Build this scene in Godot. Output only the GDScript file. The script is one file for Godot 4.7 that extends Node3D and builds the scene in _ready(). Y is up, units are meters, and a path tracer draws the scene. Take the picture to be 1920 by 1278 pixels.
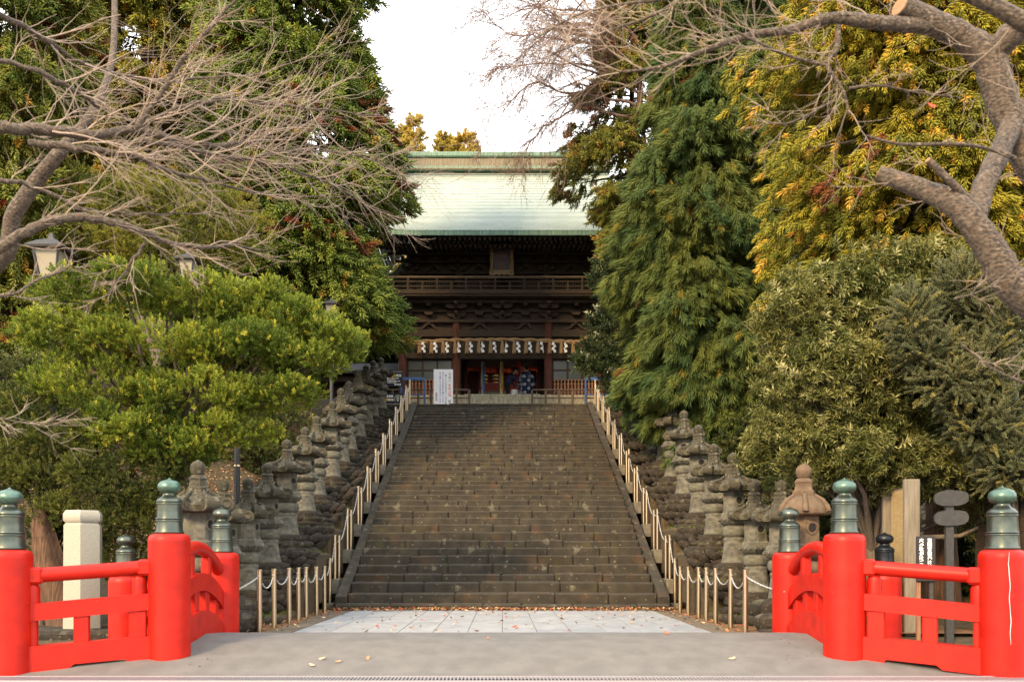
extends Node3D
# Everything is in metres; y is up, the path climbs away along -z.

# ---------------------------------------------------------------- mesh building
class Mb:
	var v := PackedVector3Array()
	var n := PackedVector3Array()
	var c := PackedColorArray()
	var ix := PackedInt32Array()
	var tint := Color(1, 1, 1)
	var edge := Color(0, 0, 0, 0)

	func vert(p: Vector3, nor: Vector3) -> int:
		v.append(p)
		n.append(nor)
		c.append(tint)
		return v.size() - 1

	func tri(a: int, b: int, d: int) -> void:
		if (v[b] - v[a]).cross(v[d] - v[a]).dot(n[a] + n[b] + n[d]) > 0.0:
			ix.append(a); ix.append(d); ix.append(b)
		else:
			ix.append(a); ix.append(b); ix.append(d)

	func poly(pts: PackedVector3Array, nor: Vector3) -> void:
		var s := v.size()
		for p in pts:
			vert(p, nor)
		for k in range(1, pts.size() - 1):
			tri(s, s + k, s + k + 1)

	func leafquad(a: Vector3, b: Vector3, d: Vector3, e: Vector3) -> void:
		var nor := (b - a).cross(d - a).normalized()
		poly(PackedVector3Array([a, b, d, e]), nor)

	func box(lo: Vector3, hi: Vector3, xf := Transform3D(), bev := 0.0) -> void:
		var m := (lo + hi) * 0.5
		var h := (hi - lo) * 0.5
		var b := minf(bev, minf(h.x, minf(h.y, h.z)) * 0.9)
		for ax in 3:
			for s in [-1.0, 1.0]:
				var nor := Vector3.ZERO
				nor[ax] = s
				var u := (ax + 1) % 3
				var w := (ax + 2) % 3
				var pts := PackedVector3Array()
				for q in [[-1, -1], [1, -1], [1, 1], [-1, 1]]:
					var p := Vector3.ZERO
					p[ax] = s * h[ax]
					p[u] = q[0] * (h[u] - b)
					p[w] = q[1] * (h[w] - b)
					pts.append(xf * (m + p))
				poly(pts, (xf.basis * nor).normalized())
		if b <= 0.0:
			return
		var plain := tint
		for ax in 3:
			var u := (ax + 1) % 3
			var w := (ax + 2) % 3
			for q in [[-1, -1], [1, -1], [1, 1], [-1, 1]]:
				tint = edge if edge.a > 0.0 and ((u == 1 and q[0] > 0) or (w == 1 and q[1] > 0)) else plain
				var pts := PackedVector3Array()
				for e in [[-1, 0], [1, 0], [1, 1], [-1, 1]]:
					var p := Vector3.ZERO
					p[ax] = e[0] * (h[ax] - b)
					p[u] = q[0] * (h[u] - (b if e[1] else 0.0))
					p[w] = q[1] * (h[w] - (0.0 if e[1] else b))
					pts.append(xf * (m + p))
				var nor := Vector3.ZERO
				nor[u] = q[0]
				nor[w] = q[1]
				poly(pts, (xf.basis * nor).normalized())
		tint = plain
		for sx in [-1.0, 1.0]:
			for sy in [-1.0, 1.0]:
				for sz in [-1.0, 1.0]:
					poly(PackedVector3Array([xf * (m + Vector3(sx * h.x, sy * (h.y - b), sz * (h.z - b))), xf * (m + Vector3(sx * (h.x - b), sy * h.y, sz * (h.z - b))), xf * (m + Vector3(sx * (h.x - b), sy * (h.y - b), sz * h.z))]), (xf.basis * Vector3(sx, sy, sz)).normalized())

	func cbox(m: Vector3, s: Vector3, xf := Transform3D(), bev := 0.0) -> void:
		box(m - s * 0.5, m + s * 0.5, xf, bev)

	# a rotated profile of (radius, height) points from the bottom up; round, or with flat sides
	func lathe(prof: Array, seg: int, xf := Transform3D(), flat := false, turn := 0.0, sharp := 0.75) -> void:
		var k := 0
		while k < prof.size() - 1:
			var e := k + 1
			while e < prof.size() - 1:
				var d1: Vector2 = (prof[e] - prof[e - 1]).normalized()
				var d2: Vector2 = (prof[e + 1] - prof[e]).normalized()
				if d1.dot(d2) < sharp:
					break
				e += 1
			var nr: Array[Vector2] = []
			for q in range(k, e + 1):
				var d: Vector2 = (prof[mini(q + 1, e)] - prof[maxi(q - 1, k)]).normalized()
				nr.append(Vector2(d.y, -d.x))
			if flat:
				for s in seg:
					var a0 := TAU * s / seg + turn
					var a1 := TAU * (s + 1) / seg + turn
					var am := (a0 + a1) * 0.5
					for q in range(k, e):
						var pts := PackedVector3Array()
						for g in [[q, a0], [q, a1], [q + 1, a1], [q + 1, a0]]:
							var pr: Vector2 = prof[g[0]]
							pts.append(xf * Vector3(pr.x * cos(g[1]), pr.y, pr.x * sin(g[1])))
						var st := v.size()
						for g in 4:
							var nn: Vector2 = nr[q - k] if g < 2 else nr[q + 1 - k]
							vert(pts[g], (xf.basis * Vector3(nn.x * cos(am), nn.y, nn.x * sin(am))).normalized())
						tri(st, st + 1, st + 2)
						tri(st, st + 2, st + 3)
			else:
				var st := v.size()
				for q in range(k, e + 1):
					for s in seg + 1:
						var a := TAU * s / seg + turn
						var pr: Vector2 = prof[q]
						var nn: Vector2 = nr[q - k]
						vert(xf * Vector3(pr.x * cos(a), pr.y, pr.x * sin(a)), (xf.basis * Vector3(nn.x * cos(a), nn.y, nn.x * sin(a))).normalized())
				for q in e - k:
					for s in seg:
						var o := st + q * (seg + 1) + s
						tri(o, o + 1, o + seg + 2)
						tri(o, o + seg + 2, o + seg + 1)
			k = e

	func tube(path: Array, rad: Array, seg: int, cap := true, twist := 0.0) -> void:
		var st := v.size()
		var m := path.size()
		var side := Vector3.ZERO
		for k in m:
			var d: Vector3 = (path[mini(k + 1, m - 1)] - path[maxi(k - 1, 0)]).normalized()
			if k == 0:
				side = d.cross(Vector3(0.31, 0.9, 0.27)).normalized()
			else:
				side = (side - d * d.dot(side)).normalized()
			var up := d.cross(side)
			for s in seg:
				var a := TAU * s / seg + twist * k
				var o := side * cos(a) + up * sin(a)
				vert(path[k] + o * rad[k], o)
		for k in m - 1:
			for s in seg:
				var a0 := st + k * seg + s
				var a1 := st + k * seg + (s + 1) % seg
				tri(a0, a1, a1 + seg)
				tri(a0, a1 + seg, a0 + seg)
		if cap:
			for e in [0, m - 1]:
				var d: Vector3 = (path[1] - path[0]).normalized() * -1.0 if e == 0 else (path[m - 1] - path[m - 2]).normalized()
				var pts := PackedVector3Array()
				for s in seg:
					pts.append(v[st + e * seg + s])
				poly(pts, d)

	# a flat outline in x and y, pushed along z
	func prism(outline: PackedVector2Array, z0: float, z1: float, xf := Transform3D()) -> void:
		var idx := Geometry2D.triangulate_polygon(outline)
		for z in [z0, z1]:
			var nor := (xf.basis * Vector3(0, 0, 1.0 if (z == z1) == (z1 > z0) else -1.0)).normalized()
			var st := v.size()
			for p in outline:
				vert(xf * Vector3(p.x, p.y, z), nor)
			for k in range(0, idx.size(), 3):
				tri(st + idx[k], st + idx[k + 1], st + idx[k + 2])
		var ccw := not Geometry2D.is_polygon_clockwise(outline)
		for k in outline.size():
			var a := outline[k]
			var b := outline[(k + 1) % outline.size()]
			var d := (b - a).normalized()
			var o := Vector3(d.y, -d.x, 0) * (1.0 if ccw else -1.0)
			poly(PackedVector3Array([xf * Vector3(a.x, a.y, z0), xf * Vector3(b.x, b.y, z0), xf * Vector3(b.x, b.y, z1), xf * Vector3(a.x, a.y, z1)]), (xf.basis * o).normalized())

	# a grid of points with computed normals that lean towards UP
	func sheet(g: Array, up: Vector3) -> void:
		var st := v.size()
		var h := g.size()
		var w: int = g[0].size()
		for j in h:
			for i in w:
				var a: Vector3 = g[j][mini(i + 1, w - 1)] - g[j][maxi(i - 1, 0)]
				var b: Vector3 = g[mini(j + 1, h - 1)][i] - g[maxi(j - 1, 0)][i]
				var nn := a.cross(b).normalized()
				vert(g[j][i], nn if nn.dot(up) > 0 else -nn)
		for j in h - 1:
			for i in w - 1:
				var o := st + j * w + i
				tri(o, o + 1, o + w + 1)
				tri(o, o + w + 1, o + w)

	func rock(rng: RandomNumberGenerator, s: Vector3, at := Vector3.ZERO, rings := 5, seg := 9, rough := 0.14) -> void:
		var g := []
		for j in rings + 1:
			var row := []
			var el := -PI / 2 + PI * j / rings
			for i in seg:
				var az := TAU * i / seg
				var d := Vector3(cos(el) * cos(az), sin(el), cos(el) * sin(az))
				var q := Vector3(signf(d.x) * pow(absf(d.x), 0.8), signf(d.y) * pow(absf(d.y), 0.8), signf(d.z) * pow(absf(d.z), 0.8))
				row.append(at + q * s * (1.0 + rng.randf_range(-rough, rough)))
			row.append(row[0])
			g.append(row)
		for j in [0, rings]:
			for i in seg + 1:
				g[j][i] = g[j][0]
		var st := v.size()
		for j in rings + 1:
			for i in seg + 1:
				vert(g[j][i], ((g[j][i] - at) / s).normalized())
		for j in rings:
			for i in seg:
				var o := st + j * (seg + 1) + i
				if j > 0:
					tri(o, o + 1, o + seg + 2)
				if j < rings - 1:
					tri(o, o + seg + 2, o + seg + 1)

	func mesh(m: Material) -> ArrayMesh:
		var a := []
		a.resize(Mesh.ARRAY_MAX)
		a[Mesh.ARRAY_VERTEX] = v
		a[Mesh.ARRAY_NORMAL] = n
		a[Mesh.ARRAY_COLOR] = c
		a[Mesh.ARRAY_INDEX] = ix
		var r := ArrayMesh.new()
		r.add_surface_from_arrays(Mesh.PRIMITIVE_TRIANGLES, a)
		r.surface_set_material(0, m)
		return r

# ---------------------------------------------------------------- naming and tagging
var used := {}
const ORD := ["lowest", "second", "third", "fourth", "fifth", "sixth", "seventh", "eighth", "ninth", "tenth", "eleventh", "twelfth", "thirteenth", "fourteenth", "fifteenth", "sixteenth", "seventeenth", "eighteenth", "nineteenth", "twentieth", "twenty-first", "twenty-second", "twenty-third", "twenty-fourth"]

func numbered(s: String) -> String:
	var k: int = used.get(s, 0)
	used[s] = k + 1
	return s if k == 0 else "%s_%03d" % [s, k]

func tag(o: Node, label: String, category := "", group := "", kind := "") -> Node:
	if label: o.set_meta("label", label)
	if category: o.set_meta("category", category)
	if group: o.set_meta("group", group)
	if kind: o.set_meta("kind", kind)
	return o

func thing(called: String, label: String, category: String, at := Vector3.ZERO, group := "") -> Node3D:
	var o := Node3D.new()
	o.name = numbered(called)
	add_child(o)
	o.position = at
	tag(o, label, category, group)
	return o

func put(called: String, mesh: Mesh, parent: Node, xf := Transform3D()) -> MeshInstance3D:
	var o := MeshInstance3D.new()
	if parent == self:
		o.name = numbered(called)
	else:
		var key := "n_" + called
		var k: int = parent.get_meta(key, 0)
		parent.set_meta(key, k + 1)
		o.name = called if k == 0 else "%s_%03d" % [called, k]
	o.mesh = mesh
	o.transform = xf
	parent.add_child(o, true)
	return o

func solo(called: String, mesh: Mesh, label: String, category: String, xf := Transform3D(), group := "") -> MeshInstance3D:
	var o := put(called, mesh, self, xf)
	tag(o, label, category, group)
	return o

func struct(called: String, mesh: Mesh, label: String) -> MeshInstance3D:
	var o := put(called, mesh, self)
	tag(o, label, called.replace("_", " "), "", "structure")
	return o

func copy(src: Node3D, at: Vector3, turn: float, label: String) -> Node3D:
	var o: Node3D = src.duplicate()
	o.name = numbered(String(src.name).rstrip("0123456789").rstrip("_"))
	add_child(o)
	o.position = at
	o.rotation.y = turn
	o.set_meta("label", label)
	return o

func many(called: String, mesh: Mesh, xfs: Array, cols: PackedColorArray, parent: Node) -> MultiMeshInstance3D:
	var mm := MultiMesh.new()
	mm.transform_format = MultiMesh.TRANSFORM_3D
	mm.use_colors = true
	mm.mesh = mesh
	mm.instance_count = xfs.size()
	for k in xfs.size():
		mm.set_instance_transform(k, xfs[k])
		mm.set_instance_color(k, cols[k])
	var o := MultiMeshInstance3D.new()
	o.multimesh = mm
	o.name = numbered(called) if parent == self else StringName(called)
	o.set_meta("kind", "stuff")
	parent.add_child(o, true)
	return o

func rng_of(s: int) -> RandomNumberGenerator:
	var r := RandomNumberGenerator.new()
	r.seed = s * 7919 + 13
	return r

func ypole(y: Vector3, spin: float, s: float) -> Basis:
	var a := y.cross(Vector3(0.13, 0.21, 0.97)).normalized()
	var b := a.cross(y)
	var x := a * cos(spin) + b * sin(spin)
	return Basis(x * s, y * s, x.cross(y) * s)

# ---------------------------------------------------------------- materials
func lin(r: float, g: float, b: float) -> Color:
	return Color(r, g, b).linear_to_srgb()

# two tones mixed by noise (stretched by sx, sy), fine grain, and round spots [count, smallest, largest, colour, strength]
func pattern(size: int, sd: int, freq: float, a: Color, b: Color, grain: float, spots := [], sx := 1.0, sy := 1.0, oct := 4) -> ImageTexture:
	var fn := FastNoiseLite.new()
	fn.seed = sd
	fn.frequency = freq
	fn.fractal_octaves = oct
	var rng := rng_of(sd)
	var d := PackedFloat32Array()
	d.resize(size * size * 3)
	var seamless := PackedByteArray()
	if sx == 1.0 and sy == 1.0:
		seamless = fn.get_seamless_image(size, size).get_data()
	for y in size:
		for x in size:
			var t: float
			if seamless:
				t = seamless[y * size + x] / 255.0
			else:
				t = fn.get_noise_2d(x * sx, y * sy) * 0.9 + 0.5
			t = clampf(t + rng.randf_range(-grain, grain), 0.0, 1.0)
			var o := (y * size + x) * 3
			d[o] = lerpf(a.r, b.r, t)
			d[o + 1] = lerpf(a.g, b.g, t)
			d[o + 2] = lerpf(a.b, b.b, t)
	for sp in spots:
		for k in int(sp[0]):
			var r: float = lerpf(sp[1], sp[2], pow(rng.randf(), 3.0))
			var cx := rng.randf() * size
			var cy := rng.randf() * size
			var ph := rng.randf() * TAU
			var col: Color = sp[3]
			var st: float = sp[4] * rng.randf_range(0.5, 1.0)
			var lim := int(r * 1.5) + 1
			for yy in range(-lim, lim + 1):
				for xx in range(-lim, lim + 1):
					var an := atan2(yy, xx)
					var rr := r * (1.0 + 0.18 * sin(an * 3.0 + ph) + 0.12 * sin(an * 7.0 + ph * 2.0))
					var q := sqrt(xx * xx + yy * yy) / rr
					if q < 1.0:
						var w := st * clampf((1.0 - q) * 3.0, 0.0, 1.0) * rng.randf_range(0.7, 1.0)
						var o := (posmod(int(cy) + yy, size) * size + posmod(int(cx) + xx, size)) * 3
						d[o] = lerpf(d[o], col.r, w)
						d[o + 1] = lerpf(d[o + 1], col.g, w)
						d[o + 2] = lerpf(d[o + 2], col.b, w)
	var bytes := PackedByteArray()
	bytes.resize(d.size())
	for k in d.size():
		bytes[k] = int(clampf(d[k], 0.0, 1.0) * 255.0)
	return ImageTexture.create_from_image(Image.create_from_data(size, size, false, Image.FORMAT_RGB8, bytes))

func surf(t: Texture2D, metres: float, rough: float, relief := 0.0, world := true) -> StandardMaterial3D:
	var m := StandardMaterial3D.new()
	m.albedo_texture = t
	m.uv1_triplanar = true
	m.uv1_world_triplanar = world
	m.uv1_scale = Vector3.ONE / metres
	m.roughness = rough
	if relief > 0.0:
		m.heightmap_enabled = true
		m.heightmap_texture = t
		m.heightmap_scale = relief
	m.vertex_color_use_as_albedo = true
	return m

func paint(col: Color, rough: float, metal := 0.0) -> StandardMaterial3D:
	var m := StandardMaterial3D.new()
	m.albedo_color = col
	m.roughness = rough
	m.metallic = metal
	m.vertex_color_use_as_albedo = true
	return m

func leafy(rough: float, through: float) -> StandardMaterial3D:
	var m := StandardMaterial3D.new()
	m.albedo_color = Color.WHITE
	m.vertex_color_use_as_albedo = true
	m.roughness = rough
	m.metallic_specular = 0.4
	m.cull_mode = BaseMaterial3D.CULL_DISABLED
	m.backlight_enabled = true
	m.backlight = Color(through, through, through)
	return m

var M := {}

func make_materials() -> void:
	var lich := Color(0.62, 0.61, 0.52)
	var stair := pattern(512, 3, 0.012, Color(0.165, 0.152, 0.122), Color(0.265, 0.24, 0.192), 0.16, [[30, 4, 20, lich, 0.55], [40, 14, 50, Color(0.15, 0.135, 0.11), 0.5], [260, 1, 5, lich, 0.75], [9, 12, 44, Color(0.36, 0.235, 0.155), 0.5], [14, 10, 30, Color(0.33, 0.31, 0.14), 0.4]])
	M.stair = surf(stair, 2.6, 0.95, 0.5)
	var rub := pattern(512, 5, 0.02, Color(0.1, 0.087, 0.07), Color(0.235, 0.2, 0.155), 0.14, [[90, 5, 26, Color(0.52, 0.51, 0.43), 0.7], [300, 1, 6, lich, 0.8], [14, 12, 40, Color(0.3, 0.32, 0.12), 0.5]])
	M.rubble = surf(rub, 1.3, 0.95, 0.8, false)
	M.rubble_w = surf(rub, 1.6, 0.95, 0.8)
	var lan := pattern(512, 7, 0.016, Color(0.29, 0.285, 0.255), Color(0.48, 0.47, 0.42), 0.14, [[90, 4, 22, Color(0.7, 0.69, 0.6), 0.55], [50, 14, 60, Color(0.2, 0.19, 0.16), 0.55], [20, 16, 50, Color(0.33, 0.35, 0.19), 0.5]])
	M.lantern = surf(lan, 1.1, 0.93, 0.4, false)
	var rf := pattern(512, 8, 0.02, Color(0.15, 0.145, 0.115), Color(0.32, 0.3, 0.24), 0.14, [[200, 4, 20, Color(0.62, 0.62, 0.54), 0.75], [40, 14, 50, Color(0.45, 0.42, 0.33), 0.5]])
	M.lantern_roof = surf(rf, 0.9, 0.95, 0.6, false)
	var lb := pattern(512, 9, 0.016, Color(0.29, 0.23, 0.175), Color(0.45, 0.375, 0.29), 0.12, [[80, 2, 8, Color(0.7, 0.66, 0.55), 0.5], [40, 6, 26, Color(0.3, 0.23, 0.17), 0.5]])
	M.lantern_brown = surf(lb, 1.1, 0.93, 0.4, false)
	var gr := pattern(512, 11, 0.05, Color(0.54, 0.53, 0.48), Color(0.68, 0.665, 0.61), 0.3, [[500, 1, 3, Color(0.4, 0.38, 0.34), 0.35]])
	M.granite = surf(gr, 0.8, 0.75, 0.15)
	M.slab = surf(pattern(512, 12, 0.01, Color(0.52, 0.535, 0.55), Color(0.62, 0.625, 0.625), 0.2, [[260, 1, 2.5, Color(0.5, 0.5, 0.48), 0.3], [30, 5, 20, Color(0.58, 0.57, 0.54), 0.3]]), 1.9, 0.75, 0.05)
	M.oldgranite = surf(pattern(512, 13, 0.02, Color(0.5, 0.48, 0.4), Color(0.68, 0.65, 0.55), 0.16, [[90, 2, 12, Color(0.3, 0.27, 0.21), 0.5]], 1.0, 0.3), 1.4, 0.9, 0.2)
	M.concrete = surf(pattern(256, 14, 0.02, Color(0.36, 0.34, 0.295), Color(0.48, 0.455, 0.4), 0.14, [[26, 3, 14, Color(0.33, 0.31, 0.26), 0.5]]), 0.9, 0.92, 0.1)
	M.asphalt = surf(pattern(1024, 15, 0.006, Color(0.365, 0.358, 0.345), Color(0.44, 0.43, 0.415), 0.3, [[900, 1, 2.4, Color(0.56, 0.54, 0.5), 0.4], [900, 1, 2.4, Color(0.3, 0.29, 0.27), 0.4], [22, 12, 70, Color(0.36, 0.345, 0.325), 0.4], [160, 3, 7, Color(0.6, 0.57, 0.53), 0.3]]), 2.6, 0.93, 0.25)
	M.soil = surf(pattern(512, 16, 0.02, Color(0.2, 0.165, 0.115), Color(0.36, 0.3, 0.2), 0.22, [[300, 1, 5, Color(0.46, 0.36, 0.22), 0.7], [120, 1, 4, Color(0.5, 0.24, 0.12), 0.7], [26, 10, 40, Color(0.25, 0.29, 0.1), 0.5]]), 1.5, 0.97, 1.2)
	M.litter = surf(pattern(512, 17, 0.04, Color(0.33, 0.23, 0.14), Color(0.56, 0.42, 0.27), 0.25, [[700, 1, 5, Color(0.6, 0.42, 0.24), 0.8], [240, 1, 5, Color(0.58, 0.2, 0.1), 0.8], [120, 1, 5, Color(0.3, 0.33, 0.12), 0.7]]), 1.5, 0.97, 1.5)
	M.border = surf(pattern(512, 18, 0.02, Color(0.33, 0.295, 0.245), Color(0.45, 0.41, 0.345), 0.16, [[200, 1, 6, Color(0.56, 0.53, 0.45), 0.5]]), 1.4, 0.94, 0.3)
	var wv := pattern(512, 21, 0.02, Color(0.15, 0.115, 0.09), Color(0.29, 0.225, 0.175), 0.12, [[30, 4, 30, Color(0.25, 0.13, 0.085), 0.35]], 5.0, 0.35)
	M.wood_up = surf(wv, 1.6, 0.9, 0.3)
	var wh := pattern(512, 22, 0.02, Color(0.155, 0.125, 0.1), Color(0.3, 0.245, 0.19), 0.12, [[30, 4, 30, Color(0.24, 0.135, 0.09), 0.3]], 0.35, 5.0)
	M.wood = surf(wh, 1.6, 0.9, 0.3)
	M.wood_red = surf(pattern(256, 23, 0.02, Color(0.2, 0.11, 0.08), Color(0.36, 0.185, 0.125), 0.12, [[22, 5, 30, Color(0.5, 0.16, 0.08), 0.35]], 5.0, 0.35), 1.6, 0.85, 0.3)
	M.wood_grey = surf(pattern(256, 24, 0.02, Color(0.3, 0.255, 0.21), Color(0.45, 0.39, 0.33), 0.12, [], 0.35, 5.0), 1.2, 0.9, 0.2)
	M.wood_pale = surf(pattern(256, 25, 0.02, Color(0.42, 0.3, 0.22), Color(0.62, 0.46, 0.34), 0.12, [], 5.0, 0.35), 1.2, 0.85, 0.1)
	M.post_wood = surf(pattern(256, 26, 0.02, Color(0.42, 0.39, 0.34), Color(0.52, 0.49, 0.43), 0.1, [], 5.0, 0.35), 1.2, 0.85, 0.1)
	M.bark = surf(pattern(512, 27, 0.02, Color(0.2, 0.14, 0.1), Color(0.44, 0.33, 0.25), 0.14, [[40, 4, 26, Color(0.5, 0.28, 0.16), 0.35]], 4.0, 0.3), 1.5, 0.95, 2.0)
	M.bark_grey = surf(pattern(512, 28, 0.02, Color(0.29, 0.26, 0.23), Color(0.5, 0.46, 0.41), 0.14, [[40, 4, 26, Color(0.55, 0.38, 0.27), 0.35]], 4.0, 0.3), 1.5, 0.95, 1.5)
	M.cherry = surf(pattern(512, 29, 0.02, Color(0.12, 0.1, 0.085), Color(0.5, 0.44, 0.38), 0.2, [[90, 3, 18, Color(0.68, 0.64, 0.58), 0.6], [60, 6, 26, Color(0.34, 0.23, 0.16), 0.5], [160, 1, 4, Color(0.1, 0.08, 0.07), 0.7]], 1.6, 3.2), 0.6, 0.85, 1.5)
	M.cut = surf(pattern(256, 30, 0.03, Color(0.5, 0.38, 0.27), Color(0.66, 0.53, 0.4), 0.14), 0.4, 0.9, 0.2)
	M.twig = paint(lin(0.2, 0.13, 0.1), 0.8)
	M.twig_grey = paint(lin(0.31, 0.24, 0.185), 0.8)
	M.copper = surf(pattern(512, 31, 0.012, Color(0.62, 0.675, 0.64), Color(0.71, 0.75, 0.715), 0.1, [[160, 2, 10, Color(0.8, 0.83, 0.77), 0.4], [60, 4, 22, Color(0.56, 0.64, 0.6), 0.4], [24, 3, 12, Color(0.5, 0.47, 0.4), 0.35]], 0.6, 1.6), 5.0, 0.5, 0.1)
	M.verdigris = surf(pattern(256, 32, 0.03, Color(0.29, 0.42, 0.35), Color(0.52, 0.64, 0.56), 0.14, [[20, 4, 20, Color(0.24, 0.3, 0.24), 0.5]], 4.0, 0.25), 1.5, 0.6, 0.1)
	M.ridge = surf(pattern(256, 33, 0.02, Color(0.4, 0.37, 0.3), Color(0.55, 0.51, 0.42), 0.12, [[20, 4, 20, Color(0.4, 0.48, 0.4), 0.5]], 3.0, 0.3), 1.5, 0.7, 0.1)
	M.red = surf(pattern(512, 34, 0.012, Color(0.64, 0.085, 0.038), Color(0.75, 0.13, 0.055), 0.1, [[30, 6, 40, Color(0.58, 0.075, 0.035), 0.55], [30, 1, 5, Color(0.95, 0.5, 0.36), 0.5], [10, 6, 26, Color(0.42, 0.14, 0.09), 0.35]]), 1.7, 0.48, 0.5)
	M.red.metallic_specular = 0.35
	M.red.clearcoat_enabled = true
	M.red.clearcoat = 0.08
	M.red.clearcoat_roughness = 0.3
	var br := pattern(256, 35, 0.014, Color(0.26, 0.3, 0.28), Color(0.42, 0.44, 0.4), 0.08, [[20, 5, 24, Color(0.4, 0.42, 0.36), 0.3]])
	M.bronze = surf(br, 0.7, 0.33, 0.05)
	M.bronze.metallic = 0.8
	M.bronze_green = surf(pattern(256, 36, 0.02, Color(0.27, 0.37, 0.33), Color(0.42, 0.52, 0.465), 0.1, [[20, 4, 20, Color(0.24, 0.34, 0.3), 0.4]]), 0.5, 0.36, 0.05)
	M.bronze_green.metallic = 0.6
	M.bronze_dark = surf(pattern(256, 37, 0.02, Color(0.1, 0.12, 0.14), Color(0.18, 0.2, 0.22), 0.08), 0.5, 0.33, 0.05)
	M.bronze_dark.metallic = 0.6
	M.steel = paint(lin(0.52, 0.41, 0.27), 0.3, 0.95)
	M.chain = paint(lin(0.72, 0.72, 0.7), 0.3, 0.8)
	M.iron = paint(lin(0.02, 0.02, 0.022), 0.5)
	M.grate = paint(lin(0.42, 0.4, 0.42), 0.45, 0.6)
	M.blue = paint(lin(0.03, 0.085, 0.24), 0.45)
	M.straw = surf(pattern(256, 38, 0.03, Color(0.5, 0.39, 0.26), Color(0.72, 0.6, 0.43), 0.16, [], 4.0, 0.3), 0.5, 0.9, 0.4)
	M.paper = paint(lin(0.8, 0.8, 0.78), 0.8)
	M.white = paint(lin(0.8, 0.8, 0.79), 0.5)
	M.plaque = surf(pattern(256, 40, 0.05, Color(0.3, 0.235, 0.14), Color(0.55, 0.46, 0.3), 0.2), 0.5, 0.6, 0.8, false)
	M.black = paint(lin(0.012, 0.013, 0.022), 0.5)
	M.slate = surf(pattern(256, 39, 0.02, Color(0.16, 0.157, 0.15), Color(0.23, 0.222, 0.21), 0.1, [[30, 3, 12, Color(0.4, 0.38, 0.35), 0.4]]), 0.6, 0.6, 0.1)
	M.tile = paint(lin(0.045, 0.046, 0.05), 0.6)
	M.lacquer = paint(lin(0.8, 0.12, 0.035), 0.5)
	M.hall = paint(lin(0.26, 0.085, 0.05), 0.6)
	M.darkred = paint(lin(0.3, 0.055, 0.035), 0.6)
	M.gold = paint(lin(0.45, 0.3, 0.08), 0.5, 0.2)
	M.glass = paint(lin(0.035, 0.045, 0.04), 0.3)
	M.lamp_glass = paint(lin(0.3, 0.27, 0.2), 0.4)
	M.hole = paint(lin(0.01, 0.009, 0.008), 0.9)
	M.leaf = leafy(0.5, 0.75)
	M.gloss = leafy(0.42, 0.5)
	M.needle = leafy(0.7, 0.7)
	M.dry = leafy(0.8, 0.4)
	M.skin = paint(lin(0.5, 0.31, 0.22), 0.6)
	M.cloth = paint(Color.WHITE, 0.9)

# ---------------------------------------------------------------- land
func slope(z: float) -> float:
	var d := -z
	if d < 16.0: return 0.0
	if d < 37.0: return 0.352 * (d - 16.0)
	return 7.4

func land(x: float, z: float) -> float:
	var d := -z
	var y := -0.3
	if d > 13.0:
		y = lerpf(-0.3, -0.03, clampf((d - 13.0) / 1.2, 0, 1))
	y += slope(z)
	var ax := absf(x)
	if d > 15.0:
		y += clampf((ax - 6.5) * 0.4, 0.0, 2.4) * clampf((d - 17.0) / 4.0, 0.0, 1.0) * (1.0 if x < 0 else 0.6)
	if ax < 6.61 and d > 15.5 and d < 37.4:
		y = minf(y, 0.0) - 0.2 if d < 20.5 else 0.425 * (d - 20.5) - 0.9
	if ax < 7.2 and d > 37.3:
		y -= 0.15
	return y

# ---------------------------------------------------------------- plants
# a tuft that grows along +y: fingers leave the stem at SPREAD, each a thin three-sided blade
func tuft(sd: int, length: float, fingers: int, flen: float, width: float, spread: float, curl: float, base_t: float, tip: Color) -> ArrayMesh:
	var m := Mb.new()
	var rng := rng_of(sd)
	m.tint = Color(0.5, 0.42, 0.3)
	m.tube([Vector3.ZERO, Vector3(0, length * 0.8, 0)], [width * 0.7, width * 0.3], 3, false)
	for k in fingers:
		var t := float(k) / fingers
		var az := k * 2.39996 + rng.randf() * 0.5
		var sp := spread * rng.randf_range(0.7, 1.25) * (1.0 - 0.4 * t)
		var rad := Vector3(cos(az), 0, sin(az))
		var d := rad * sin(sp) + Vector3.UP * cos(sp)
		var l := flen * rng.randf_range(0.7, 1.2) * (1.0 - 0.35 * t)
		var p0 := Vector3(0, length * 0.85 * t, 0)
		var p1 := p0 + d * l * 0.55
		var p2 := p1 + (d + Vector3.UP * curl).normalized() * l * 0.5
		var side := d.cross(rad + Vector3(0.1, 0.3, 0)).normalized()
		var up := side.cross(d)
		var st := m.v.size()
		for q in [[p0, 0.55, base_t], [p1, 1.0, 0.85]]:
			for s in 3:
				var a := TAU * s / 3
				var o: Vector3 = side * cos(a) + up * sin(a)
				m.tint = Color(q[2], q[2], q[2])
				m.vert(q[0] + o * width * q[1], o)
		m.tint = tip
		m.vert(p2, (p2 - p1).normalized())
		for s in 3:
			var s2 := (s + 1) % 3
			m.tri(st + s, st + s2, st + 3 + s2)
			m.tri(st + s, st + 3 + s2, st + 3 + s)
			m.tri(st + 3 + s, st + 3 + s2, st + 6)
	return m.mesh(M.needle)

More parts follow.
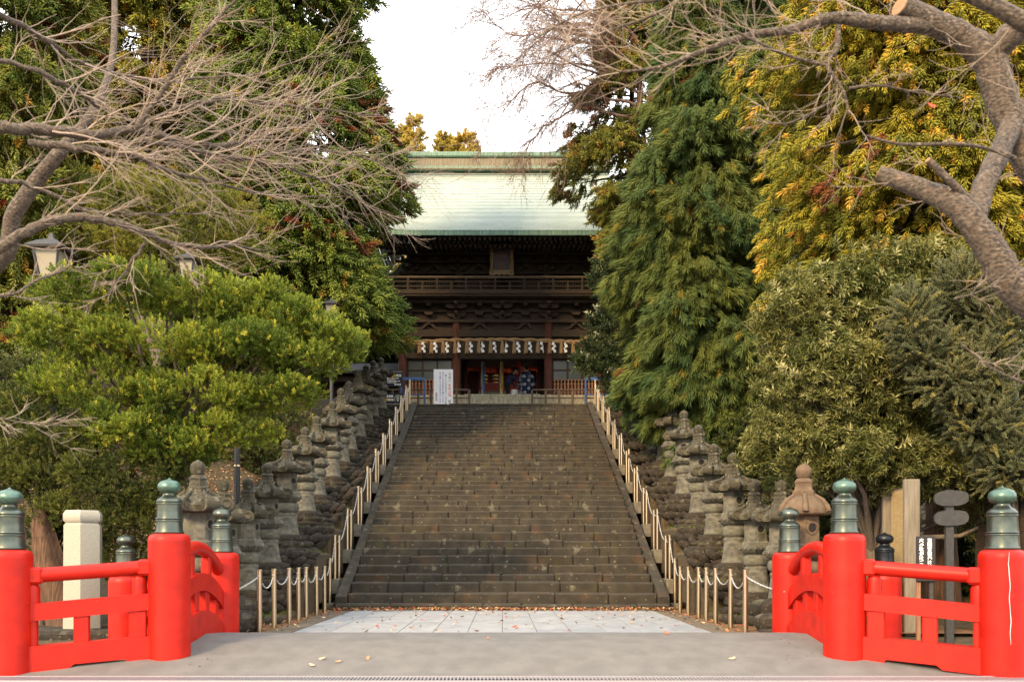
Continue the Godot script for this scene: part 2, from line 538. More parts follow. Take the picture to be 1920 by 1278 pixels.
# a twig end with folded leaves
func rosette(sd: int, leaves: int, length: float, ll: float, lw: float, spread0: float, spread1: float, droop: float, mat: Material) -> ArrayMesh:
	var m := Mb.new()
	var rng := rng_of(sd)
	m.tint = Color(0.45, 0.36, 0.25)
	m.tube([Vector3.ZERO, Vector3(0, length, 0)], [0.006, 0.003], 3, false)
	for k in leaves:
		var t := float(k) / leaves
		var az := k * 2.39996 + rng.randf() * 0.6
		var sp := lerpf(spread0, spread1, t) * rng.randf_range(0.75, 1.2)
		var rad := Vector3(cos(az), 0, sin(az))
		var d := rad * sin(sp) + Vector3.UP * cos(sp)
		var l := ll * rng.randf_range(0.7, 1.15)
		var w := lw * rng.randf_range(0.8, 1.15)
		var side := d.cross(Vector3.UP + rad * 0.01).normalized()
		var nor := side.cross(d).normalized()
		var p0 := Vector3(0, length * (0.25 + 0.75 * t), 0)
		var mid := p0 + d * l * 0.5
		var tip := p0 + d * l - nor * droop * l
		var g := rng.randf_range(0.8, 1.2)
		m.tint = Color(g, g, g * 0.95)
		var lift := nor * w * 0.28
		m.leafquad(p0, mid - side * w * 0.5 + lift, tip, mid)
		m.leafquad(p0, mid, tip, mid + side * w * 0.5 + lift)
	return m.mesh(mat)

# sprays over the outer shells of ellipsoids [centre, radii]
func shell(blobs: Array, count: int, rng: RandomNumberGenerator, lo: float, hi: float, out: float, up: float, wild: float, inner := 0.5, back := 0.45) -> Array:
	var fn := FastNoiseLite.new()
	fn.seed = rng.randi() % 9999
	fn.frequency = 1.0
	var xfs := []
	var total := 0.0
	var areas := []
	for b in blobs:
		var r: Vector3 = b[1]
		var a := pow((pow(r.x * r.y, 1.6) + pow(r.x * r.z, 1.6) + pow(r.y * r.z, 1.6)) / 3.0, 1.0 / 1.6)
		areas.append(a)
		total += a
	for bi in blobs.size():
		var b: Array = blobs[bi]
		var want := int(count * areas[bi] / total)
		var made := 0
		while made < want:
			var z := rng.randf_range(-1, 1)
			var az := rng.randf() * TAU
			var q := sqrt(1.0 - z * z)
			var u := Vector3(q * cos(az), z, q * sin(az))
			if u.z < -0.2 and rng.randf() > back:
				made += 1
				continue
			var f := lerpf(inner, 1.0, pow(rng.randf(), 0.45))
			var p: Vector3 = b[0] + u * b[1] * f
			var nz := fn.get_noise_3dv(p * 1.4)
			p += u * nz * 0.35 * b[1].length() * 0.5
			if fn.get_noise_3dv(p * 2.6 + Vector3(31, 7, 3)) < -0.3 and rng.randf() < 0.6:
				made += 1
				continue
			var y := (u * out + Vector3.UP * up + Vector3(rng.randf_range(-1, 1), rng.randf_range(-1, 1), rng.randf_range(-1, 1)) * wild).normalized()
			xfs.append(Transform3D(ypole(y, rng.randf() * TAU, rng.randf_range(lo, hi)), p))
			made += 1
	return xfs

func tones(xfs: Array, rng: RandomNumberGenerator, a: Color, b: Color, third := Color(0, 0, 0), share := 0.0, freq := 0.7) -> PackedColorArray:
	var fn := FastNoiseLite.new()
	fn.seed = rng.randi() % 9999
	fn.frequency = freq
	var cols := PackedColorArray()
	for x in xfs:
		var t := clampf(fn.get_noise_3dv(x.origin) * 0.9 + 0.5 + rng.randf_range(-0.25, 0.25), 0, 1)
		var c := a.lerp(b, t)
		if share > 0.0 and rng.randf() < share:
			c = third
		cols.append(c)
	return cols

func scatter(called: String, meshes: Array, xfs: Array, cols: PackedColorArray, parent: Node) -> void:
	var nm := meshes.size()
	for k in nm:
		var xs := []
		var cs := PackedColorArray()
		for i in range(k, xfs.size(), nm):
			xs.append(xfs[i])
			cs.append(cols[i])
		if xs:
			many(called if k == 0 else "%s_%03d" % [called, k], meshes[k], xs, cs, parent)

# break ellipsoids up into many small clumps over their outside
func clumped(blobs: Array, per: float, r0: float, r1: float, rng: RandomNumberGenerator) -> Array:
	var out := []
	for b in blobs:
		var r: Vector3 = b[1]
		var n := int(per * (r.x * r.y + r.x * r.z + r.y * r.z))
		for k in n:
			var z := rng.randf_range(-0.75, 1)
			var az := rng.randf() * TAU
			if sin(az) < -0.3 and rng.randf() < 0.6:
				az = -az
			var q := sqrt(1.0 - z * z)
			var c := rng.randf_range(r0, r1)
			out.append([b[0] + Vector3(q * cos(az), z, q * sin(az)) * r * rng.randf_range(0.75, 1.05), Vector3(c, c * 0.72, c)])
	return out

# limbs from a trunk towards the middles of the blobs
func limbs_to(base: Vector3, fork: Vector3, r0: float, blobs: Array, rng: RandomNumberGenerator, parent: Node, mat: Material) -> void:
	var m := Mb.new()
	var mid := base.lerp(fork, 0.5) + Vector3(rng.randf_range(-0.1, 0.1), 0, rng.randf_range(-0.1, 0.1))
	m.tube([base - Vector3(0, 0.25, 0), base + Vector3(0, 0.15, 0), mid, fork], [r0 * 1.5, r0 * 1.1, r0 * 0.9, r0 * 0.75], 10)
	put("trunk", m.mesh(mat), parent)
	var l := Mb.new()
	for b in blobs:
		var e: Vector3 = b[0]
		for k in 3:
			var tip: Vector3 = e + Vector3(rng.randf_range(-1, 1), rng.randf_range(-0.3, 0.9), rng.randf_range(-1, 1)) * b[1] * 0.75
			var h := fork.lerp(tip, 0.5) - Vector3(0, 0.1, 0) + Vector3(rng.randf_range(-0.2, 0.2), rng.randf_range(-0.1, 0.2), rng.randf_range(-0.2, 0.2))
			var s := base.lerp(fork, rng.randf_range(0.75, 1.0))
			l.tube([s, s.lerp(h, 0.5) + Vector3(0, 0.08, 0), h, h.lerp(tip, 0.5) + Vector3(0, 0.1, 0), tip], [r0 * 0.5, r0 * 0.4, r0 * 0.28, r0 * 0.18, 0.01], 6, false)
	tag(put("limbs", l.mesh(mat), parent), "", "", "", "stuff")

func blob_tree(called: String, label: String, category: String, base: Vector3, fork: Vector3, r0: float, blobs: Array, meshes: Array, count: int, size: Vector2, tint: Array, sd: int, growth := Vector3(1.0, 0.35, 0.6), bark: Material = null, inner := 0.5, group := "", clump := Vector3.ZERO) -> Node3D:
	var rng := rng_of(sd)
	var t := thing(called, label, category, base, group)
	var bl := []
	for b in blobs:
		bl.append([b[0] - base, b[1]])
	limbs_to(Vector3.ZERO, fork - base, r0, bl, rng, t, bark if bark else M.bark_grey)
	var xfs := []
	if clump.x > 0.0:
		xfs = shell(clumped(bl, clump.x, clump.y, clump.z, rng), int(count * 0.8), rng, size.x, size.y, growth.x, growth.y, growth.z, 0.45, 0.3)
		xfs.append_array(shell(bl, int(count * 0.3), rng, size.x, size.y, growth.x, growth.y, growth.z, 0.3, 0.6))
	else:
		xfs = shell(bl, count, rng, size.x, size.y, growth.x, growth.y, growth.z, inner)
	scatter("foliage", meshes, xfs, tones(xfs, rng, tint[0], tint[1], tint[2] if tint.size() > 2 else Color(0, 0, 0), tint[3] if tint.size() > 3 else 0.0), t)
	return t

# a conifer with boughs from a straight trunk; PROFILE lists [height, left reach, right reach, front reach]
func conifer(called: String, label: String, base: Vector3, r0: float, profile: Array, boughs: int, per: int, meshes: Array, size: Vector2, tint: Array, sd: int, o := {}) -> Node3D:
	var rng := rng_of(sd)
	var t := thing(called, label, "tree", base, o.get("group", ""))
	var top: float = profile[-1][0]
	var lean: float = o.get("lean", 0.0)
	var tr := Mb.new()
	var pts := []
	var rad := []
	for k in 9:
		var f := k / 8.0
		pts.append(Vector3(lean * f, lerpf(-0.4, top, f), 0))
		rad.append(lerpf(r0, 0.04, pow(f, 0.9)) * (1.35 if k == 0 else 1.0))
	tr.tube(pts, rad, 12)
	put("trunk", tr.mesh(M.bark), t)
	var lm := Mb.new()
	var xfs := []
	var dead := []
	var y0: float = profile[0][0]
	var droop: float = o.get("droop", 0.3)
	var hang: float = o.get("hang", 0.5)
	for b in boughs:
		var y := lerpf(y0, top, (b + rng.randf()) / boughs)
		var k := 0
		while k < profile.size() - 2 and profile[k + 1][0] < y: k += 1
		var f := clampf((y - profile[k][0]) / maxf(profile[k + 1][0] - profile[k][0], 0.01), 0, 1)
		var lf := lerpf(profile[k][1], profile[k + 1][1], f)
		var rt := lerpf(profile[k][2], profile[k + 1][2], f)
		var fr := lerpf(profile[k][3], profile[k + 1][3], f)
		var az := rng.randf() * TAU
		if sin(az) < -0.35 and rng.randf() < 0.5:
			az = -az
		var ex := (rt if cos(az) > 0 else lf)
		var reach := 1.0 / sqrt(pow(cos(az) / ex, 2.0) + pow(sin(az) / fr, 2.0)) * rng.randf_range(0.72, 1.06)
		var d := Vector3(cos(az), 0, sin(az))
		var s := Vector3(lean * y / top, y, 0)
		var sag := reach * droop * rng.randf_range(-0.4, 1.7)
		var path := [s, s + d * reach * 0.35 + Vector3(0, sag * 0.15, 0), s + d * reach * 0.7 - Vector3(0, sag * 0.35, 0), s + d * reach - Vector3(0, sag * 0.8, 0)]
		lm.tube(path, [0.02 + reach * 0.012, 0.02 + reach * 0.008, 0.018, 0.008], 5, false)
		var dry: bool = rng.randf() < o.get("dry", 0.05)
		for q in per:
			var u := lerpf(0.12, 1.04, sqrt(rng.randf()))
			var i := clampi(int(u * 3), 0, 2)
			var p: Vector3 = path[i].lerp(path[i + 1], u * 3 - i)
			var w := reach * 0.46 * (1.15 - u * 0.7)
			var side := d.cross(Vector3.UP) * rng.randf_range(-1, 1)
			p += side * w + Vector3(0, rng.randf_range(-0.75, 0.5) * w, 0)
			var yd := (d * (0.35 + u * 0.6) + side * 0.8 + Vector3(0, -hang + rng.randf_range(-0.7, 0.7), 0) + Vector3(rng.randf_range(-0.4, 0.4), 0, rng.randf_range(-0.4, 0.4))).normalized()
			var x := Transform3D(ypole(yd, rng.randf() * TAU, rng.randf_range(size.x, size.y)), p)
			if dry and rng.randf() < 0.35:
				dead.append(x)
			else:
				xfs.append(x)
	tag(put("limbs", lm.mesh(M.bark_grey), t), "", "", "", "stuff")
	scatter("crown", meshes, xfs, tones(xfs, rng, tint[0], tint[1], tint[2] if tint.size() > 2 else Color(0, 0, 0), tint[3] if tint.size() > 3 else 0.0, o.get("freq", 0.6)), t)
	if dead:
		var dc := PackedColorArray()
		for x in dead:
			dc.append(Color(0.3, 0.07, 0.02).lerp(Color(0.2, 0.1, 0.04), rng.randf()))
		scatter("dead_foliage", [meshes[0]], dead, dc, t)
	return t

# a bare branch with side branches; o.kids and o.len are per level
func bare(m: Mb, p: Vector3, d: Vector3, length: float, r: float, level: int, rng: RandomNumberGenerator, o: Dictionary) -> void:
	var n := clampi(int(length / o.step), 3, 9)
	var pts := [p]
	var rad := [r]
	var dirs := [d]
	for k in n:
		d = (d + Vector3(rng.randf_range(-1, 1), rng.randf_range(-1, 1), rng.randf_range(-1, 1)) * o.wild + Vector3(0, o.up, 0) + o.get("pull", Vector3.ZERO)).normalized()
		p += d * length / n
		pts.append(p)
		dirs.append(d)
		rad.append(lerpf(r, r * 0.35, float(k + 1) / n))
	m.tube(pts, rad, 5 if r > 0.012 else (4 if r > 0.005 else 3), false)
	var kids: Array = o.kids
	if level >= kids.size():
		return
	var cnt := int(kids[level] * rng.randf_range(0.75, 1.25))
	for c in cnt:
		var i := clampi(int(lerpf(0.2, 1.0, (c + rng.randf()) / cnt) * n), 1, n)
		sprout(m, pts[i], dirs[i], length, rad[i], level, rng, o)

func sprout(m: Mb, p: Vector3, d: Vector3, length: float, r: float, level: int, rng: RandomNumberGenerator, o: Dictionary) -> void:
	var s := d.cross(Vector3(rng.randf_range(-1, 1), rng.randf_range(-1, 1), rng.randf_range(-1, 1))).normalized()
	s.z *= o.get("flat", 1.0)
	var a: float = rng.randf_range(o.a0, o.a1)
	bare(m, p, (d * cos(a) + s * sin(a)).normalized(), length * rng.randf_range(o.l0, o.l1), maxf(r * rng.randf_range(0.5, 0.75), o.get("thin", 0.0022)), level + 1, rng, o)

# twigs along a given limb
func twigs_on(m: Mb, pts: Array, rad: Array, count: int, length: float, rng: RandomNumberGenerator, o: Dictionary, from := 0.1) -> void:
	var n := pts.size() - 1
	for c in count:
		var t := lerpf(from, 1.0, (c + rng.randf()) / count) * n
		var i := mini(int(t), n - 1)
		var p: Vector3 = pts[i].lerp(pts[i + 1], t - i)
		var d: Vector3 = (pts[i + 1] - pts[i]).normalized()
		var r: float = lerpf(rad[i], rad[i + 1], t - i)
		sprout(m, p, d, length * rng.randf_range(0.6, 1.3), minf(r, length * 0.0095), 0, rng, o)

# a smooth line through given points
func smooth(pts: Array, rad: Array, per: int) -> Array:
	var op := []
	var orr := []
	var n := pts.size()
	for i in n - 1:
		var a: Vector3 = pts[maxi(i - 1, 0)]
		var b: Vector3 = pts[i]
		var c: Vector3 = pts[i + 1]
		var d: Vector3 = pts[mini(i + 2, n - 1)]
		for k in per:
			var t := float(k) / per
			op.append(b.cubic_interpolate(c, a, d, t))
			orr.append(lerpf(rad[i], rad[i + 1], t))
	op.append(pts[n - 1])
	orr.append(rad[n - 1])
	return [op, orr]

# ---------------------------------------------------------------- bodies
# one skin over tapered bones [from, radius, to, radius, colour, blend]
func body(m: Mb, bones: Array, cell: float) -> void:
	var lo := Vector3(1e9, 1e9, 1e9)
	var hi := -lo
	for b in bones:
		var r: float = maxf(b[1], b[3]) + cell * 3.0
		for e in [b[0], b[2]]:
			lo = lo.min(e - Vector3(r, r, r))
			hi = hi.max(e + Vector3(r, r, r))
	var nx := int((hi.x - lo.x) / cell) + 2
	var ny := int((hi.y - lo.y) / cell) + 2
	var nz := int((hi.z - lo.z) / cell) + 2
	var f := PackedFloat32Array()
	f.resize(nx * ny * nz)
	f.fill(1.0)
	var who := PackedInt32Array()
	who.resize(f.size())
	var best := PackedFloat32Array()
	best.resize(f.size())
	best.fill(9.0)
	for bi in bones.size():
		var b: Array = bones[bi]
		var A: Vector3 = b[0]
		var B: Vector3 = b[2]
		var kk: float = b[5]
		var R: float = maxf(b[1], b[3]) + kk + cell * 2.5
		var l0: Vector3 = (A.min(B) - Vector3(R, R, R) - lo) / cell
		var l1: Vector3 = (A.max(B) + Vector3(R, R, R) - lo) / cell
		var ab := B - A
		var ll := maxf(ab.length_squared(), 1e-8)
		for z in range(maxi(0, int(l0.z)), mini(nz, int(l1.z) + 2)):
			for y in range(maxi(0, int(l0.y)), mini(ny, int(l1.y) + 2)):
				for x in range(maxi(0, int(l0.x)), mini(nx, int(l1.x) + 2)):
					var p := lo + Vector3(x, y, z) * cell
					var t := clampf((p - A).dot(ab) / ll, 0.0, 1.0)
					var d := p.distance_to(A + ab * t) - lerpf(b[1], b[3], t)
					var i := (z * ny + y) * nx + x
					if d < best[i]:
						best[i] = d
						who[i] = bi
					var h := clampf(0.5 + 0.5 * (f[i] - d) / kk, 0.0, 1.0)
					f[i] = lerpf(f[i], d, h) - kk * h * (1.0 - h)
	var at := {}
	var step := [1, nx, nx * ny]
	for z in nz - 1:
		for y in ny - 1:
			for x in nx - 1:
				var i := (z * ny + y) * nx + x
				var neg := 0
				for c in 8:
					if f[i + (c & 1) + ((c >> 1) & 1) * nx + (c >> 2) * nx * ny] < 0.0:
						neg += 1
				if neg == 0 or neg == 8:
					continue
				var s := Vector3.ZERO
				var cnt := 0
				for c in 8:
					for ax in 3:
						if c & (1 << ax):
							continue
						var o := Vector3(c & 1, (c >> 1) & 1, c >> 2)
						var ia := i + (c & 1) + ((c >> 1) & 1) * nx + (c >> 2) * nx * ny
						var ib: int = ia + step[ax]
						if (f[ia] < 0.0) != (f[ib] < 0.0):
							o[ax] += f[ia] / (f[ia] - f[ib])
							s += o
							cnt += 1
				var g := Vector3(f[i + 1] - f[i], f[i + nx] - f[i], f[i + nx * ny] - f[i])
				m.tint = bones[who[i]][4]
				at[i] = m.vert(lo + (Vector3(x, y, z) + s / cnt) * cell, g.normalized() if g.length() > 1e-6 else Vector3.UP)
	for i in at:
		var x: int = i % nx
		var y: int = (i / nx) % ny
		var z: int = i / (nx * ny)
		for ax in 3:
			var u := (ax + 1) % 3
			var w := (ax + 2) % 3
			var q := [x, y, z]
			if q[u] == 0 or q[w] == 0 or (f[i] < 0.0) == (f[i + step[ax]] < 0.0):
				continue
			var a: int = at.get(i, -1)
			var b: int = at.get(i - step[u], -1)
			var c: int = at.get(i - step[u] - step[w], -1)
			var d: int = at.get(i - step[w], -1)
			if a < 0 or b < 0 or c < 0 or d < 0:
				continue
			m.tri(a, b, c)
			m.tri(a, c, d)

# a hand from the wrist: a palm, four fingers of unequal length and a thumb, curled by BEND
func hand(m: Mb, wrist: Vector3, along: Vector3, palm_out: Vector3, thumb_side: float, bend: float, col: Color) -> void:
	var f := along.normalized()
	var nrm := (palm_out - f * palm_out.dot(f)).normalized()
	var s := f.cross(nrm) * thumb_side
	var b := []
	b.append([wrist - f * 0.03, 0.026, wrist + f * 0.02, 0.026, col, 0.015])
	for k in 4:
		var o := s * (0.028 - 0.019 * k)
		var root := wrist + f * 0.09 + o
		b.append([wrist + f * 0.02 + o * 0.7, 0.017, root, 0.011, col, 0.014])
		var l: float = [0.072, 0.08, 0.074, 0.058][k]
		var d := f
		var p := root
		for j in 3:
			d = (d + nrm * bend).normalized()
			var e: Vector3 = p + d * l * [0.45, 0.32, 0.26][j]
			b.append([p, 0.0095 - 0.001 * j, e, 0.0085 - 0.001 * j, col, 0.003])
			p = e
	var tb := wrist + f * 0.025 + s * 0.03
	var t1 := tb + (s * 0.8 + f * 0.6).normalized() * 0.04
	var t2 := t1 + (f + s * 0.15 + nrm * bend * 0.6).normalized() * 0.03
	var t3 := t2 + (f - s * 0.1 + nrm * bend).normalized() * 0.024
	b.append([tb, 0.015, t1, 0.012, col, 0.012])
	b.append([t1, 0.011, t2, 0.01, col, 0.004])
	b.append([t2, 0.01, t3, 0.008, col, 0.004])
	body(m, b, 0.005)

# a head at the top of the neck, looking along LOOK: skull, jaw, nose, ears, eyes, mouth and hair
func head(m: Mb, at: Vector3, look: Vector3, up: Vector3, skin: Color, hair: Color, bald_front := 0.0) -> void:
	var f := look.normalized()
	var u := (up - f * up.dot(f)).normalized()
	var s := f.cross(u)
	var b := []
	b.append([at - u * 0.07, 0.05, at + u * 0.0, 0.058, skin, 0.03])
	b.append([at + u * 0.05 + f * 0.012, 0.078, at + u * 0.11 - f * 0.012, 0.088, skin, 0.03])
	b.append([at + u * 0.03 + f * 0.05, 0.045, at + u * 0.005 + f * 0.062, 0.032, skin, 0.02])
	b.append([at + u * 0.085 + f * 0.088, 0.009, at + u * 0.052 + f * 0.108, 0.014, skin, 0.01])
	for q in [-1.0, 1.0]:
		b.append([at + u * 0.085 + s * q * 0.082 - f * 0.005, 0.014, at + u * 0.05 + s * q * 0.078, 0.011, skin, 0.004])
		b.append([at + u * 0.09 + s * q * 0.032 + f * 0.079, 0.011, at + u * 0.09 + s * q * 0.034 + f * 0.08, 0.011, Color(0.05, 0.04, 0.035), 0.002])
		b.append([at + u * 0.112 + s * q * 0.018 + f * 0.083, 0.006, at + u * 0.113 + s * q * 0.048 + f * 0.072, 0.005, hair, 0.004])
	b.append([at + u * 0.022 + s * 0.02 + f * 0.09, 0.007, at + u * 0.022 - s * 0.02 + f * 0.09, 0.007, Color(0.33, 0.12, 0.1), 0.004])
	b.append([at + u * 0.13 - f * 0.03, 0.088, at + u * 0.06 - f * 0.055, 0.065, hair, 0.01])
	b.append([at + u * 0.155 + f * 0.02, 0.06, at + u * 0.15 - f * 0.03, 0.07, hair, 0.01])
	body(m, b, 0.008)

# ---------------------------------------------------------------- lettering drawn stroke by stroke on a ten by ten grid
const GLYPH := {
	"七": "0583 40478886", "五": "1181 4128 1574 7478 0898", "三": "1181 2575 0898",
	"健": "2003 1219 3282 3575 3888 6069 4041 4149", "康": "4050 1191 1118 1809 3383 3585 6348 2648 6688", "祈": "1020 0434 3409 2339 6090 6069 6494 8489",
	"願": "0140 0108 1323 1333 1636 2437 1747 5090 5288 5258 8288 5486 5787 5849 8099", "御": "2004 2215 1519 4030 3262 4348 3868 4545 7090 7079 9096 9687", "案": "4050 1191 1152 3384 2456 0696 5069 5609 5699",
	"内": "1218 1292 9298 4042 4218 4286", "東": "0191 4049 1383 1316 1686 8386 1484 4709 5799", "照": "0131 0106 0636 3136 0333 4191 6144 9184 5494 5497 5797 9497 0809 3839 6869 9899",
	"宮": "4041 0191 0103 9193 2373 2375 7375 2575 5456 1787 1719 8789 1989", "境": "1017 0333 0828 5051 3191 4232 6373 3393 4484 4487 4686 8487 4787 5729 6769 6999 9998", "は": "1019 3393 6068 6847 4737 3757 5788",
	"犬": "0393 4044 4409 4599 7182", "の": "4342 4227 2718 1815 1552 5282 8295 9558", "散": "0131 1014 3034 0444 0547 0539 0707 0545 6053 5393 7369 5599 0507",
	"歩": "4044 0494 2124 4191 4548 2637 7687 9549 4919", "ご": "1271 1727 2788 8090 7081", "遠": "3191 5053 3393 4474 4446 7476 4676 6509 5669 0112 1418 1899", "慮": "4044 4191 1191 1109 3373 2585 2555 5558 2888 1778 9799",
	"禁": "2024 0141 2104 2144 7074 5191 7154 7194 2575 0797 4749 1939 6999", "煙": "1018 0402 3435 1809 4191 4242 5154 7174 4494 4294 5696 4696 6669 4999", "止": "4048 1318 4484 0898", "区": "0191 0108 0898 3387 7237", "域": "1017 0333 0828 3393 4545 4565 4767 4767 7078 7899 9395 3888",
	"た": "0343 3019 5484 5788", "め": "1258 6018 1815 1552 5282 8295 9558", "お": "0262 3038 3818 1816 1674 7487 8768 7183", "し": "2027 2758 5884", "い": "1016 1628 7287", "ま": "1282 1484 5058 5818 1827 5788", "す": "0292 5056 5636 3635 4344 5629",
}

func ink(im: Image, ch: String, x: float, y: float, w: float, h: float, col: Color, thick: float) -> void:
	if not GLYPH.has(ch):
		return
	for s in GLYPH[ch].split(" "):
		for k in range(0, s.length() - 3, 2):
			var a := Vector2(x + int(s[k]) * w / 9.0, y + int(s[k + 1]) * h / 9.0)
			var b := Vector2(x + int(s[k + 2]) * w / 9.0, y + int(s[k + 3]) * h / 9.0)
			var n := int(a.distance_to(b)) + 1
			for q in n + 1:
				var p := a.lerp(b, float(q) / n)
				im.fill_rect(Rect2i(int(p.x - thick / 2), int(p.y - thick / 2), ceili(thick), ceili(thick)), col)

func print_on(im: Image) -> StandardMaterial3D:
	var m := StandardMaterial3D.new()
	m.albedo_texture = ImageTexture.create_from_image(im)
	m.roughness = 0.6
	return m

# ---------------------------------------------------------------- the red bridge
func deck(d: float) -> float:
	var k := [[0.0, -0.28], [9.7, -0.28], [10.3, -0.2], [11.1, -0.04], [11.7, 0.075], [12.3, 0.13], [12.9, 0.09], [13.5, 0.02], [13.9, 0.0], [99.0, 0.0]]
	for i in k.size() - 1:
		if d < k[i + 1][0]:
			return lerpf(k[i][1], k[i + 1][1], smoothstep(0.0, 1.0, (d - k[i][0]) / (k[i + 1][0] - k[i][0])))
	return 0.0

func bridge_post(t: Node3D, at: Vector3, h: float, s: float, bronze: Material, knob: Material) -> void:
	var m := Mb.new()
	m.lathe([Vector2(0.25, -0.15), Vector2(0.25, h - 0.1), Vector2(0.245, h - 0.05), Vector2(0.225, h - 0.015), Vector2(0.185, h), Vector2(0.0, h)], 28, Transform3D(), false, 0.0, 0.5)
	var p := put("post", m.mesh(M.red), t, Transform3D(Basis(), at))
	var f := Mb.new()
	f.lathe([Vector2(0.163, 0), Vector2(0.174, 0.012), Vector2(0.174, 0.028), Vector2(0.16, 0.036), Vector2(0.153, 0.15), Vector2(0.163, 0.156), Vector2(0.163, 0.168), Vector2(0.15, 0.174), Vector2(0.163, 0.18), Vector2(0.163, 0.19), Vector2(0.149, 0.197), Vector2(0.146, 0.355), Vector2(0.157, 0.363), Vector2(0.157, 0.374), Vector2(0.144, 0.381), Vector2(0.155, 0.39), Vector2(0.149, 0.41), Vector2(0.125, 0.435), Vector2(0.09, 0.455), Vector2(0.076, 0.48), Vector2(0.074, 0.5), Vector2(0.088, 0.51)], 28, Transform3D(), false, 0.0, 0.2)
	put("finial", f.mesh(bronze), p, Transform3D(Basis().scaled(Vector3(s, s, s)), Vector3(0, h, 0)))
	var g := Mb.new()
	g.lathe([Vector2(0.08, 0.5), Vector2(0.112, 0.513), Vector2(0.133, 0.54), Vector2(0.14, 0.572), Vector2(0.134, 0.604), Vector2(0.112, 0.633), Vector2(0.078, 0.651), Vector2(0.04, 0.662), Vector2(0.016, 0.674), Vector2(0.0, 0.69)], 28, Transform3D(), false, 0.0, 0.2)
	put("finial_knob", g.mesh(knob), p, Transform3D(Basis().scaled(Vector3(s, s, s)), Vector3(0, h, 0)))

func along(a: Vector3, b: Vector3) -> Transform3D:
	var d := Vector3(b.x - a.x, 0, b.z - a.z).normalized()
	return Transform3D(Basis(d, Vector3.UP, d.cross(Vector3.UP)), Vector3(a.x, 0, a.z))

func straight_panel(t: Node3D, w: Vector3, q: Vector3, hr: Vector2, mb: Vector2, bt: Vector2, bb: Vector2, notch: bool) -> void:
	var xf := along(w, q)
	var l := Vector2(q.x - w.x, q.z - w.z).length()
	var y := func(v: Vector2, f: float) -> float: return lerpf(v.x, v.y, f)
	var m := Mb.new()
	m.tube([xf * Vector3(0.15, y.call(hr, 0.1), 0), xf * Vector3(l * 0.5, y.call(hr, 0.5), 0), xf * Vector3(l - 0.15, y.call(hr, 0.93), 0)], [0.088, 0.088, 0.088], 14)
	for f in [[0.16, 0.36], [l - 0.36, l - 0.16]]:
		var c: float = (f[0] + f[1]) / 2
		m.cbox(Vector3(c, y.call(hr, c / l), 0), Vector3(0.2, 0.2, 0.2), xf, 0.03)
	put("handrail", m.mesh(M.red), t)
	m = Mb.new()
	m.prism(PackedVector2Array([Vector2(0.1, mb.x - 0.1), Vector2(l - 0.1, mb.y - 0.1), Vector2(l - 0.1, mb.y + 0.1), Vector2(0.1, mb.x + 0.1)]), -0.09, 0.09, xf)
	put("middle_beam", m.mesh(M.red), t)
	m = Mb.new()
	var out := PackedVector2Array([Vector2(0.1, bt.x), Vector2(0.1, bb.x)])
	if notch:
		for e in [[0.36, 0.0], [0.4, 0.05], [0.72, 0.05], [0.735, 0.0]]:
			out.append(Vector2(l * e[0], y.call(bb, e[0]) + e[1]))
	out.append(Vector2(l - 0.1, bb.y))
	out.append(Vector2(l - 0.1, bt.y))
	m.prism(out, -0.115, 0.115, xf)
	put("bottom_beam", m.mesh(M.red), t)
	for e in [[0.22, 0.15], [0.44 * l, 0.17], [l - 0.36, 0.2]]:
		m = Mb.new()
		m.box(Vector3(e[0] - e[1] / 2, y.call(bt, e[0] / l) - 0.02, -0.07), Vector3(e[0] + e[1] / 2, y.call(mb, e[0] / l) - 0.09, 0.07), xf, 0.012)
		put("baluster", m.mesh(M.red), t)
	for e in [0.24, l - 0.34]:
		m = Mb.new()
		var y0: float = y.call(mb, e / l) + 0.09
		var y1: float = y.call(hr, e / l) - 0.08
		m.lathe([Vector2(0.085, y0), Vector2(0.085, y1 - 0.06), Vector2(0.06, y1 - 0.02), Vector2(0.085, y1)], 12, xf * Transform3D(Basis(), Vector3(e, 0, 0)), false)
		put("strut", m.mesh(M.red), t)

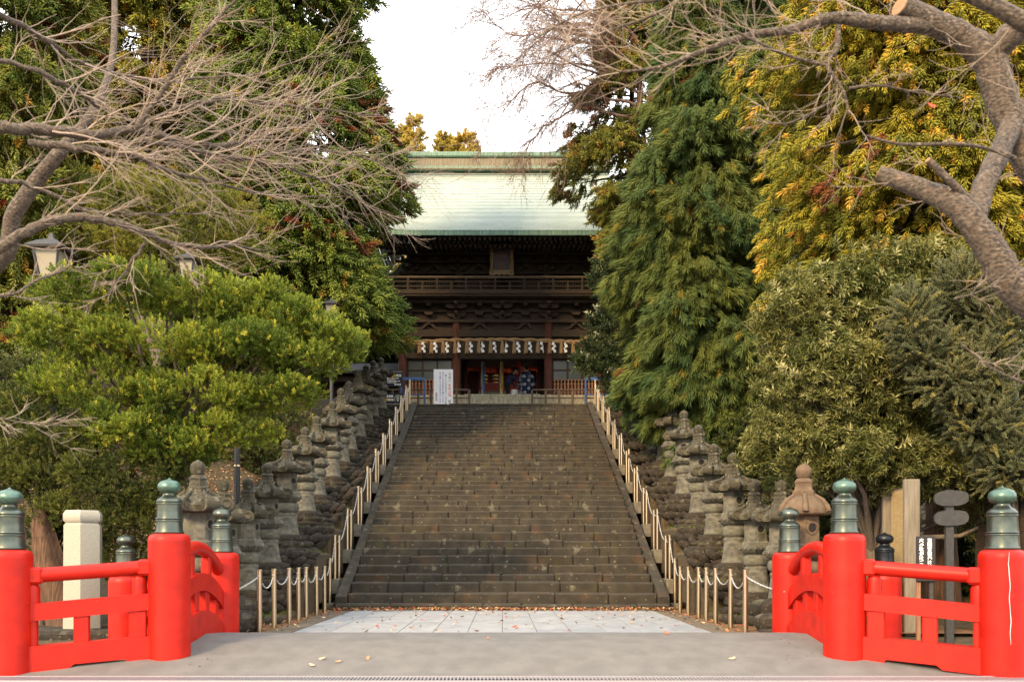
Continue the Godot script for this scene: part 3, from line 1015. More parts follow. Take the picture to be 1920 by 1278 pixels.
func arched_panel(t: Node3D, a: Vector3, b: Vector3) -> void:
	var xf := along(a, b)
	var l := Vector2(b.x - a.x, b.z - a.z).length()
	var arc := func(y0: float, y1: float, rise: float, f: float) -> Vector2: return Vector2(l * f, lerpf(y0, y1, f) + rise * 4.0 * f * (1.0 - f))
	var pts := []
	var rad := []
	for k in 19:
		var p: Vector2 = arc.call(0.98, 0.84, 0.38, lerpf(0.04, 0.95, k / 18.0))
		pts.append(xf * Vector3(p.x, p.y, 0))
		rad.append(0.088)
	var m := Mb.new()
	m.tube(pts, rad, 14)
	put("arched_handrail", m.mesh(M.red), t)
	for e in [["arched_beam", 0.66, 0.52, 0.44, 0.26, 0.36, 0.09], ["arched_bottom_beam", 0.17, 0.0, -0.14, -0.24, 0.36, 0.11]]:
		var top := PackedVector2Array()
		var low := PackedVector2Array()
		for k in 15:
			var f := lerpf(0.05, 0.95, k / 14.0)
			top.append(arc.call(e[1], e[2], e[5], f))
			low.append(arc.call(e[3], e[4], e[5] * (1.0 if e[6] < 0.1 else 0.78), f))
		low.reverse()
		m = Mb.new()
		m.prism(top + low, -e[6], e[6], xf)
		put(e[0], m.mesh(M.red), t)
	for f in [0.2, 0.4, 0.6, 0.8]:
		m = Mb.new()
		var y0: float = arc.call(0.13, -0.04, 0.36, f).y
		var y1: float = arc.call(0.46, 0.3, 0.36, f).y
		m.box(Vector3(l * f - 0.085, y0, -0.065), Vector3(l * f + 0.085, y1, 0.065), xf, 0.012)
		put("baluster", m.mesh(M.red), t)
	for f in [0.33, 0.66]:
		m = Mb.new()
		var y0: float = arc.call(0.6, 0.46, 0.38, f).y
		var y1: float = arc.call(0.92, 0.78, 0.38, f).y
		m.box(Vector3(l * f - 0.07, y0, -0.06), Vector3(l * f + 0.07, y1, 0.06), xf, 0.02)
		put("strut", m.mesh(M.red), t)

func bridge_side(label: String, w: Vector3, a: Vector3, b: Vector3, fw: Vector3, dark_far: bool) -> void:
	var t := thing("bridge_railing", label, "bridge railing", Vector3.ZERO, "red bridge railings")
	bridge_post(t, w, 1.42, 1.06, M.bronze, M.bronze_green)
	bridge_post(t, a, 1.5, 1.0, M.bronze, M.bronze_green)
	bridge_post(t, b, 1.23, 1.0, M.bronze, M.bronze)
	bridge_post(t, fw, 1.0, 0.95, M.bronze_dark if dark_far else M.bronze, M.bronze_dark if dark_far else M.bronze)
	straight_panel(t, w, a, Vector2(0.93, 1.06), Vector2(0.51, 0.64), Vector2(0.12, 0.22), Vector2(-0.19, -0.07), true)
	if dark_far:
		var cm := Mb.new()
		var pts := []
		for k in 9:
			var an := 1.72 + 0.03 * sin(k * 2.1) + 0.012 * k
			pts.append(w + Vector3(cos(an) * 0.25, 0.36 + 0.13 * k, sin(an) * 0.25))
		cm.tube(pts, [0.001, 0.003, 0.004, 0.0025, 0.004, 0.003, 0.005, 0.003, 0.001], 5)
		put("paint_crack", cm.mesh(M.paper), t)
	arched_panel(t, a, b)
	straight_panel(t, fw, b, Vector2(0.66, 0.8), Vector2(0.34, 0.45), Vector2(0.08, 0.14), Vector2(-0.15, -0.1), false)

# ---------------------------------------------------------------- stairs, posts, chains
func steps_at(d: float) -> float:
	return 0.13 + clampf((d - 20.1) / 16.965, 0.0, 1.0) * 7.215

func make_stairs() -> void:
	var rng := rng_of(41)
	var t := thing("stone_stairs", "broad flight of weathered stone steps climbing to the gate", "stairs")
	t.set_meta("kind", "structure")
	t.remove_meta("category")
	var y := 0.0
	var z := -19.75
	for i in 40:
		var h := 0.13 if i == 0 else lerpf(0.21, 0.16, (i - 1) / 38.0) + rng.randf_range(-0.028, 0.028)
		if i == 39:
			h = 7.345 - y
		var tread := 0.35 if i == 0 else 0.435
		var half := 3.66 if i == 0 else 3.44
		var x := -half
		while x < half - 0.01:
			var w := rng.randf_range(0.8, 1.45)
			if half - x - w < 0.6:
				w = half - x
			var m := Mb.new()
			var g := rng.randf_range(0.88, 1.1)
			m.tint = Color(g, g * rng.randf_range(0.97, 1.01), g * rng.randf_range(0.94, 1.02))
			if rng.randf() < 0.02 or (i < 6 and rng.randf() < 0.1):
				m.tint = Color(g * 1.35, g * 0.92, g * 0.72)
			var dy := rng.randf_range(-0.02, 0.01)
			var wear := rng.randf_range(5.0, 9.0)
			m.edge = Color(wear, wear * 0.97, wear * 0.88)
			m.box(Vector3(-w / 2 + 0.004, -0.05, -tread - 0.2), Vector3(w / 2 - 0.004, h + dy, rng.randf_range(-0.012, 0.014)), Transform3D(Basis(Vector3.UP, rng.randf_range(-0.008, 0.008)).rotated(Vector3(0, 0, 1), rng.randf_range(-0.006, 0.006)), Vector3(x + w / 2, y, z)), 0.034)
			put("step_block", m.mesh(M.stair), t)
			x += w
		y += h
		z -= tread
	var sm := Mb.new()
	for s in [-1.0, 1.0]:
		for k in 8:
			var d0 := lerpf(19.95, 37.0, k / 8.0)
			var d1 := lerpf(19.95, 37.0, (k + 1) / 8.0) - 0.015
			var m := Mb.new()
			var g := rng.randf_range(0.85, 1.1)
			m.tint = Color(g, g, g)
			var lo := PackedVector2Array([Vector2(d0, steps_at(d0) - 0.7), Vector2(d1, steps_at(d1) - 0.7), Vector2(d1, steps_at(d1) + 0.15), Vector2(d0, steps_at(d0) + 0.15)])
			m.prism(lo, 3.45, 3.68, Transform3D(Basis(Vector3(0, 0, -1), Vector3.UP, Vector3(s, 0, 0)), Vector3.ZERO))
			put("kerb_stone", m.mesh(M.stair), t)

var link_mesh: ArrayMesh
func chain(a: Vector3, b: Vector3, sag: float, label: String, group: String) -> void:
	if link_mesh == null:
		var lm := Mb.new()
		var loop := []
		var rr := []
		for k in 11:
			var an := TAU * k / 10
			loop.append(Vector3(0.011 * cos(an), 0.027 * sin(an), 0))
			rr.append(0.0055)
		lm.tube(loop, rr, 4, false)
		link_mesh = lm.mesh(M.chain)
	var m := Mb.new()
	var n := maxi(6, int(a.distance_to(b) * 1.08 / 0.042))
	var src := link_mesh.surface_get_arrays(0)
	for k in n:
		var f := (k + 0.5) / n
		var p := a.lerp(b, f) - Vector3(0, sag * 4.0 * f * (1.0 - f), 0)
		var f2 := f + 0.02
		var d := (a.lerp(b, f2) - Vector3(0, sag * 4.0 * f2 * (1.0 - f2), 0) - p).normalized()
		var bs := ypole(d, PI / 2 if k % 2 else 0.0, 1.0)
		var st := m.v.size()
		for q in src[Mesh.ARRAY_VERTEX].size():
			m.vert(p + bs * src[Mesh.ARRAY_VERTEX][q], bs * src[Mesh.ARRAY_NORMAL][q])
		for q in src[Mesh.ARRAY_INDEX]:
			m.ix.append(st + q)
	solo("chain", m.mesh(M.chain), label, "chain", Transform3D(), group)

func rail_post(at: Vector3, h: float, block: Vector3, label: String, group: String) -> void:
	var t := thing("rail_post", label, "post", at, group)
	var m := Mb.new()
	m.lathe([Vector2(0.043, -0.1), Vector2(0.043, h - 0.012)], 14)
	put("pole", m.mesh(M.steel), t)
	m = Mb.new()
	m.lathe([Vector2(0.043, h - 0.012), Vector2(0.049, h - 0.01), Vector2(0.049, h + 0.006), Vector2(0.03, h + 0.018), Vector2(0, h + 0.02)], 14)
	put("cap", m.mesh(M.steel), t)
	m = Mb.new()
	m.lathe([Vector2(0, 0), Vector2(0.018, 0), Vector2(0.018, 0.02), Vector2(0, 0.02)], 8, Transform3D(Basis(Vector3(1, 0, 0), PI / 2), Vector3(0, h - 0.09, 0.04)))
	put("eyelet", m.mesh(M.chain), t)
	if block != Vector3.ZERO:
		m = Mb.new()
		m.box(Vector3(-block.x / 2, -block.y, -block.z / 2), Vector3(block.x / 2, 0, block.z / 2), Transform3D(), 0.012)
		put("concrete_block", m.mesh(M.concrete), t)

func make_posts() -> void:
	var lx := [[487, 1183], [512, 1175.5], [540, 1167], [556, 1162], [572, 1158], [592, 1152], [607, 1148]]
	var rx := [[1398, 1182.5], [1374, 1176.5], [1344, 1167.5], [1328, 1162], [1312, 1157], [1293, 1153], [1279, 1147]]
	for s in 2:
		var word: String = ["left", "right"][s]
		var sg := -1.0 if s == 0 else 1.0
		var prev := Vector3.ZERO
		var k := 0
		for d in [14.2, 15.05, 16.05, 16.72, 17.3, 18.2, 18.95]:
			var at := Vector3(sg * (3.81 - 0.015 * k), -0.01, -d)
			rail_post(at, 0.965, Vector3.ZERO, "steel post %s of the paving, %s from the red bridge" % [word, ["first", "second", "third", "fourth", "fifth", "sixth", "seventh"][k]], "steel posts beside the paving")
			if k > 0:
				chain(prev + Vector3(0, 0.875, 0), at + Vector3(0, 0.875, 0), 0.17 + 0.03 * (k % 2), "chain %s of the paving, %s span from the red bridge" % [word, ["", "first", "second", "third", "fourth", "fifth", "sixth"][k]], "chains between the paving posts")
			else:
				chain(Vector3(sg * 4.1, 0.62, -13.32) if s == 0 else Vector3(sg * 4.14, 0.66, -13.3), at + Vector3(0, 0.875, 0), 0.04, "pale chain from the red bridge to the first steel post on the %s" % word, "chains tied to the bridge")
			prev = at
			k += 1
		var ds := [20.35]
		for j in 10:
			ds.append(20.95 + 1.62 * j)
			ds.append(21.45 + 1.62 * j)
		ds.append(36.9)
		for q in ds.size():
			var d: float = ds[q]
			var y := 0.12 if q == 0 else (7.35 if d > 36.8 else steps_at(20.95 + 1.62 * ((q - 1) / 2)) + 0.16)
			var at := Vector3(sg * lerpf(3.88, 3.78, (d - 20) / 17.0), y, -d)
			rail_post(at, 1.0, Vector3(0.2, 0.34 if q else 0.12, 0.26), "steel handrail post %s of the stairs, %s counting up" % [word, ORD[q] if q else "lowest"], "steel posts beside the stairs")
			chain(prev + Vector3(0, 0.9, 0), at + Vector3(0, 0.9, 0), 0.05 if prev.distance_to(at) < 0.8 else 0.19, "pale chain %s of the stairs, %s span counting up" % [word, ORD[q] if q else "lowest"], "chains beside the stairs")
			prev = at

# ---------------------------------------------------------------- stone lanterns
func lantern(kind: int, sd: int) -> Node3D:
	var rng := rng_of(sd)
	var t := Node3D.new()
	t.name = "stone_lantern"
	var st: Material = M.lantern_brown if kind == 1 else M.lantern
	var rf: Material = M.lantern_brown if kind == 1 else M.lantern_roof
	var m := Mb.new()
	m.rock(rng, Vector3(0.4, 0.11, 0.4), Vector3(0, -0.08, 0), 7, 16, 0.07)
	m.rock(rng, Vector3(0.56, 0.1, 0.52), Vector3(0.02, -0.2, 0), 6, 16, 0.1)
	m.rock(rng, Vector3(0.7, 0.12, 0.6), Vector3(0.04, -0.34, 0), 6, 16, 0.1)
	put("base_stone", m.mesh(M.rubble), t)
	m = Mb.new()
	m.lathe([Vector2(0.262, -0.1), Vector2(0.262, 0.03), Vector2(0.25, 0.05), Vector2(0.222, 0.2), Vector2(0.2, 0.42), Vector2(0.215, 0.435), Vector2(0.215, 0.475), Vector2(0.19, 0.5)], 22, Transform3D(), false, 0.0, 0.6)
	put("pedestal", m.mesh(st), t)
	m = Mb.new()
	m.lathe([Vector2(0.18, 0.495), Vector2(0.235, 0.53), Vector2(0.262, 0.61), Vector2(0.235, 0.69), Vector2(0.18, 0.725)], 22, Transform3D(), false, 0.0, 0.2)
	put("drum", m.mesh(st), t)
	m = Mb.new()
	m.lathe([Vector2(0.19, 0.72), Vector2(0.28, 0.755), Vector2(0.315, 0.81), Vector2(0.335, 0.84), Vector2(0.335, 0.868), Vector2(0.3, 0.875), Vector2(0.3, 0.9), Vector2(0.285, 0.905), Vector2(0.285, 0.935), Vector2(0.25, 0.965), Vector2(0.0, 0.965)], 6, Transform3D(), true, 0.0, 0.8)
	for k in 18:
		var a := TAU * k / 18
		var rr := 0.335 * cos(PI / 6) / cos(fposmod(a, PI / 3) - PI / 6)
		m.cbox(Vector3(0, 0, 0), Vector3(0.05, 0.05, 0.07), Transform3D(Basis(Vector3.UP, -a + PI / 2), Vector3(cos(a) * rr * 0.95, 0.825, sin(a) * rr * 0.95)), 0.018)
	put("platform", m.mesh(st), t)
	m = Mb.new()
	m.lathe([Vector2(0.245, 0.96), Vector2(0.245, 1.0), Vector2(0.228, 1.005), Vector2(0.222, 1.36)], 6, Transform3D(), true, 0.0, 0.8)
	var fb := put("fire_box", m.mesh(st), t)
	for az in [PI / 2, -PI / 6]:
		var x := Transform3D(Basis(Vector3.UP, PI / 2 - az) * Basis(Vector3(1, 0, 0), PI / 2), Vector3(cos(az), 0, sin(az)) * 0.194 + Vector3(0, 1.19, 0))
		m = Mb.new()
		m.lathe([Vector2(0.062, -0.01), Vector2(0.1, -0.01), Vector2(0.1, 0.012), Vector2(0.088, 0.018), Vector2(0.068, 0.018), Vector2(0.062, -0.01)], 18, x)
		put("window_ring", m.mesh(st), fb)
		m = Mb.new()
		m.lathe([Vector2(0.062, 0.004), Vector2(0, 0.004)], 16, x)
		put("window_hole", m.mesh(M.hole), fb)
	m = Mb.new()
	if kind == 1:
		m.lathe([Vector2(0.22, 1.36), Vector2(0.34, 1.37), Vector2(0.37, 1.41), Vector2(0.35, 1.49), Vector2(0.28, 1.58), Vector2(0.17, 1.65), Vector2(0, 1.66)], 8, Transform3D(), false, 0.0, 0.3)
	else:
		m.lathe([Vector2(0.22, 1.355), Vector2(0.43, 1.375), Vector2(0.46, 1.465), Vector2(0.38, 1.53), Vector2(0.26, 1.58), Vector2(0.19, 1.63), Vector2(0.17, 1.65), Vector2(0, 1.65)], 6, Transform3D(), true, 0.0, 0.6)
	var roof := put("roof", m.mesh(rf), t)
	for k in 6:
		var a := TAU * k / 6
		var rad := Vector3(cos(a), 0, sin(a))
		m = Mb.new()
		if kind != 1:
			var x := Transform3D(Basis(rad, Vector3.UP, rad.cross(Vector3.UP)) * Basis(Vector3(1, 0, 0), PI / 2), rad * 0.42 + Vector3(0, 1.475, 0))
			m.lathe([Vector2(0, -0.115), Vector2(0.05, -0.115), Vector2(0.058, -0.1), Vector2(0.068, -0.115), Vector2(0.1, -0.112), Vector2(0.108, -0.09), Vector2(0.108, 0.09), Vector2(0.1, 0.112), Vector2(0.068, 0.115), Vector2(0.058, 0.1), Vector2(0.05, 0.115), Vector2(0, 0.115)], 16, x, false, 0.0, 0.5)
			put("corner_scroll", m.mesh(rf), roof)
			m = Mb.new()
		var pts := [rad * 0.4 + Vector3(0, 1.54, 0), rad * 0.28 + Vector3(0, 1.58, 0), rad * 0.19 + Vector3(0, 1.65, 0)]
		if kind == 1:
			pts = [rad * 0.36 + Vector3(0, 1.42, 0), rad * 0.34 + Vector3(0, 1.5, 0), rad * 0.27 + Vector3(0, 1.59, 0), rad * 0.16 + Vector3(0, 1.66, 0)]
		m.tube(pts, [0.045, 0.04, 0.034, 0.03].slice(0, pts.size()), 6)
		put("ridge_rib", m.mesh(rf), roof)
	m = Mb.new()
	m.lathe([Vector2(0.165, 1.64), Vector2(0.165, 1.72), Vector2(0.135, 1.74), Vector2(0.125, 1.82), Vector2(0.14, 1.85), Vector2(0.1, 1.9), Vector2(0.07, 1.91)], 6, Transform3D(), true, 0.2, 0.6)
	put("neck", m.mesh(rf), t)
	m = Mb.new()
	m.lathe([Vector2(0.06, 1.9), Vector2(0.095, 1.925), Vector2(0.115, 1.99), Vector2(0.105, 2.05), Vector2(0.06, 2.095), Vector2(0.02, 2.11), Vector2(0, 2.125)], 16, Transform3D(), false, 0.0, 0.2)
	put("jewel", m.mesh(rf), t)
	return t

func make_lanterns() -> void:
	var rng := rng_of(51)
	var src := [lantern(0, 1), lantern(1, 2), lantern(0, 3)]
	var looks := ["pale lichen on its curled roof", "a mossy curled roof"]
	var ds := [14.15, 15.55, 17.0, 18.6, 20.2, 21.85, 23.4, 25.1, 26.7, 28.4, 30.1, 31.7, 33.4, 35.0]
	var first := [true, true, true]
	for s in 2:
		for k in ds.size():
			var d: float = ds[k]
			var kind := 1 if (s == 1 and k == 0) else (0 if rng.randf() < 0.5 else 2)
			var word: String = ["left", "right"][s]
			var label := "round roofed brown stone lantern beside the red bridge on the right" if kind == 1 else "hexagonal stone lantern with curled roof corners, %s up the %s of the stairs" % [ORD[k], word]
			var y := 0.5 + 0.354 * (d - 17.0) if d > 16.5 else (0.36 if k == 0 else 0.4)
			var at := Vector3((-1.0 if s == 0 else 1.0) * (4.76 + rng.randf_range(-0.06, 0.06)), y + rng.randf_range(-0.05, 0.05), -d)
			var o: Node3D
			if first[kind]:
				first[kind] = false
				o = src[kind]
				o.name = numbered("stone_lantern")
				add_child(o)
				o.position = at
				o.set_meta("label", label)
				o.set_meta("category", "stone lantern")
				o.set_meta("group", "stone lanterns lining the stairs")
			else:
				o = copy(src[kind], at, 0, label)
			o.rotation = Vector3(rng.randf_range(-0.015, 0.015), PI / 6 * rng.randi_range(0, 1) * 0 + rng.randf_range(-0.3, 0.3) + (PI / 3 if s == 0 else 0.0), rng.randf_range(-0.02, 0.02))
			var sc := rng.randf_range(0.95, 1.06) * (1.12 if kind == 1 else 1.0)
			o.scale = Vector3(sc, sc * rng.randf_range(0.97, 1.03), sc)

func make_terraces() -> void:
	var rng := rng_of(61)
	var stones := []
	for k in 8:
		var m := Mb.new()
		var g := rng.randf_range(0.8, 1.2)
		m.tint = Color(g, g * 0.98, g * 0.94)
		m.rock(rng, Vector3(0.2, 0.085, 0.13) * rng.randf_range(0.9, 1.15), Vector3.ZERO, 5, 8, 0.12)
		stones.append(m.mesh(M.rubble))
	for s in 2:
		var sg := -1.0 if s == 0 else 1.0
		var word: String = ["left", "right"][s]
		for k in 13:
			var d := 15.9 + 1.63 * k
			var y := 0.5 + 0.354 * (d - 16.1) - 0.33
			var y0 := y - 0.62
			var t := thing("terrace_wall", "rubble stone terrace wall %s of the stairs, %s one up the slope" % [word, ORD[k]], "stone wall", Vector3(0, 0, -d), "terrace walls beside the stairs")
			var m := Mb.new()
			m.box(Vector3(minf(sg * 3.95, sg * 6.7), y0 - 0.5, -1.75), Vector3(maxf(sg * 3.95, sg * 6.7), y, -0.05), Transform3D(), 0.05)
			put("terrace", m.mesh(M.soil), t)
			for row in 3:
				var x := 4.0 + 0.1 * row
				while x < 6.5:
					var w := rng.randf_range(0.2, 0.32)
					var tilt := (-0.5 if row == 1 else -0.65) * sg + rng.randf_range(-0.15, 0.15)
					var b := Basis(Vector3(0, 0, 1), tilt) * Basis(Vector3(0, 1, 0), rng.randf_range(-0.3, 0.3))
					if rng.randf() > 0.06 and row < 3:
						put("stone", stones[rng.randi() % 8], t, Transform3D(b.scaled(Vector3(1.0, 1.0, 1.0) * w / 0.28), Vector3(sg * x, y - 0.08 - row * 0.16 + rng.randf_range(-0.03, 0.03), rng.randf_range(-0.05, 0.05) + row * 0.05)))
					x += w * 0.74
			var gr := []
			for q in 260:
				gr.append(Transform3D(ypole(Vector3(rng.randf_range(-0.5, 0.5), 1, rng.randf_range(-0.5, 0.5)).normalized(), rng.randf() * TAU, rng.randf_range(0.4, 1.0)), Vector3(sg * rng.randf_range(4.0, 6.4), y, -rng.randf_range(0.1, 1.5))))
			many("grass", grass_mesh, gr, tones(gr, rng, Color(0.08, 0.14, 0.02), Color(0.22, 0.28, 0.05), Color(0.2, 0.13, 0.06), 0.15), t)
		# the retaining wall at the head of the slope
		var w := thing("retaining_wall", "dark stone retaining wall at the head of the slope %s of the stairs" % word, "stone wall", Vector3(0, 0, -37.05))
		for row in 2:
			var x := 3.7
			while x < 11.0:
				var l := rng.randf_range(0.9, 1.5)
				var m := Mb.new()
				var g := rng.randf_range(0.8, 1.1)
				m.tint = Color(g, g, g * 0.94)
				m.box(Vector3(minf(sg * x, sg * (x + l - 0.01)), 6.75 if row else 5.9, -0.5), Vector3(maxf(sg * x, sg * (x + l - 0.01)), 7.37 if row else 6.74, rng.randf_range(0.0, 0.03) + (0.05 if row else 0.0)), Transform3D(), 0.02)
				put("stone", m.mesh(M.stair), w)
				x += l

var grass_mesh: ArrayMesh
func make_grass_mesh() -> void:
	var m := Mb.new()
	var rng := rng_of(71)
	for k in 9:
		var a := rng.randf() * TAU
		var d := Vector3(cos(a), 0, sin(a))
		var p := d * rng.randf_range(0, 0.05)
		var h := rng.randf_range(0.05, 0.12)
		var s := d.cross(Vector3.UP) * 0.005
		m.poly(PackedVector3Array([p - s, p + s, p + d * h * 0.5 + Vector3(0, h, 0)]), s.cross(Vector3.UP).normalized() + Vector3(0, 0.3, 0))
	grass_mesh = m.mesh(M.leaf)

func leaf_mesh(sd: int) -> ArrayMesh:
	var m := Mb.new()
	var rng := rng_of(sd)
	var n := 7
	var pts := PackedVector3Array()
	for k in 12:
		var a := TAU * k / 12
		pts.append(Vector3(cos(a) * 0.5, 0.06 * sin(a * 2.0 + sd) + 0.05 * cos(a), sin(a) * 0.24 * (1.0 + 0.3 * cos(a))))
	for k in 12:
		m.poly(PackedVector3Array([Vector3(0, -0.02, 0), pts[k], pts[(k + 1) % 12]]), Vector3(0, 1, 0.1).normalized())
	return m.mesh(M.dry)

# ---------------------------------------------------------------- the gate
const GZ := -42.0
const COLS := [-4.62, -2.13, 2.13, 4.62]

func beam(t: Node, called: String, lo: Vector3, hi: Vector3, mat: Material, bev := 0.02) -> MeshInstance3D:
	var m := Mb.new()
	m.box(lo, hi, Transform3D(), bev)
	return put(called, m.mesh(mat), t)

func boat(m: Mb, w: float, h: float, d: float, at: Vector3, turn := 0.0) -> void:
	var o := PackedVector2Array([Vector2(-w / 2, h / 2), Vector2(-w / 2, 0), Vector2(-w * 0.42, -h * 0.3), Vector2(-w * 0.28, -h / 2), Vector2(w * 0.28, -h / 2), Vector2(w * 0.42, -h * 0.3), Vector2(w / 2, 0), Vector2(w / 2, h / 2)])
	m.prism(o, -d / 2, d / 2, Transform3D(Basis(Vector3.UP, turn), at))

func bracket(s: float, tiers: int) -> ArrayMesh:
	var m := Mb.new()
	m.cbox(Vector3(0, 0.09, 0), Vector3(0.34, 0.18, 0.34) * s, Transform3D(), 0.03)
	var y := 0.26 * s
	for k in tiers:
		var out := 0.32 * s * k
		boat(m, (0.95 + 0.12 * k) * s, 0.2 * s, 0.16 * s, Vector3(0, y, out))
		boat(m, (0.7 + 0.64 * k) * s, 0.2 * s, 0.15 * s, Vector3(0, y + 0.004, out * 0.5 + 0.16 * s), PI / 2)
		for q in [-0.4, 0.0, 0.4]:
			m.cbox(Vector3(q * s, y + 0.18 * s, out), Vector3(0.2, 0.15, 0.2) * s, Transform3D(), 0.025)
		m.lathe([Vector2(0.0, -0.02), Vector2(0.09 * s, -0.02), Vector2(0.1 * s, 0.05), Vector2(0.0, 0.09)], 8, Transform3D(Basis(Vector3(1, 0, 0), PI / 2), Vector3(0, y + 0.03, out + 0.36 * s)))
		y += 0.35 * s
	return m.mesh(M.wood)

func frog_leg() -> ArrayMesh:
	var m := Mb.new()
	var o := PackedVector2Array()
	var top := [[-0.62, 0.0], [-0.56, 0.1], [-0.42, 0.1], [-0.3, 0.14], [-0.22, 0.26], [-0.18, 0.4], [-0.08, 0.46], [0.08, 0.46], [0.18, 0.4], [0.22, 0.26], [0.3, 0.14], [0.42, 0.1], [0.56, 0.1], [0.62, 0.0], [0.4, 0.02], [0.24, 0.06], [0.12, 0.2], [0.0, 0.24], [-0.12, 0.2], [-0.24, 0.06], [-0.4, 0.02]]
	for p in top:
		o.append(Vector2(p[0], p[1]))
	m.prism(o, 0.0, 0.09)
	m.lathe([Vector2(0, 0), Vector2(0.1, 0.0), Vector2(0.08, 0.06), Vector2(0, 0.09)], 10, Transform3D(Basis(Vector3(1, 0, 0), PI / 2), Vector3(0, 0.33, 0.08)))
	return m.mesh(M.wood)

func roof_y(d: float, x: float) -> float:
	# height over the eave for a horizontal distance d back from it, with the corners swept up
	var f := clampf(d / 4.95, 0.0, 1.0)
	var y := 15.36 + 4.7 * (0.72 * f + 0.28 * f * f)
	return y + 0.5 * pow(clampf((absf(x) - 3.6) / 3.4, 0.0, 1.0), 2.2) * (1.0 - f)

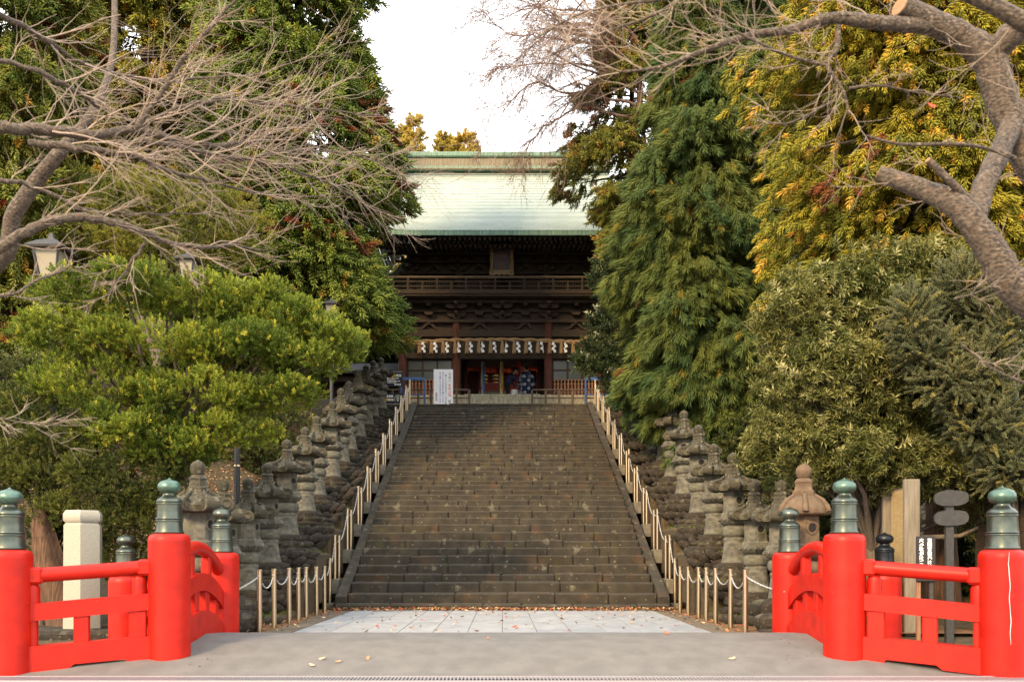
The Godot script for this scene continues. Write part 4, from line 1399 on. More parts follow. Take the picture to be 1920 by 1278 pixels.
func make_gate() -> void:
	var rng := rng_of(81)
	var t := thing("temple_gate", "two-storey dark timber shrine gate with pale green copper roof", "gate")
	var m := Mb.new()
	m.box(Vector3(-5.6, 6.9, -48.2), Vector3(5.6, 8.5, -41.2), Transform3D(), 0.04)
	put("stone_platform", m.mesh(M.oldgranite), t)
	# columns, front and back
	for z in [GZ, GZ - 2.5, GZ - 5.0]:
		for x in COLS:
			if z == GZ - 2.5 and absf(x) < 3.0:
				pass
			m = Mb.new()
			m.lathe([Vector2(0.3, 8.45), Vector2(0.3, 8.56), Vector2(0.24, 8.62)], 16, Transform3D(Basis(), Vector3(x, 0, z)))
			var cb := put("column_base", m.mesh(M.oldgranite), t)
			m = Mb.new()
			m.lathe([Vector2(0.195, 8.6), Vector2(0.2, 9.0), Vector2(0.195, 11.9), Vector2(0.17, 12.05)], 18, Transform3D(Basis(), Vector3(x, 0, z)), false, 0.0, 0.2)
			put("column", m.mesh(M.wood_red if z == GZ else M.wood_up), t)
	# tie beams between the columns, front and back
	for z in [GZ, GZ - 5.0]:
		if z == GZ:
			beam(t, "lintel", Vector3(-4.9, 10.3, z - 0.12), Vector3(4.9, 10.55, z + 0.12), M.wood)
		beam(t, "tie_beam", Vector3(-5.25, 11.3, z - 0.13), Vector3(5.25, 11.62, z + 0.15), M.wood)
		beam(t, "wall_plate", Vector3(-5.3, 11.94, z - 0.2), Vector3(5.3, 12.08, z + 0.22), M.wood)
		if z == GZ:
			beam(t, "wall_board", Vector3(-4.6, 10.55, z - 0.05), Vector3(4.6, 11.95, z - 0.02), M.wood, 0.0)
		else:
			for s in [-1.0, 1.0]:
				beam(t, "wall_board", Vector3(minf(s * 2.2, s * 4.6), 8.6, z - 0.05), Vector3(maxf(s * 2.2, s * 4.6), 11.95, z - 0.02), M.wood, 0.0)
	for x in [-1.0, 1.0]:
		beam(t, "side_wall", Vector3(x * 4.62 - 0.05, 8.6, GZ - 5.0), Vector3(x * 4.62 + 0.05, 12.0, GZ - 0.1), M.wood, 0.0)
		beam(t, "passage_wall", Vector3(x * 2.13 - 0.06, 8.6, GZ - 5.0), Vector3(x * 2.13 + 0.06, 11.0, GZ - 0.15), M.wood_up, 0.0)
		# carved ends of the tie beam and jambs in the doorway
		m = Mb.new()
		m.lathe([Vector2(0, -0.13), Vector2(0.2, -0.13), Vector2(0.23, 0), Vector2(0.2, 0.13), Vector2(0, 0.13)], 14, Transform3D(Basis(Vector3(1, 0, 0), PI / 2), Vector3(x * 5.22, 11.5, GZ)))
		put("beam_end", m.mesh(M.wood_red), t)
		beam(t, "door_jamb", Vector3(minf(x * 1.9, x * 1.72), 8.6, GZ - 2.6), Vector3(maxf(x * 1.9, x * 1.72), 10.8, GZ - 2.4), M.wood_red)
		beam(t, "door_leaf", Vector3(minf(x * 1.72, x * 1.22), 8.6, GZ - 4.2), Vector3(maxf(x * 1.72, x * 1.22), 10.6, GZ - 4.1), M.wood_red)
	beam(t, "door_head", Vector3(-2.1, 10.8, GZ - 2.65), Vector3(2.1, 11.0, GZ - 2.35), M.wood)
	beam(t, "passage_ceiling", Vector3(-2.1, 11.0, GZ - 5.0), Vector3(2.1, 11.1, GZ - 0.1), M.wood_red, 0.0)
	# side bays: panes behind a lattice, and a picket of turned balusters below
	for x in [-1.0, 1.0]:
		var x0: float = minf(x * 2.34, x * 4.4)
		var x1: float = maxf(x * 2.34, x * 4.4)
		var w := beam(t, "bay_window", Vector3(x0, 9.34, GZ - 0.16), Vector3(x1, 10.3, GZ - 0.12), M.wood, 0.0)
		for i in 3:
			for j in 2:
				var a := x0 + (x1 - x0) * i / 3.0
				beam(w, "pane", Vector3(a + 0.04, 9.38 + 0.46 * j, GZ - 0.12), Vector3(a + (x1 - x0) / 3.0 - 0.04, 9.78 + 0.46 * j, GZ - 0.1), M.glass, 0.0)
		for i in 4:
			var a := x0 + (x1 - x0) * i / 3.0
			beam(w, "mullion", Vector3(a - 0.035, 9.34, GZ - 0.14), Vector3(a + 0.035, 10.3, GZ - 0.04), M.wood)
		for y in [9.32, 9.8, 10.26]:
			beam(w, "rail", Vector3(x0, y - 0.03, GZ - 0.13), Vector3(x1, y + 0.03, GZ - 0.05), M.wood)
		beam(t, "bay_back", Vector3(x0, 8.55, GZ - 0.6), Vector3(x1, 9.33, GZ - 0.56), M.darkred, 0.0)
		for rail in [8.72, 9.12, 9.3]:
			beam(t, "picket_rail", Vector3(x0, rail, GZ - 0.04), Vector3(x1, rail + 0.06, GZ + 0.03), M.wood_grey)
		for i in 13:
			m = Mb.new()
			var a := x0 + (x1 - x0) * (i + 0.5) / 13.0
			m.lathe([Vector2(0.045, 8.56), Vector2(0.045, 9.0), Vector2(0.035, 9.04), Vector2(0.055, 9.1), Vector2(0.04, 9.2), Vector2(0.03, 9.22), Vector2(0.05, 9.26), Vector2(0.0, 9.36)], 8, Transform3D(Basis(), Vector3(a, 0, GZ + 0.06)))
			put("picket", m.mesh(M.wood_pale), t)
	# lower brackets that carry the balcony
	var b1 := bracket(0.92, 2)
	for x in [-4.62, -2.13, 0.0, 2.13, 4.62]:
		put("bracket", b1, t, Transform3D(Basis(), Vector3(x, 12.08, GZ + 0.05)))
	for x in [-3.4, -1.06, 1.06, 3.4]:
		put("carved_strut", frog_leg(), t, Transform3D(Basis(), Vector3(x, 11.62, GZ + 0.05)))
		m = Mb.new()
		boat(m, 0.4, 0.14, 0.2, Vector3(x, 12.36, GZ + 0.14))
		m.cbox(Vector3(x, 12.72, GZ + 0.42), Vector3(0.22, 0.12, 0.2), Transform3D(), 0.02)
		tag(put("small_blocks", m.mesh(M.wood), t), "", "", "", "stuff")
	beam(t, "bracket_board", Vector3(-4.6, 12.08, GZ - 0.1), Vector3(4.6, 13.0, GZ - 0.04), M.wood, 0.0)
	beam(t, "purlin", Vector3(-5.3, 12.44, GZ + 0.02), Vector3(5.3, 12.56, GZ + 0.14), M.wood)
	beam(t, "purlin", Vector3(-5.5, 12.78, GZ + 0.36), Vector3(5.5, 12.92, GZ + 0.5), M.wood)
	# balcony
	beam(t, "balcony_floor", Vector3(-5.8, 12.95, GZ - 5.6), Vector3(5.8, 13.04, GZ + 0.95), M.wood)
	beam(t, "balcony_edge", Vector3(-5.9, 13.04, GZ + 0.78), Vector3(5.9, 13.24, GZ + 1.0), M.wood)
	for y in [13.36, 13.58]:
		beam(t, "balcony_rail", Vector3(-5.75, y, GZ + 0.84), Vector3(5.75, y + 0.08, GZ + 0.92), M.wood)
	m = Mb.new()
	m.tube([Vector3(-6.1, 13.92, GZ + 0.88), Vector3(-5.7, 13.83, GZ + 0.88), Vector3(-5.2, 13.82, GZ + 0.88), Vector3(5.2, 13.82, GZ + 0.88), Vector3(5.7, 13.83, GZ + 0.88), Vector3(6.1, 13.92, GZ + 0.88)], [0.055, 0.055, 0.055, 0.055, 0.055, 0.055], 8)
	put("balcony_handrail", m.mesh(M.wood_grey), t)
	for i in 18:
		var x := -5.6 + 11.2 * i / 17.0
		beam(t, "balcony_post", Vector3(x - 0.05, 13.2, GZ + 0.83), Vector3(x + 0.05, 13.78 if i % 2 == 0 else 13.6, GZ + 0.93), M.wood)
	# upper storey
	var uz := GZ - 0.35
	beam(t, "upper_wall", Vector3(-4.35, 13.0, uz - 4.3), Vector3(4.35, 15.5, uz - 0.1), M.wood, 0.0)
	for i in 4:
		var x: float = [-4.3, -2.05, 2.05, 4.3][i]
		m = Mb.new()
		m.lathe([Vector2(0.18, 13.0), Vector2(0.18, 14.3)], 14, Transform3D(Basis(), Vector3(x, 0, uz)))
		put("upper_column", m.mesh(M.wood_up), t)
	beam(t, "upper_tie_beam", Vector3(-4.75, 14.06, uz - 0.1), Vector3(4.75, 14.26, uz + 0.1), M.wood)
	beam(t, "upper_plate", Vector3(-4.8, 14.3, uz - 0.16), Vector3(4.8, 14.4, uz + 0.18), M.wood)
	beam(t, "sill_beam", Vector3(-4.6, 13.3, uz - 0.08), Vector3(4.6, 13.46, uz + 0.1), M.wood)
	for x in [-1.0, 1.0]:
		var w := beam(t, "slatted_window", Vector3(minf(x * 2.3, x * 4.05), 13.46, uz - 0.09), Vector3(maxf(x * 2.3, x * 4.05), 14.04, uz - 0.06), M.hole, 0.0)
		for i in 15:
			var a: float = x * (2.36 + 0.117 * i)
			beam(w, "slat", Vector3(a - 0.028, 13.46, uz - 0.05), Vector3(a + 0.028, 14.05, uz + 0.0), M.wood_grey, 0.0)
	for x in [-3.2, -1.1, 1.1, 3.2]:
		put("carved_strut", frog_leg(), t, Transform3D(Basis(), Vector3(x, 14.4, uz + 0.0)))
	var b2 := bracket(0.82, 3)
	for x in [-4.3, -2.05, 2.05, 4.3]:
		put("bracket", b2, t, Transform3D(Basis(), Vector3(x, 14.36, uz + 0.05)))
	for x in [-3.2, -1.1, 1.1, 3.2]:
		m = Mb.new()
		boat(m, 0.5, 0.15, 0.2, Vector3(x, 14.93, uz + 0.36))
		m.cbox(Vector3(x, 15.1, uz + 0.62), Vector3(0.22, 0.12, 0.2), Transform3D(), 0.02)
		tag(put("small_blocks", m.mesh(M.wood), t), "", "", "", "stuff")
	beam(t, "purlin", Vector3(-5.0, 14.78, uz + 0.24), Vector3(5.0, 14.88, uz + 0.36), M.wood)
	beam(t, "purlin", Vector3(-5.3, 15.06, uz + 0.5), Vector3(5.3, 15.18, uz + 0.62), M.wood)
	beam(t, "purlin", Vector3(-5.6, 15.3, uz + 0.78), Vector3(5.6, 15.42, uz + 0.92), M.wood)
	# two rows of rafters under the eaves
	for row in 2:
		for i in 60:
			m = Mb.new()
			var x := -6.5 + 13.0 * i / 59.0
			var lift := 0.5 * pow(clampf((absf(x) - 3.6) / 3.4, 0.0, 1.0), 2.2)
			var z1 := -40.35 if row == 0 else -39.75
			var y1 := 14.98 if row == 0 else 15.1
			var z0 := -42.4 if row == 0 else -40.9
			var y0 := y1 + (z1 - z0) * 0.2
			m.box(Vector3(-0.05, -0.055, 0), Vector3(0.05, 0.055, Vector2(z1 - z0, y1 - y0).length()), Transform3D(Basis(Vector3(1, 0, 0), atan2(y0 - y1, z1 - z0)), Vector3(x, y0 + lift, z0)))
			put("rafter", m.mesh(M.wood), t)
	for e in [[-42.3, -40.3, 15.46, 15.06, M.wood], [-41.0, -39.7, 15.42, 15.17, M.wood]]:
		var g := []
		for z in [e[0], e[1]]:
			var row := []
			for i in 41:
				var x := -6.8 + 13.6 * i / 40.0
				row.append(Vector3(x, (e[2] if z == e[0] else e[3]) + 0.5 * pow(clampf((absf(x) - 3.6) / 3.4, 0.0, 1.0), 2.2), z))
			g.append(row)
		m = Mb.new()
		m.sheet(g, Vector3.DOWN)
		put("soffit", m.mesh(e[4]), t)
	# roof: courses of copper sheet on four slopes
	m = Mb.new()
	var nc := 42
	for back in [1.0, -1.0]:
		for k in nc:
			var d0 := 4.95 * k / nc
			var d1 := 4.95 * (k + 1) / nc
			var half0 := 6.9 - minf(d0, 2.1)
			var half1 := 6.9 - minf(d1, 2.1)
			if d0 > 2.1:
				half0 = 5.15
				half1 = 5.15
			var r0 := []
			var r1 := []
			var rb := []
			for i in 29:
				var f := i / 14.0 - 1.0
				var p0 := Vector3(f * half0, roof_y(d0, f * half0) + 0.028, -39.55 - d0)
				var p1 := Vector3(f * half1, roof_y(d1, f * half1) + 0.004, -39.55 - d1)
				var pb := p0 - Vector3(0, 0.028, 0)
				if back < 0.0:
					p0.z = -89.0 - p0.z
					p1.z = -89.0 - p1.z
					pb.z = -89.0 - pb.z
				r0.append(p0)
				r1.append(p1)
				rb.append(pb)
			m.tint = Color(1, 1, 1) * rng.randf_range(0.95, 1.04)
			m.sheet([r0, r1], Vector3(0, 1, 0.5 * back))
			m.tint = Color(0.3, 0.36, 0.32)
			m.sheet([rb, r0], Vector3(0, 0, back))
	for s in [-1.0, 1.0]:
		for k in 16:
			var d0 := 2.1 * k / 16.0
			var d1 := 2.1 * (k + 1) / 16.0
			var r0 := []
			var r1 := []
			for i in 13:
				var f := i / 6.0 - 1.0
				var q0 := 4.95 - d0
				var q1 := 4.95 - d1
				r0.append(Vector3(s * (6.9 - d0), roof_y(d0, 6.9 * absf(f)) + 0.02, -44.5 + f * q0))
				r1.append(Vector3(s * (6.9 - d1), roof_y(d1, 6.9 * absf(f)), -44.5 + f * q1))
			m.tint = Color.WHITE
			m.sheet([r0, r1], Vector3(s, 1, 0))
		var gable := PackedVector2Array()
		for k in 9:
			gable.append(Vector2(-44.5 + 2.85 - 2.85 * k / 8.0, roof_y(2.1 + 2.85 * k / 8.0, 0)))
		for k in range(7, -1, -1):
			gable.append(Vector2(-44.5 - 2.85 + 2.85 * k / 8.0, roof_y(2.1 + 2.85 * k / 8.0, 0)))
		var gm := Mb.new()
		gm.prism(gable, 4.55, 4.7, Transform3D(Basis(Vector3(0, 0, 1), Vector3.UP, Vector3(s, 0, 0)), Vector3.ZERO))
		put("gable", gm.mesh(M.wood), t)
	var roof := put("roof", m.mesh(M.copper), t)
	for back in [1.0, -1.0]:
		m = Mb.new()
		for i in 120:
			var x0 := -6.9 + 13.8 * i / 120.0
			var x1 := -6.9 + 13.8 * (i + 1) / 120.0
			var pts := PackedVector3Array()
			for q in [[x0, -0.19], [x1, -0.19], [x1, 0.03], [x0, 0.03]]:
				pts.append(Vector3(q[0], roof_y(0, q[0]) + q[1], (-39.55 if back > 0 else -49.45) + (0.015 if i % 2 else 0.0) * back))
			m.tint = Color(1, 1, 1) * rng.randf_range(0.75, 1.1)
			m.poly(pts, Vector3(0, 0, back))
		put("eave_edge", m.mesh(M.verdigris), roof)
	for e in [["ridge_base", 20.0, 20.16, 0.42, M.verdigris], ["ridge_wall", 20.16, 20.62, 0.26, M.ridge], ["ridge_cap", 20.62, 20.88, 0.36, M.verdigris]]:
		beam(roof, e[0], Vector3(-5.3, e[1], -44.5 - e[3]), Vector3(5.3, e[2], -44.5 + e[3]), e[4], 0.05)
	beam(roof, "ridge_roll", Vector3(-5.3, 19.9, -44.0), Vector3(5.3, 20.0, -43.9), M.ridge, 0.03)

	# the name board under the upper eaves
	var pz := GZ + 0.85
	var n := thing("name_board", "framed vertical name board with carved gilt edge under the upper eaves", "plaque", Vector3(-0.03, 13.9, pz))
	n.rotation.x = 0.1
	m = Mb.new()
	m.box(Vector3(-0.38, 0.2, -0.04), Vector3(0.38, 1.62, 0.0))
	var im := Image.create(64, 128, false, Image.FORMAT_RGB8)
	im.fill(Color(0.1, 0.095, 0.1))
	var chs := ["東", "照", "宮"]
	for k in 3:
		ink(im, chs[k], 16, 8 + 40 * k, 32, 32, Color(0.32, 0.12, 0.09), 4)
	put("panel", m.mesh(M.black), n)
	var qm := QuadMesh.new()
	qm.size = Vector2(0.72, 1.38)
	qm.material = print_on(im)
	put("lettering", qm, n, Transform3D(Basis(), Vector3(0, 0.91, 0.004)))
	for s in [-1.0, 1.0]:
		m = Mb.new()
		for k in 16:
			m.rock(rng, Vector3(0.1, 0.07, 0.06), Vector3(s * 0.45, 0.16 + 0.096 * k, 0.03), 4, 7, 0.2)
		m.cbox(Vector3(s * 0.45, 0.88, 0.0), Vector3(0.16, 1.6, 0.06), Transform3D(), 0.02)
		put("side_frame", m.mesh(M.plaque), n)
	m = Mb.new()
	m.cbox(Vector3(0, 1.68, 0), Vector3(1.06, 0.14, 0.1), Transform3D(), 0.03)
	put("top_frame", m.mesh(M.plaque), n)
	m = Mb.new()
	var sk := PackedVector2Array([Vector2(-0.55, 0.24), Vector2(-0.56, 0.0)])
	for k in 17:
		sk.append(Vector2(-0.5 + k / 16.0, 0.03 + 0.03 * cos(k * PI / 2.0)))
	sk.append(Vector2(0.56, 0.0))
	sk.append(Vector2(0.55, 0.24))
	m.prism(sk, -0.04, 0.06)
	for s in [-1.0, 1.0]:
		m.lathe([Vector2(0, -0.05), Vector2(0.07, -0.05), Vector2(0.07, 0.05), Vector2(0, 0.05)], 10, Transform3D(Basis(Vector3(1, 0, 0), PI / 2), Vector3(s * 0.47, -0.06, 0.02)))
	put("bottom_frame", m.mesh(M.plaque), n)

	# the sacred rope with its straw tassels and paper streamers
	var rz := GZ + 0.42
	var r := thing("sacred_rope", "twisted straw rope with tassels and white zigzag paper across the gate", "rope", Vector3(0, 0, rz))
	var path := []
	for p in [[743, 632], [748, 629], [753, 637], [758, 640.5], [766, 641], [790, 640], [850, 637.5], [900, 637], [942, 636.5], [1000, 637.5], [1060, 640], [1085, 640], [1098, 634], [1110, 625]]:
		path.append(Vector3((p[0] - 942) * 0.02446, 1.18 + (1042 - p[1]) * 0.02446, 0))
	var rr := []
	for k in path.size():
		rr.append(0.08)
	var sp := smooth(path, rr, 9)
	m = Mb.new()
	for strand in 2:
		var st := []
		var sr := []
		for k in sp[0].size():
			var a: float = k * 0.75 + PI * strand
			st.append(sp[0][k] + Vector3(0, cos(a), sin(a)) * 0.045)
			sr.append(0.05)
		m.tube(st, sr, 7)
	put("rope", m.mesh(M.straw), r)
	m = Mb.new()
	for k in 16:
		var a := rng.randf() * TAU
		m.tube([Vector3(-4.83, 11.2, 0), Vector3(-4.85 + cos(a) * 0.1, 10.95, sin(a) * 0.08), Vector3(-4.83 + cos(a) * 0.16, 10.55 + rng.randf() * 0.2, sin(a) * 0.14)], [0.02, 0.016, 0.006], 4)
	put("rope_end", m.mesh(M.straw), r)
	for k in 14:
		var x := lerpf(-3.8, 3.25, k / 13.0)
		m = Mb.new()
		m.lathe([Vector2(0.02, 0.02), Vector2(0.06, -0.04), Vector2(0.05, -0.1), Vector2(0.07, -0.34), Vector2(0.085, -0.52), Vector2(0.0, -0.5)], 12, Transform3D(), false, 0.0, 0.2)
		for q in 18:
			var a := TAU * q / 18
			m.tube([Vector3(cos(a) * 0.06, -0.1, sin(a) * 0.06), Vector3(cos(a) * 0.09, -0.5 - rng.randf() * 0.06, sin(a) * 0.09)], [0.012, 0.009], 4)
		put("tassel", m.mesh(M.straw), r, Transform3D(Basis(), Vector3(x, 11.0, 0.03)))
	var zig := Mb.new()
	for q in 4:
		var sx := 0.035 if q % 2 else -0.035
		var xf := Transform3D(Basis(Vector3.UP, 0.45 if q % 2 else -0.45) * Basis(Vector3(0, 0, 1), 0.3 if q % 2 else -0.3), Vector3(sx, -0.09 - 0.12 * q, 0.02 * q))
		zig.cbox(Vector3.ZERO, Vector3(0.125, 0.135, 0.004), xf)
	var zm := zig.mesh(M.paper)
	for k in 13:
		var x := lerpf(-3.62, 2.9, k / 12.0)
		put("paper_streamer", zm, r, Transform3D(Basis(Vector3.UP, rng.randf_range(-0.8, 0.8)), Vector3(x, 11.0, 0.06)))

	# granite steps up to the doorway
	var g := thing("granite_steps", "pale granite steps in front of the gate doorway", "steps")
	for k in 5:
		for j in 3:
			m = Mb.new()
			var x0 := -1.72 + 1.14 * j + (0.2 if k % 2 and j else 0.0)
			var x1 := -1.72 + 1.14 * (j + 1) + (0.2 if k % 2 and j < 2 else 0.0)
			m.box(Vector3(x0 + 0.004, 7.3 + 0.24 * k, -41.25), Vector3(x1 - 0.004, 7.54 + 0.24 * k, -39.8 - 0.3 * k + rng.randf_range(-0.01, 0.01)), Transform3D(), 0.015)
			put("step_block", m.mesh(M.oldgranite), g)

func make_beyond_gate() -> void:
	# the worship hall behind the gate, seen through the doorway
	var t := thing("worship_hall", "dark red hall with orange lacquer panels seen through the gate", "hall", Vector3(0, 0, -52))
	beam(t, "podium", Vector3(-7, 8.0, -5), Vector3(7, 10.3, 1.6), M.oldgranite)
	beam(t, "floor", Vector3(-7, 10.3, -5), Vector3(7, 10.45, 1.4), M.hall)
	beam(t, "wall", Vector3(-7, 10.4, -1.2), Vector3(7, 13.6, -1.0), M.darkred, 0.0)
	for k in 6:
		beam(t, "pillar", Vector3(-5.6 + 2.2 * k, 10.4, -0.2), Vector3(-5.35 + 2.2 * k, 13.2, 0.05), M.hall)
	beam(t, "header", Vector3(-6.5, 12.02, -0.3), Vector3(6.5, 12.5, 0.1), M.hall)
	for k in 13:
		beam(t, "lacquer_panel", Vector3(-3.0 + 0.46 * k, 11.72, -0.25), Vector3(-2.58 + 0.46 * k, 12.0, -0.2), M.lacquer)
	for k in 3:
		beam(t, "dark_fitting", Vector3(-1.1 + 0.92 * k, 11.72, -0.1), Vector3(-0.95 + 0.92 * k, 12.0, 0.0), M.black)
	beam(t, "railing", Vector3(-3.4, 11.3, 0.6), Vector3(3.4, 11.35, 0.7), M.wood_grey)
	beam(t, "offering_box", Vector3(-1.2, 10.45, 0.4), Vector3(1.2, 10.9, 1.1), M.darkred)
	beam(t, "roof", Vector3(-8, 13.6, -6), Vector3(8, 14.4, 1.4), M.tile)
	for k in 2:
		var p := thing("gilt_ornament", ["tall gilt flower ornament left of the yellow bell rope", "tall gilt flower ornament right of the yellow bell rope"][k], "ornament", Vector3(-1.0 + 0.62 * k, 10.45, -51.2))
		var m := Mb.new()
		for q in 5:
			m.lathe([Vector2(0, 0.2 * q), Vector2(0.2, 0.2 * q + 0.05), Vector2(0.16, 0.2 * q + 0.14), Vector2(0, 0.2 * q + 0.19)], 10)
		m.lathe([Vector2(0.1, 0), Vector2(0.1, 0.1)], 8)
		put("ornament", m.mesh(M.gold), p)
	# three cloth-wrapped bell ropes
	for k in 3:
		var col: Color = [lin(0.14, 0.34, 0.75), lin(0.85, 0.6, 0.12), lin(0.78, 0.07, 0.12)][k]
		var top: Vector3 = [Vector3(-0.96, 10.74, -44.6), Vector3(-0.04, 10.74, -44.6), Vector3(0.83, 10.74, -44.6)][k]
		var bot: Vector3 = [Vector3(-0.95, 8.6, -44.4), Vector3(-0.04, 8.6, -44.4), Vector3(0.62, 9.25, -44.3)][k]
		var o := thing("bell_rope", ["blue and white cloth bell rope hanging in the doorway", "yellow and white cloth bell rope hanging in the doorway", "red cloth bell rope slanting across the doorway"][k], "bell rope")
		for side in 2:
			var m := Mb.new()
			var pts := []
			var rad := []
			for q in 9:
				var f := q / 8.0
				pts.append(top.lerp(bot, f) + Vector3((-0.035 if side else 0.03), 0, -0.01 if side else 0.015))
				rad.append(0.045 + 0.03 * sin(PI * minf(f * 1.4, 1.0)))
			m.tube(pts, rad, 8)
			if side == 0:
				m.rock(rng_of(k), Vector3(0.1, 0.07, 0.1), top.lerp(bot, 0.62 if k < 2 else 0.95), 5, 8, 0.05)
			put("cloth", m.mesh(paint(col if side == 0 else (col if k == 2 else lin(0.8, 0.76, 0.6)), 0.7)), o)
	var pail := thing("white_pail", "white paper wrapped pail at the feet of the bending man", "pail", Vector3(0.58, 8.5, -43.4))
	var m := Mb.new()
	m.lathe([Vector2(0.0, 0), Vector2(0.15, 0), Vector2(0.18, 0.62), Vector2(0.16, 0.62), Vector2(0.14, 0.1), Vector2(0, 0.1)], 14)
	put("pail", m.mesh(M.white), pail)
	m = Mb.new()
	m.box(Vector3(0.28, 0, -0.2), Vector3(1.1, 0.4, 0.25), Transform3D(), 0.02)
	solo("white_table", m.mesh(M.white), "low white cloth covered stand between the man and the priest", "stand", Transform3D(Basis(), Vector3(0.45, 8.5, -43.7)))
	var st := thing("metal_stand", "low metal stand around the foot of the blue bell rope", "stand", Vector3(-0.95, 8.5, -43.6))
	for x in [-0.28, -0.1, 0.1, 0.28]:
		beam(st, "bar", Vector3(x - 0.015, 0, -0.015), Vector3(x + 0.015, 0.34, 0.015), M.steel)
	beam(st, "top_bar", Vector3(-0.3, 0.34, -0.02), Vector3(0.3, 0.38, 0.02), M.steel)

func make_people() -> void:
	var navy := lin(0.03, 0.04, 0.1)
	var skin := lin(0.55, 0.34, 0.24).srgb_to_linear()
	var dark := Color(0.008, 0.009, 0.014)
	var jack := Color(0.022, 0.032, 0.085)
	var sk := Color(0.55, 0.34, 0.24)
	# the man bows to the right and brings one hand to his face
	var t := thing("person", "person in navy jacket and black cap bowing with one hand at the face", "person", Vector3(0.22, 8.5, -43.5))
	var m := Mb.new()
	var hip := Vector3(0.0, 0.88, 0)
	var chest := Vector3(0.14, 1.22, 0)
	var neck := Vector3(0.25, 1.4, 0)
	var hd := Vector3(0.36, 1.47, 0)
	var b := []
	for s in [-1.0, 1.0]:
		b.append([hip + Vector3(0, -0.02, s * 0.09), 0.115, Vector3(0.05, 0.48, s * 0.1), 0.075, dark, 0.03])
		b.append([Vector3(0.05, 0.48, s * 0.1), 0.075, Vector3(-0.03, 0.09, s * 0.11), 0.055, dark, 0.02])
		b.append([Vector3(-0.05, 0.05, s * 0.11), 0.05, Vector3(0.15, 0.035, s * 0.12), 0.038, dark, 0.02])
	b.append([hip, 0.15, hip.lerp(chest, 0.5), 0.155, jack, 0.06])
	b.append([hip.lerp(chest, 0.5), 0.155, chest, 0.165, jack, 0.06])
	b.append([chest + Vector3(0, 0.05, -0.14), 0.08, chest + Vector3(0, 0.05, 0.14), 0.08, jack, 0.07])
	b.append([chest + Vector3(0.05, 0.08, 0), 0.09, neck, 0.062, jack, 0.04])
	b.append([neck, 0.055, hd, 0.05, sk, 0.02])
	# near arm raised to the face, far arm reaching down and forward
	b.append([chest + Vector3(0.0, 0.06, 0.17), 0.075, Vector3(0.42, 1.08, 0.2), 0.055, jack, 0.03])
	b.append([Vector3(0.42, 1.08, 0.2), 0.055, Vector3(0.5, 1.34, 0.1), 0.042, jack, 0.02])
	b.append([Vector3(0.5, 1.34, 0.1), 0.03, Vector3(0.505, 1.37, 0.09), 0.028, sk, 0.01])
	b.append([chest + Vector3(0.0, 0.06, -0.17), 0.075, Vector3(0.26, 1.0, -0.2), 0.055, jack, 0.03])
	b.append([Vector3(0.26, 1.0, -0.2), 0.055, Vector3(0.44, 0.84, -0.12), 0.042, jack, 0.02])
	b.append([Vector3(0.44, 0.84, -0.12), 0.03, Vector3(0.465, 0.82, -0.11), 0.028, sk, 0.01])
	body(m, b, 0.022)
	hand(m, Vector3(0.505, 1.37, 0.09), Vector3(-0.1, 0.95, -0.3), Vector3(-0.8, 0, -0.6), 1.0, 0.45, sk)
	hand(m, Vector3(0.465, 0.82, -0.11), Vector3(0.7, -0.7, 0.1), Vector3(-0.6, -0.6, 0.2), -1.0, 0.4, sk)
	head(m, hd + Vector3(0.02, 0.04, 0), Vector3(0.85, -0.5, 0), Vector3(0.4, 0.9, 0), sk, Color(0.012, 0.01, 0.01))
	put("body", m.mesh(M.cloth), t)
	m = Mb.new()
	var cap := Transform3D(Basis(Vector3(0, 0, 1), -0.5), hd + Vector3(0.06, 0.15, 0))
	m.lathe([Vector2(0.108, -0.03), Vector2(0.112, 0.02), Vector2(0.1, 0.07), Vector2(0.06, 0.105), Vector2(0, 0.115)], 16, cap, false, 0.0, 0.2)
	m.box(Vector3(0.08, -0.03, -0.07), Vector3(0.19, -0.012, 0.07), cap, 0.006)
	put("cap", m.mesh(M.black), t)
	# the priest stands with his back to the stairs
	t = thing("person", "person seen from behind in navy robe with white ring crests and black court cap", "person", Vector3(1.16, 8.5, -43.3))
	m = Mb.new()
	b = []
	for s in [-1.0, 1.0]:
		b.append([Vector3(s * 0.1, 0.86, 0), 0.12, Vector3(s * 0.1, 0.46, 0.01), 0.08, dark, 0.03])
		b.append([Vector3(s * 0.1, 0.46, 0.01), 0.08, Vector3(s * 0.1, 0.09, 0.03), 0.055, dark, 0.02])
		b.append([Vector3(s * 0.1, 0.05, 0.05), 0.05, Vector3(s * 0.12, 0.035, -0.14), 0.038, dark, 0.02])
		b.append([Vector3(s * 0.17, 1.38, 0), 0.08, Vector3(s * 0.27, 1.1, -0.05), 0.055, jack, 0.03])
		b.append([Vector3(s * 0.27, 1.1, -0.05), 0.055, Vector3(s * 0.2, 0.98, -0.28), 0.035, jack, 0.02])
	b.append([Vector3(0, 0.9, 0), 0.16, Vector3(0, 1.15, 0), 0.16, jack, 0.06])
	b.append([Vector3(0, 1.15, 0), 0.16, Vector3(0, 1.32, 0), 0.17, jack, 0.06])
	b.append([Vector3(-0.15, 1.39, 0), 0.075, Vector3(0.15, 1.39, 0), 0.075, jack, 0.06])
	b.append([Vector3(0, 1.4, 0), 0.065, Vector3(0, 1.53, -0.01), 0.055, sk, 0.03])
	body(m, b, 0.024)
	for s in [-1.0, 1.0]:
		hand(m, Vector3(s * 0.19, 0.97, -0.31), Vector3(-s * 0.5, -0.1, -0.8), Vector3(-s * 0.8, 0, 0.5), -s, 0.5, sk)
	head(m, Vector3(0, 1.56, -0.02), Vector3(0.05, -0.05, -1), Vector3.UP, sk, Color(0.012, 0.01, 0.01))
